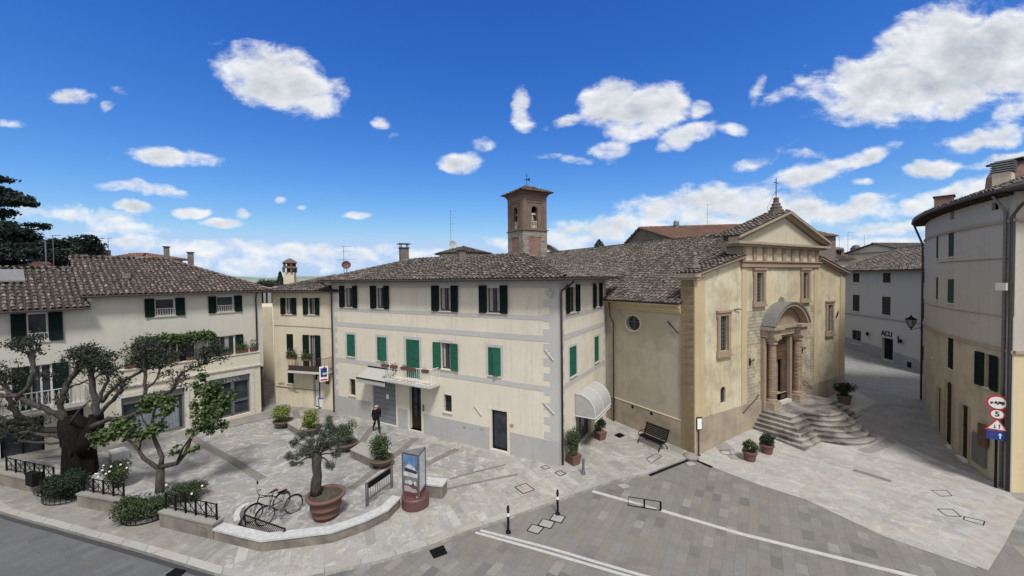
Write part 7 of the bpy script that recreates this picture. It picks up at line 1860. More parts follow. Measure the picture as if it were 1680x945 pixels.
for sx_, up in ((-.065, -1), (.065, 1)):
    sb(mb, sx_-.014, sx_+.014, z3-.13, z3+.03); zt_ = z3-.15 if up < 0 else z3+.07; zz = z3-.09 if up < 0 else z3+.01
    A_ = [SW_.p(0, 0, .02)+rt*(sx_+x)+Vector((0, 0, zz_)) for x, zz_ in ((-.04, zz), (.04, zz), (0, zt_))]; mb.add(A_, [(0, 1, 2)])
mb.build('arrow_symbols', M['paint_black'], s3_, normals=False)
z4 = sz(716); mb = MB(); SW_.box(mb, -.3, .3, z4-.19, z4+.19, 0, .01); s4_ = mb.build('blue_plate', M['sign_blue'], sg)
mb = MB(); sb(mb, .07, .11, z4-.12, z4+.03, .015); mb.add([SW_.p(0, 0, .015)+rt*x+Vector((0, 0, z4+y)) for x, y in ((.03, .02), (.15, .02), (.09, .12))], [(0, 1, 2)]); mb.build('arrow', M['sign_white'], s4_, normals=False)
mb = MB(); sb(mb, -.2, -.03, z4-.02, z4+.05, .015); mb.build('faded_mark', M['rust'], s4_, normals=False)
# notice boards on the curved wall
mb = MB(); r = CR(1598, 1620, 716, 762); CV.cbox(mb, r[0], r[1], .35, 1.75, .02, .09); nb = tag(mb.build('notice_board', M['gutter_grey'], None, origin=tuple(CV.p((r[0]+r[1])/2, .4, .05))), 'low grey green notice board on the curved wall left of the road signs', 'notice board')
r = CR(1614, 1623, 704, 735); mb = MB(); CV.cbox(mb, r[0]-.1, r[1]+.05, 1.35, 2.4, .1, .2); tag(mb.build('poster_case', M['wood'], None, origin=tuple(CV.p(r[0], 1.4, .1))), 'small brown poster case above the notice board on the curved wall', 'poster case')
# street lantern on bracket
q = CV.p(CV.L-.4, 0, 0); zl_ = CV.uz(1524, 541)[1]
lp = at(1494.5, 541, q.y-1.6); zl_ = lp.z; base = CV.p(CV.L-.6, zl_, .02)
o = thing('street_lantern', 'black wall lantern on a long bracket at the end of the curved building', 'street lamp', tuple(base))
mb = MB(); mb.tube([base, Vector((lp.x, lp.y, zl_))], .022, 6); mb.tube([base+Vector((0, 0, -.4)), base*.6+Vector((lp.x, lp.y, zl_))*.4], .014, 5); mb.build('bracket', M['iron'], o)
mb = MB(); mb.lathe([(.05, 0), (.03, .1), (.12, .16), (.13, .2)], (lp.x, lp.y, zl_), 8); mb.lathe([(.30, .66), (.31, .69), (.16, .80), (.07, .86), (.03, .95), (.01, 1.02)], (lp.x, lp.y, zl_), 6)
for k in range(6):
    w = 6.2832*k/6; mb.tube([(lp.x+.13*math.cos(w), lp.y+.13*math.sin(w), zl_+.2), (lp.x+.29*math.cos(w), lp.y+.29*math.sin(w), zl_+.67)], .012, 4)
mb.build('lantern_frame', M['iron'], o)
mb = MB(); mb.lathe([(.12, .2), (.27, .66)], (lp.x, lp.y, zl_), 6); mb.build('glass', M['metal_sheet'], o)
# =================================================================== vegetation
def cloud(mb, c, rad, n, size, shell=.55, asp=.6, clump=6, seed=None, nrm=True, core=0):
    """leaves spread through an uneven volume made of clumps"""
    c = Vector(c); cl = []
    for i in range(clump):
        v = Vector((random.gauss(0, 1), random.gauss(0, 1), random.gauss(0, 1))).normalized()*random.uniform(.35, .75)
        cl.append((Vector((v.x*rad[0], v.y*rad[1], v.z*rad[2])), random.uniform(.35, .6)))
    for i in range(n):
        k = random.randrange(clump+1)
        v = Vector((random.gauss(0, 1), random.gauss(0, 1), random.gauss(0, 1))).normalized()
        rr = shell+(1-shell)*random.random() if random.random() < .8 else random.random()
        if k < clump: o, s_ = cl[k]; p = o+Vector((v.x*rad[0], v.y*rad[1], v.z*rad[2]))*rr*s_
        else: p = Vector((v.x*rad[0], v.y*rad[1], v.z*rad[2]))*rr*.8
        mb.leaf(c+p, size, (v.x, v.y, v.z+.3), asp=asp)
def shrub(name, label, q, rad, n, size, mat, group=None, stems=True, cat='shrub', flowers=0, zoff=None, asp=.6, clump=8):
    q = Vector(q); o = thing(name, label, cat, tuple(q), group); c = q+Vector((0, 0, zoff if zoff is not None else rad[2]*.95))
    mb = MB(); cloud(mb, c, rad, n, size, asp=asp, clump=clump); mb.build('foliage', M[mat], o, normals=False)
    if stems:
        mb = MB()
        for i in range(7):
            a = 6.28*i/7; mb.tube([q+Vector((.05*math.cos(a), .05*math.sin(a), 0)), c+Vector((rad[0]*.5*math.cos(a), rad[1]*.5*math.sin(a), rad[2]*.2))], [.025, .008], 5)
        mb.build('stem', M['bark_grey'], o)
    if flowers:
        mb = MB()
        for i in range(flowers):
            v = Vector((random.gauss(0, 1), random.gauss(-.5, 1), random.gauss(.4, .8))).normalized(); mb.ball(c+Vector((v.x*rad[0]*.95, v.y*rad[1]*.95, v.z*rad[2]*.95)), .045, 6, 4)
        build_parts(mb, 'flower', M['petal'], o)
    return o
# ---- big pollarded tree
tb = T(132, 797, KZ); TY = tb.y+.9; tb = at(131, 800, TY); tb.z = KZ+hz(tb.x, tb.y)
tree = thing('pollarded_tree', 'huge old pollarded tree with a black gnarled trunk and knobbly grey limbs at the left', 'tree', tuple(tb))
def A_(px, py, d=0.): return at(px, py, TY+d)
mb = MB()
tr = [(132, 815, 0, .78), (131, 790, 0, .66), (129, 760, 0, .60), (127, 730, 0, .56), (124, 705, 0, .62), (118, 690, 0, .50), (112, 680, 0, .3)]
vs = []; n = 26
ph_ = [random.uniform(0, 6.28) for _ in range(6)]
for j, (px, py, d, r) in enumerate(tr):
    c = A_(px, py, d)
    for k in range(n):
        w = 6.2832*k/n; rr = r*(1+.13*math.sin(3*w+ph_[0]+j*.25)+.09*math.sin(7*w+ph_[1]+j*.5)+.06*math.sin(11*w+ph_[2]-j*.7))
        vs.append(c+Vector((rr*math.cos(w), rr*.85*math.sin(w), 0)))
mb.add(vs, [(j*n+k, j*n+(k+1) % n, (j+1)*n+(k+1) % n, (j+1)*n+k) for j in range(len(tr)-1) for k in range(n)])
mb.tube([A_(133, 740), A_(146, 720), A_(157, 697), A_(158, 680)], [.5, .42, .32, .26], 12)
mb.build('trunk', M['bark_dark'], tree, smooth=True)
LIMBS = [
 ([(118, 700, -.1), (92, 679, -.4), (63, 667, -.7), (25, 650, -.9), (-15, 648, -1.)], .22, .12, 0),
 ([(30, 651, -.9), (46, 634, -.8), (55, 610, -.7), (53, 592, -.6), (52, 584, -.5)], .14, .15, 3),
 ([(110, 705, .1), (70, 706, .2), (36, 688, .1), (20, 668, 0), (15, 645, -.1), (8, 632, -.1)], .26, .12, 2),
 ([(36, 690, .3), (15, 690, .3), (-10, 680, .3)], .15, .1, 1),
 ([(110, 692, 0), (98, 670, .1), (103, 645, .1), (110, 630, .2), (127, 610, .2), (128, 605, .2)], .20, .17, 3),
 ([(108, 636, .2), (130, 630, .4), (148, 622, .5), (170, 612, .5)], .07, .05, 2),
 ([(157, 690, 0), (158, 668, .2), (152, 642, .3), (149, 615, .3), (146, 600, .3)], .24, .15, 3),
 ([(157, 668, .2), (166, 645, .4), (178, 625, .4), (172, 604, .4)], .14, .09, 3),
 ([(160, 682, -.2), (172, 668, -.3), (190, 650, -.4), (198, 641, -.4)], .16, .12, 1),
 ([(168, 660, -.2), (180, 642, -.3), (203, 625, -.4), (223, 614, -.4), (236, 608, -.4)], .13, .09, 2),
 ([(152, 700, -.3), (178, 688, -.6), (208, 686, -.8), (237, 674, -.9), (262, 652, -.9), (285, 636, -.8)], .20, .10, 1),
 ([(237, 676, -.9), (238, 650, -.9), (238, 618, -.8), (236, 590, -.7)], .12, .09, 3),
 ([(284, 637, -.8), (289, 622, -.8), (300, 610, -.7), (315, 603, -.7), (333, 598, -.6)], .09, .05, 3),
 ([(238, 640, -.9), (255, 625, -.9), (262, 606, -.8)], .07, .05, 2),
 ([(110, 715, .0), (75, 714, -.3), (45, 708, -.5), (12, 712, -.6)], .16, .07, 2),
 ([(110, 728, -.2), (72, 727, -.5), (30, 722, -.7)], .12, .05, 1),
 ([(25, 650, -.9), (8, 640, -.9), (-12, 636, -.8)], .1, .06, 1),
 ([(112, 695, -.4), (128, 676, -.6), (142, 660, -.6), (160, 655, -.5)], .08, .03, 0)]
leafmb = MB(); ends = []
for pts, r0_, r1_, tw in LIMBS:
    P_ = [A_(*p) for p in pts]; Q = []
    for i in range(len(P_)-1):
        for k in range(3): Q.append(P_[i].lerp(P_[i+1], k/3)+Vector((random.gauss(0, .02), random.gauss(0, .03), random.gauss(0, .02))))
    Q.append(P_[-1]); m_ = len(Q); rs = [(r0_+(r1_-r0_)*i/(m_-1))*random.uniform(.9, 1.15)*(.62 if i < m_-2 else .75) for i in range(m_)]
    mb = MB(); mb.tube(Q, rs, 10)
    mb.ball(Q[-1], r1_*.95, 10, 7)
    def twig(p, d, L, r, lv):
        q_ = [p]; 
        for k in range(4): d = (d+Vector((random.gauss(0, .22), random.gauss(0, .22), random.gauss(.05, .2)))).normalized(); q_.append(q_[-1]+d*L/4)
        mb.tube(q_, [r, r*.8, r*.65, r*.5, r*.35], 5)
        mb.ball(q_[-1], r*.9, 5, 4)
        if lv:
            for a in q_[2:]:
                for _ in range(int(8*lv)): leafmb.leaf(a+Vector((random.gauss(0, .10), random.gauss(0, .10), random.gauss(0, .09))), random.uniform(.06, .12), asp=.75)
        return q_
    D = (Q[-1]-Q[-4]).normalized()
    if tw:
        for k in range(4+2*tw):
            d = (D*.5+Vector((random.gauss(0, .7), random.gauss(0, .7), random.gauss(.55, .45)))).normalized()
            q2 = twig(Q[-1]+d*r1_*.5, d, random.uniform(.35, .75)+.08*tw, .035, 0)
            for _ in range(3): twig(q2[random.randrange(2, 5)], (d+Vector((random.gauss(0, .7), random.gauss(0, .7), random.gauss(.2, .5)))).normalized(), random.uniform(.2, .42), .018, 1.15 if tw > 1 else .7)
    for k in range(2+len(Q)//4):
        j = random.randrange(3, m_); d = Vector((random.gauss(0, 1), random.gauss(0, 1), random.gauss(.4, .6))).normalized(); twig(Q[j], d, random.uniform(.2, .5), .02, .35)
    mb.build('limb', M['bark_grey'] if r0_ < .3 else M['bark_dark'], tree, smooth=True)
for (px, py, rx, ry, n) in ((152, 592, 40, 24, 1500), (128, 582, 18, 14, 350), (178, 606, 16, 14, 380), (57, 574, 24, 12, 300), (16, 622, 14, 12, 260), (235, 590, 26, 20, 520), (325, 600, 16, 14, 300), (45, 700, 38, 16, 650), (75, 615, 20, 14, 220), (60, 690, 30, 10, 250), (275, 612, 8, 10, 60), (262, 600, 12, 10, 160)):
    c = A_(px, py, .1 if px < 200 else -.8); s_ = TY/FPX; cloud(leafmb, c, (rx*s_, .5, ry*s_), int(n*.45), .11, clump=14, asp=.75, shell=.2)
leafmb.build('foliage', M['leaf_dark'], tree, normals=False)
# ---- young broad leaved tree
g0 = T(261, 812, KZ); GY = g0.y+.25
gt = thing('young_tree', 'young tree with broad bright green leaves and three spreading limbs, right of the pollarded tree', 'tree', tuple(g0))
def B_(px, py, d=0.): return at(px, py, GY+d)
for pts, r0_, r1_ in (([(261, 820, 0), (262, 800, 0), (263, 768, 0)], .19, .15),
    ([(263, 770, 0), (254, 764, 0), (236, 752, -.1), (227, 738, -.1), (215, 725, -.2), (195, 712, -.3)], .11, .03),
    ([(263, 768, 0), (266, 750, .1), (255, 724, .2), (247, 704, .2), (252, 680, .2), (258, 655, .2)], .11, .03),
    ([(264, 766, 0), (290, 760, 0), (305, 742, 0), (312, 722, .1), (325, 700, .2), (338, 672, .2), (345, 640, .2)], .11, .03),
    ([(290, 760, 0), (300, 735, -.3), (312, 718, -.3), (325, 712, -.3)], .05, .02), ([(318, 712, .1), (340, 690, .3), (362, 665, .3), (375, 650, .3)], .05, .02),
    ([(251, 712, .2), (235, 690, .2), (228, 668, .2)], .04, .015), ([(247, 704, .2), (268, 690, 0), (272, 670, 0)], .04, .015), ([(228, 740, -.1), (232, 720, -.2), (220, 700, -.2)], .04, .015)):
    P_ = [B_(*p) for p in pts]; mb = MB(); m_ = len(P_); mb.tube(P_, [r0_+(r1_-r0_)*i/(m_-1) for i in range(m_)], 9); mb.build('trunk' if r0_ > .15 else 'limb', M['bark_grey'], gt, smooth=True)
mb = MB(); s_ = GY/FPX
for (px, py, rx, ry, n, d) in ((185, 712, 36, 16, 520, -.2), (165, 722, 16, 14, 160, -.2), (205, 700, 20, 14, 200, -.2), (255, 655, 32, 17, 520, .2), (240, 668, 16, 12, 160, .2), (275, 668, 14, 12, 140, 0), (250, 705, 22, 16, 260, .1), (228, 715, 14, 12, 130, -.1), (342, 640, 22, 24, 480, .2), (333, 668, 24, 24, 480, .2), (350, 692, 24, 24, 480, .2), (330, 625, 12, 16, 150, .2), (195, 700, 30, 16, 300, -.2), (372, 650, 17, 18, 280, .3), (325, 700, 14, 16, 150, .1), (290, 738, 8, 10, 40, -.3), (360, 672, 16, 16, 180, .2), (318, 738, 10, 8, 50, -.1), (268, 680, 10, 12, 70, 0)):
    cloud(mb, B_(px, py, d), (rx*s_, .55, ry*s_), n, .17, clump=9, asp=.78, shell=.3)
mb.build('foliage', M['leaf_green'], gt, normals=False)
# ---- hedges and bushes along the low wall
def planter_ring(o, q, r, h=.5):
    mb = MB()
    for i in range(15):
        a = math.pi+math.pi*i/14; p = Vector((q.x+r*math.cos(a), q.y+r*math.sin(a)*.8, q.z)); mb.tube([p, p+Vector((0, 0, h))], .012, 4)
    for z in (.03, h): mb.tube([Vector((q.x+r*math.cos(math.pi+math.pi*i/14), q.y+r*math.sin(math.pi+math.pi*i/14)*.8, q.z+z)) for i in range(15)], .018, 4)
    mb.build('iron_ring', M['iron'], o)
q = T(98, 822, KZ); q.y += .3; o = shrub('hedge', 'dark round hedge in an iron ring at the foot of the big pollarded tree', q, (1.2, .78, .66), 6500, .09, 'leaf_hedge', 'round hedges bulging over the pavement', zoff=.45); planter_ring(o, q, .82, .45)
q2_ = A_(125, 786, -.8); q2_.z = KZ; shrub('bush', 'dark low bush hiding the base of the black trunk', q2_, (.95, .5, .5), 2600, .09, 'leaf_hedge', zoff=.45, cat='bush')
q = T(226, 856, KZ); q.y += .35; o = shrub('hedge', 'broad dark green hedge spilling over the pavement in front of the young tree', q, (1.2, .82, .64), 6500, .085, 'leaf_hedge2', 'round hedges bulging over the pavement', zoff=.42); planter_ring(o, q, .8, .22)
q = T(192, 800, KZ); shrub('rose_bush', 'rose bush with white flowers beside the big black trunk', q, (.8, .6, .58), 2600, .085, 'leaf_bush', flowers=16, cat='bush', zoff=.72)
q = T(298, 826, KZ); q.y += .4; shrub('bush', 'low wide green bush behind the right hand iron fence', q, (1.15, .6, .42), 4200, .07, 'leaf_hedge2', flowers=3, cat='bush', zoff=.42)
# ---- bowls with bushes
def bowl(px, py, label, rad, n, mat, w=.52, k=1., size=.08):
    q = T(px, py, KZ); q.y += .25; o = thing('planted_bowl', label, 'planter', tuple(q), 'bushes in low terracotta bowls')
    mb = MB(); mb.lathe([(w*.42, .08), (w*.5, .1), (w*.8, .22), (w*.98, .38), (w*1.03, .40), (w*1.03, .45), (w*.94, .45), (w*.9, .40)], tuple(q), 28, cap=False); mb.build('bowl', M['terracotta_dull'], o, smooth=True)
    mb = MB(); mb.lathe([(w*.92, .39), (.01, .42)], tuple(q), 20, cap=False); mb.build('soil', M['soil'], o)
    mb = MB()
    for i in range(3):
        a = 2.1*i+.5; mb.box((q.x+w*.5*math.cos(a), q.y+w*.5*math.sin(a), q.z+.06), (.16, .16, .12), a)
    mb.build('foot', M['terracotta_dull'], o)
    c = q+Vector((0, 0, .45+rad[2]*.85)); mb = MB(); cloud(mb, c, rad, n, size, clump=14, asp=.65); mb.build('foliage', M[mat], o, normals=False)
    mb = MB()
    for i in range(6): a = 1.05*i; mb.tube([q+Vector((0, 0, .4)), c+Vector((rad[0]*.5*math.cos(a), rad[1]*.5*math.sin(a), 0))], [.02, .008], 5)
    mb.build('stem', M['bark_grey'], o)
bowl(461.5, 703, 'yellow green ball shaped bush in a bowl, leftmost of the four', (.66, .64, .56), 3400, 'leaf_yellow', .60)
bowl(507, 715, 'light green loose bush in the bowl behind the stone bench', (.66, .62, .55), 1900, 'leaf_yellow', .60, size=.11)
bowl(566, 742, 'dense mid green bush in a bowl behind the olive tree', (.66, .64, .68), 3400, 'leaf_bush', .60)
bowl(624, 769, 'dense dark green bush in the bowl nearest the advertising column', (.66, .64, .68), 3400, 'leaf_bush', .60)
def block(name, label, pxs, h, mat, cat, joints=0):
    P_ = [T(x, y, KZ) for x, y in pxs]; c = sum(P_, Vector())/len(P_); mb = MB(); mb.prism([(p.x, p.y) for p in P_], KZ-.02, KZ+h); o = thing(name, label, cat, (c.x, c.y, KZ)); mb.build('block', M[mat], o)
    mb = MB(); mb.prism([(p.x+(p.x-c.x)*.02, p.y+(p.y-c.y)*.03) for p in P_], KZ+h, KZ+h+.05); mb.build('seat_slab', M['kerb'] if mat != 'marble' else M['marble'], o)
block('stone_bench', 'pale stone bench block beside the dark green bush bowl', [(575, 751), (612, 768), (632, 752), (594, 738)], .40, 'wallstone', 'bench')
block('stone_bench', 'pale stone bench curving between the two yellow green bushes', [(472, 705), (498, 720), (514, 706), (486, 696)], .38, 'wallstone', 'bench')
block('stone_planter', 'white stone block between the two trees in front of the shop window', [(184, 760), (212, 752), (204, 744), (178, 750)], .55, 'marble', 'planter')
# marble arc by the bicycles
pts = [P2(x, y, KZ) for x, y in ((384, 872), (383, 862), (388, 851), (397, 843), (408, 839))]; o = thing('marble_kerb', 'curved white marble kerb behind the bicycles', 'kerb', (pts[0][0], pts[0][1], KZ)); mb = MB(); mb.prism(strip(pts, -.2), KZ, KZ+.38); mb.build('stone', M['marble'], o)
# ---- olive tree in its great pot
q = T(527, 858, KZ); q.y += .42; o = thing('olive_pot', 'large ringed terracotta pot holding the olive tree', 'plant pot', tuple(q))
mb = MB(); pr_ = [(.40, 0), (.44, .02), (.46, .12), (.50, .14), (.50, .2), (.48, .23), (.545, .42), (.585, .44), (.585, .5), (.565, .53), (.62, .78), (.70, .81), (.735, .86), (.735, .93), (.68, .95), (.62, .93), (.6, .86)]
mb.lathe(pr_, tuple(q), 40, cap=False); mb.build('pot', M['terracotta'], o, smooth=True)
mb = MB(); mb.lathe([(.62, .86), (.3, .9), (.01, .91)], tuple(q), 24, cap=False)
for i in range(260): a = random.random()*6.28; r = .6*random.random()**.5; mb.leaf((q.x+r*math.cos(a), q.y+r*math.sin(a), q.z+.91), .05)
mb.build('soil', M['soil'], o, normals=False)
ot = thing('olive_tree', 'small olive tree with a twisted trunk standing in the large ringed pot', 'tree', (q.x, q.y, q.z+.9))
OY = q.y
def O_(px, py, d=0.): return at(px, py, OY+d)
mb = MB(); P_ = [O_(520, 814), O_(519, 797), O_(521, 781), O_(519, 764), O_(520, 750), O_(519, 742)]; mb.tube(P_, [.20, .185, .165, .17, .19, .12], 12); mb.tube([O_(514, 812), O_(514, 790), O_(519, 770)], [.12, .1, .06], 8); mb.build('trunk', M['bark_grey'], ot, smooth=True)
mb = MB(); lm = MB(); tips = [(482, 725), (495, 715), (478, 748), (510, 722), (528, 715), (545, 705), (540, 690), (548, 730), (553, 745), (500, 738), (535, 735), (488, 760), (541, 762), (530, 700), (562, 722)]
for (px, py) in tips:
    s0 = O_(517+random.uniform(-3, 3), 748); e_ = O_(px, py, random.gauss(0, .25)); md = s0.lerp(e_, .5)+Vector((random.gauss(0, .06), random.gauss(0, .06), .08)); mb.tube([s0, md, e_], [.05, .028, .01], 6)
    cloud(lm, e_, (.3, .3, .26), 520, .085, clump=6, asp=.28, shell=.15)
cloud(lm, O_(505, 738), (.62, .5, .4), 1500, .075, clump=10, asp=.28, shell=.2); cloud(lm, O_(542, 720), (.52, .45, .5), 1400, .075, clump=10, asp=.28, shell=.2)
mb.build('branch', M['bark_grey'], ot, smooth=True); lm.build('foliage', M['leaf_olive'], ot, normals=False)
# ---- potted plants
def pot(px, py, label, r, h, rad, n, mat, square=False, group=None, dark=False, size=.08, flowers=0, yo=.2):
    q = T(px, py, KZ if px < 1100 else .01); q.y += yo; o = thing('potted_plant', label, 'potted plant', tuple(q), group)
    mb = MB()
    if square:
        for (s0, s1, z0, z1) in ((r*.82, r, 0, h*.85), (r*1.08, r*1.08, h*.85, h)):
            a, b = s0, s1; R3 = Matrix.Rotation(R_(30), 3, 'Z'); vs = [q+R3 @ Vector((x*s_, y*s_, z)) for s_, z in ((a, z0), (b, z1)) for x, y in ((-1, -1), (1, -1), (1, 1), (-1, 1))]
            mb.add(vs, [(3, 2, 1, 0), (4, 5, 6, 7)]+[(i, (i+1) % 4, 4+(i+1) % 4, 4+i) for i in range(4)])
    else: mb.lathe([(r*.72, 0), (r*.92, h*.8), (r*1.04, h*.82), (r*1.06, h*.98), (r*.95, h), (r*.88, h*.93), (.01, h*.9)], tuple(q), 28)
    mb.build('pot', M['terracotta_dull'] if dark else M['terracotta'], o, smooth=False)
    c = q+Vector((0, 0, h+rad[2]*.9)); mb = MB(); cloud(mb, c, rad, n, size, clump=12); mb.build('foliage', M[mat], o, normals=False)
    mb = MB()
    for i in range(5): a = 1.25*i; mb.tube([q+Vector((0, 0, h*.9)), c+Vector((rad[0]*.4*math.cos(a), rad[1]*.4*math.sin(a), rad[2]*.3))], [.018, .008], 5)
    mb.build('stem', M['bark_grey'], o)
pot(943, 765, 'tall bushy plant in a square terracotta pot by the grey quoined corner', .27, .5, (.44, .42, .72), 3400, 'leaf_bush', True, yo=.3)
pot(986, 722.5, 'slim plant in a square terracotta pot under the far end of the domed awning', .26, .46, (.38, .36, .46), 1200, 'leaf_dark', True)
pot(1234, 758, 'leafy plant in a round terracotta pot standing clear of the church steps', .34, .48, (.38, .36, .30), 1300, 'leaf_hedge2', group='round pots before the church steps', size=.09)
pot(1262, 746, 'darker leafy plant in a round terracotta pot touching the church steps', .34, .48, (.40, .38, .32), 1500, 'leaf_hedge', group='round pots before the church steps', size=.09)
pot(1389, 664, 'large dark round bush in a dark pot right of the church steps', .42, .6, (.62, .58, .52), 2600, 'leaf_hedge', dark=True, size=.1)
# ---- distant trees
ced = thing('cedar_tree', 'huge dark cedar with layered drooping branches behind the left houses', 'tree', tuple(at(-40, 458, 44)))
CY = 44.; s_ = CY/FPX; mb = MB(); mb.tube([at(-40, 500, CY), at(-45, 400, CY), at(-60, 280, CY), at(-65, 200, CY)], [.9, .7, .4, .1], 10)
for (x0, y0, x1, y1) in ((-50, 330, 45, 330), (-48, 395, 75, 375), (-45, 430, 150, 405), (-45, 410, 110, 400), (-50, 300, 10, 295), (-45, 450, 120, 430)): mb.tube([at(x0, y0, CY), at((x0+x1)/2, (y0+y1)/2-4, CY-1), at(x1, y1, CY)], [.3, .18, .04], 6)
mb.build('trunk', M['bark_dark'], ced)
mb = MB()
for (px, py, rx, ry, n) in ((10, 328, 40, 10, 1500), (38, 332, 22, 6, 500), (-5, 312, 30, 7, 700), (-10, 292, 22, 6, 400), (5, 350, 30, 8, 300), (0, 375, 45, 16, 1800), (38, 385, 34, 12, 1100), (60, 370, 14, 6, 220), (-5, 410, 60, 24, 3000), (50, 405, 40, 20, 2000), (95, 408, 28, 16, 1300), (92, 398, 8, 6, 160), (112, 418, 14, 12, 500), (142, 412, 16, 22, 1400), (141, 392, 4, 8, 120), (128, 398, 12, 6, 260), (15, 440, 70, 14, 1800), (85, 432, 40, 12, 1000), (-40, 350, 50, 60, 2500), (150, 400, 8, 8, 150)):
    cloud(mb, at(px, py, CY+random.uniform(-1.5, 1.5)), (rx*s_, 1.8, ry*s_*1.15), int(n*1.6), .46, clump=12, asp=.42, shell=.2)
mb.build('foliage', M['leaf_cedar'], ced, normals=False)
def cypress(px, y0, y1, d, w, label, flat=False):
    b = at(px, y1, d); t = at(px, y0, d); H_ = t.z-b.z; o = thing('cypress_tree', label, 'tree', (b.x, b.y, b.z-3)); mb = MB(); mb.tube([b-Vector((0, 0, 4)), b+Vector((0, 0, H_*.8))], [.2, .05], 6); mb.build('trunk', M['bark_dark'], o)
    mb = MB()
    for i in range(900):
        f = random.random(); r = w*(min(1, f*3+.4) if flat else min(1, f*4+.3))*((1-f)**.5 if not flat else (1-f**4)); a = random.random()*6.28; r *= random.uniform(.6, 1.05)
        mb.leaf(b+Vector((r*math.cos(a), r*math.sin(a), -1.+(H_+1.)*f)), .3, (math.cos(a), math.sin(a), .4), asp=.5)
    mb.build('foliage', M['leaf_cypress'], o, normals=False)
cypress(478.5, 425, 448, 60, .55, 'slim dark cypress tip rising behind the turret chimney'); cypress(460, 446, 468, 60, .62, 'small dark cypress left of the turret chimney'); cypress(983, 393, 409, 60, .85, 'flat topped dark cypress behind the church nave roof', True)
for i, (px, py, d, r) in enumerate(((437, 466, 75, 1.6), (446, 465, 80, 1.4), (430, 468, 70, 1.2))):
    q = at(px, py, d); o = thing('far_tree', ('rounded far tree in the gap between the left houses, left of the small cypress', 'second rounded far tree, just left of the small cypress', 'small far tree touching the left roof corner in the gap')[i], 'tree', (q.x, q.y, 0)); mb = MB(); cloud(mb, q, (r, r, r*.8), 700, .3); mb.build('crown', M['leaf_cypress'], o, normals=False); mb = MB(); mb.tube([(q.x, q.y, 0), tuple(q)], .15, 6); mb.build('trunk', M['bark_dark'], o)
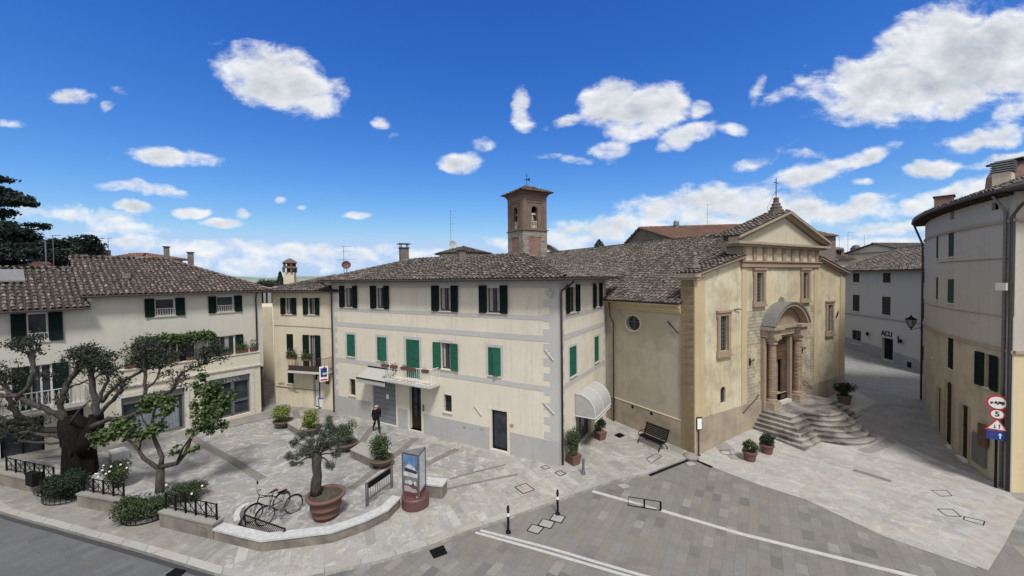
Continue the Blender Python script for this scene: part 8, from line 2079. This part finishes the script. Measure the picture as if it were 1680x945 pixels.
# =================================================================== bicycles
def bicycle(label, pr, pf, frame_mat, saddle_mat, basket=False, lean=.12):
    rear = G(*pr, KZ+.34); front = G(*pf, KZ+.34); d = front-rear; L = 1.04; rz = math.atan2(d.y, d.x); mid = (rear+front)/2
    o = thing('bicycle', label, 'bicycle', (mid.x, mid.y, KZ), 'parked bicycles', rz); o.rotation_euler = (lean, 0, rz)
    X0, X1, R = -L/2, L/2, .34
    for x in (X0, X1):
        mb = MB(); ring = [(x+R*math.cos(6.2832*i/32), 0, R+R*math.sin(6.2832*i/32)) for i in range(33)]; mb.tube(ring, .022, 6, False); w_ = mb.build('wheel', M['rubber'], o, local=True)
        mb = MB(); ring = [(x+(R-.035)*math.cos(6.2832*i/32), 0, R+(R-.035)*math.sin(6.2832*i/32)) for i in range(33)]; mb.tube(ring, .010, 4, False)
        mb.tube([(x, -.05, R), (x, .05, R)], .022, 8)
        for i in range(18): a = 6.2832*i/18; mb.tube([(x, .02*(-1)**i, R), (x+(R-.04)*math.cos(a), 0, R+(R-.04)*math.sin(a))], .0028, 3)
        mb.build('rim', M['steel'], w_, local=True)
        mb = MB(); mb.tube([(x+(R+.03)*math.cos(a), 0, R+(R+.03)*math.sin(a)) for a in [(.15+.1*i)*math.pi if x > 0 else (.25+.1*i)*math.pi for i in range(7)]], .02, 5); mb.build('mudguard', M['iron'], o, local=True)
    bb_ = (-.06, 0, .30); st = (-.2, 0, .82); hd_ = (.33, 0, .86); hl = (.38, 0, .70)
    mb = MB(); mb.tube([bb_, st], .017, 8); mb.tube([bb_, hl], .019, 8); mb.tube([(-.18, 0, .74), hd_], .016, 8); mb.tube([hd_, hl], .022, 8)
    for y in (-.05, .05): mb.tube([(X0, y, R), bb_], .011, 6); mb.tube([(X0, y, R), (-.18, y*.4, .74)], .010, 6); mb.tube([(X1, y, R), (.39, y*.8, .68)], .013, 6)
    mb.tube([(-.2, 0, .82), (-.22, 0, .90)], .014, 6); mb.tube([hd_, (.30, 0, 1.0)], .015, 6)
    mb.build('frame', frame_mat, o, local=True)
    mb = MB(); mb.tube([(.22, -.30, 1.02), (.30, -.2, 1.04), (.34, 0, 1.0), (.30, .2, 1.04), (.22, .30, 1.02)], .012, 6)
    for y in (-.29, .29): mb.tube([(.24, y, 1.02), (.13, y*1.05, 1.0)], .018, 6)
    mb.build('handlebar', M['iron'], o, local=True)
    mb = MB(); mb.add([(-.36, -.09, .93), (-.36, .09, .93), (-.25, .06, .94), (-.08, .018, .92), (-.08, -.018, .92), (-.25, -.06, .94), (-.34, -.07, .87), (-.34, .07, .87), (-.1, 0, .88)], [(0, 1, 2, 3, 4, 5), (0, 6, 7, 1), (1, 7, 8, 2), (2, 8, 3), (3, 8, 4), (4, 8, 5), (5, 8, 6, 0), (6, 8, 7)]); mb.build('saddle', saddle_mat, o, local=True)
    mb = MB(); mb.lathe([(.09, 0), (.09, .008)], (0, 0, 0), 20); v = [(bb_[0]+x, .055+z, bb_[2]+y) for x, y, z in mb.v]; mb.v = v; mb.tube([(-.06, .08, .30), (.02, .09, .16)], .01, 5); mb.tube([(-.06, -.08, .30), (-.14, -.09, .44)], .01, 5); mb.box((.03, .14, .15), (.09, .09, .02)); mb.box((-.15, -.14, .45), (.09, .09, .02)); mb.build('crankset', M['irongrey'], o, local=True)
    if basket:
        mb = MB(); mb.tube([(.32, -.22, 1.02), (.28, -.28, 1.3)], .006, 4); mb.ball((.27, -.28, 1.36), .07, 10, 6, (.35, 1, 1)); mb.build('mirror', M['iron'], o, local=True)
        mb = MB(); mb.box((-.55, 0, .74), (.36, .12, .02)); mb.tube([(-.7, 0, .74), (X0, .06, R)], .008, 4); mb.tube([(-.7, 0, .74), (X0, -.06, R)], .008, 4); mb.build('luggage_rack', M['iron'], o, local=True)
    return o
bicycle('black city bicycle with a round mirror and red brown saddle, the left of the two', (463, 821), (414, 842), M['iron'], M['satellite'], True, -.06)
bicycle('silver framed bicycle with dark tyres, the right of the two parked bicycles', (481, 828), (437, 846), M['steel'], M['rubber'], False, .1)
# rack of bars
a, b, c_, d = G(402, 845, KZ+.5), G(468, 868, KZ+.5), T(440, 880, KZ), G(391, 861, KZ+.22)
o = thing('bicycle_rack', 'dark slatted metal bicycle rack in the corner of the marble topped wall', 'bicycle rack', (d.x, d.y, KZ))
mb = MB(); n = 26
c_ = d+(b-a)+Vector((0, 0, 0)); c_.z = d.z
for i in range(n+1): f = i/n; mb.tube([a+(b-a)*f, d+(c_-d)*f], .014, 4)
for p, q in ((a, b), (d, c_), (a, d), (b, c_)): mb.tube([p, q], .028, 5)
mb.tube([a, Vector((a.x, a.y, KZ))], .02, 5); mb.tube([b, Vector((b.x, b.y, KZ))], .02, 5); mb.build('bars', M['iron'], o)
# =================================================================== the walking man
def person():
    q = T(618, 709.5, KZ); o = thing('person', 'bald grey haired man in black clothes walking across the paving', 'person', tuple(q)); o.rotation_euler = (0, 0, R_(35))
    V = []; E = []; Rr = []
    def v(x, y, z, r, par=None, ry=None):
        V.append((x, y, z)); Rr.append((r, ry or r)); i = len(V)-1
        if par is not None: E.append((par, i))
        return i
    pel = v(0, 0, .93, .185, None, .14); wa = v(0, -.01, 1.08, .185, pel, .15); ch = v(0, -.02, 1.28, .215, wa, .15); nk0 = v(0, -.03, 1.43, .12, ch, .10); nk = v(0, -.06, 1.50, .058, nk0)
    h1 = v(0, -.09, 1.57, .072, nk, .08); h2 = v(0, -.10, 1.65, .085, h1, .098); h3 = v(0, -.09, 1.72, .072, h2, .085)
    for s in (-1, 1):
        sw = s*-1                                                   # left leg back, right leg forward
        hip = v(s*.09, 0, .88, .11, pel); kn = v(s*.095, -.18 if s > 0 else .10, .50, .078, hip); an = v(s*.09, -.32 if s > 0 else .42, .10 if s > 0 else .24, .045, kn); 
        hl = v(s*.09, -.33 if s > 0 else .45, .05 if s > 0 else .17, .042, an); toe = v(s*.10, -.52 if s > 0 else .30, .035 if s > 0 else .045, .036, hl)
        sh = v(s*.19, -.03, 1.40, .09, nk0); el = v(s*.265, .10 if s > 0 else -.06, 1.13, .064, sh); wr = v(s*.26, .06 if s > 0 else -.24, .90, .034, el); pm = v(s*.255, .03 if s > 0 else -.28, .84, .034, wr, .02)
        for k in range(4):
            y0 = pm and V[pm][1]; f1 = v(s*.255, V[pm][1]-.03+.02*k, .79, .010, pm); v(s*.245, V[pm][1]-.03+.02*k-.005, .755-(.004 if k in (0, 3) else -.004), .009, f1)
        t1 = v(s*.24, V[pm][1]-.045, .83, .011, wr); v(s*.23, V[pm][1]-.06, .80, .010, t1)
    me = bpy.data.meshes.new('body'); me.from_pydata(V, E, []); ob = bpy.data.objects.new('body', me); COL.objects.link(ob)
    sk = ob.modifiers.new('s', 'SKIN'); sk.use_smooth_shade = True
    for i, r in enumerate(Rr): me.skin_vertices[0].data[i].radius = r; me.skin_vertices[0].data[i].use_root = (i == 0)
    ss = ob.modifiers.new('u', 'SUBSURF'); ss.levels = 1; ss.render_levels = 1
    dg = bpy.context.evaluated_depsgraph_get(); nm = bpy.data.meshes.new_from_object(ob.evaluated_get(dg)); bpy.data.objects.remove(ob)
    nm.materials.clear(); nm.materials.append(M['cloth_black']); nm.materials.append(M['skin']); nm.materials.append(M['rubber'])
    for p in nm.polygons:
        c = p.center; p.material_index = 1 if (c.z > 1.49 or (c.z < .875 and abs(c.x) > .2)) else (2 if c.z < .085 or (c.z < .19 and c.y > .2) else 0)
    b = bpy.data.objects.new('body', nm); COL.objects.link(b); b.parent = o
    mb = MB(); mb.ball((0, -.205, 1.635), .017, 6, 5, (1, 1.3, 1.2)); mb.ball((-.088, -.10, 1.635), .02, 6, 5, (.5, 1, 1.5)); mb.ball((.088, -.10, 1.635), .02, 6, 5, (.5, 1, 1.5)); mb.build('nose_and_ears', M['skin'], b, local=True)
    mb = MB()
    for x in (-.032, .032): mb.ball((x, -.185, 1.66), .011, 6, 5)
    mb.box((0, -.187, 1.595), (.045, .01, .007)); mb.build('eyes_and_mouth', M['rubber'], b, local=True)
    mb = MB()
    for k in range(15):
        a = math.pi*k/14; mb.ball((.085*math.cos(a), -.085+.098*math.sin(a), 1.645), .026, 6, 5, (1, 1, 1.6))
    mb.build('hair', M['hair_grey'], b, local=True, smooth=True)
    mb = MB(); mb.tube([(.155*math.cos(6.2832*i/16), .125*math.sin(6.2832*i/16), .86+.0*i) for i in range(17)], .012, 5); mb.tube([(0, -.125, .9), (0, -.145, 1.1), (0, -.155, 1.3), (0, -.13, 1.42)], .008, 4); mb.tube([(.07*math.cos(6.2832*i/12), -.05+.065*math.sin(6.2832*i/12), 1.475) for i in range(13)], .016, 5); mb.build('jacket', M['cloth_black'], b, local=True)
    return o
person()
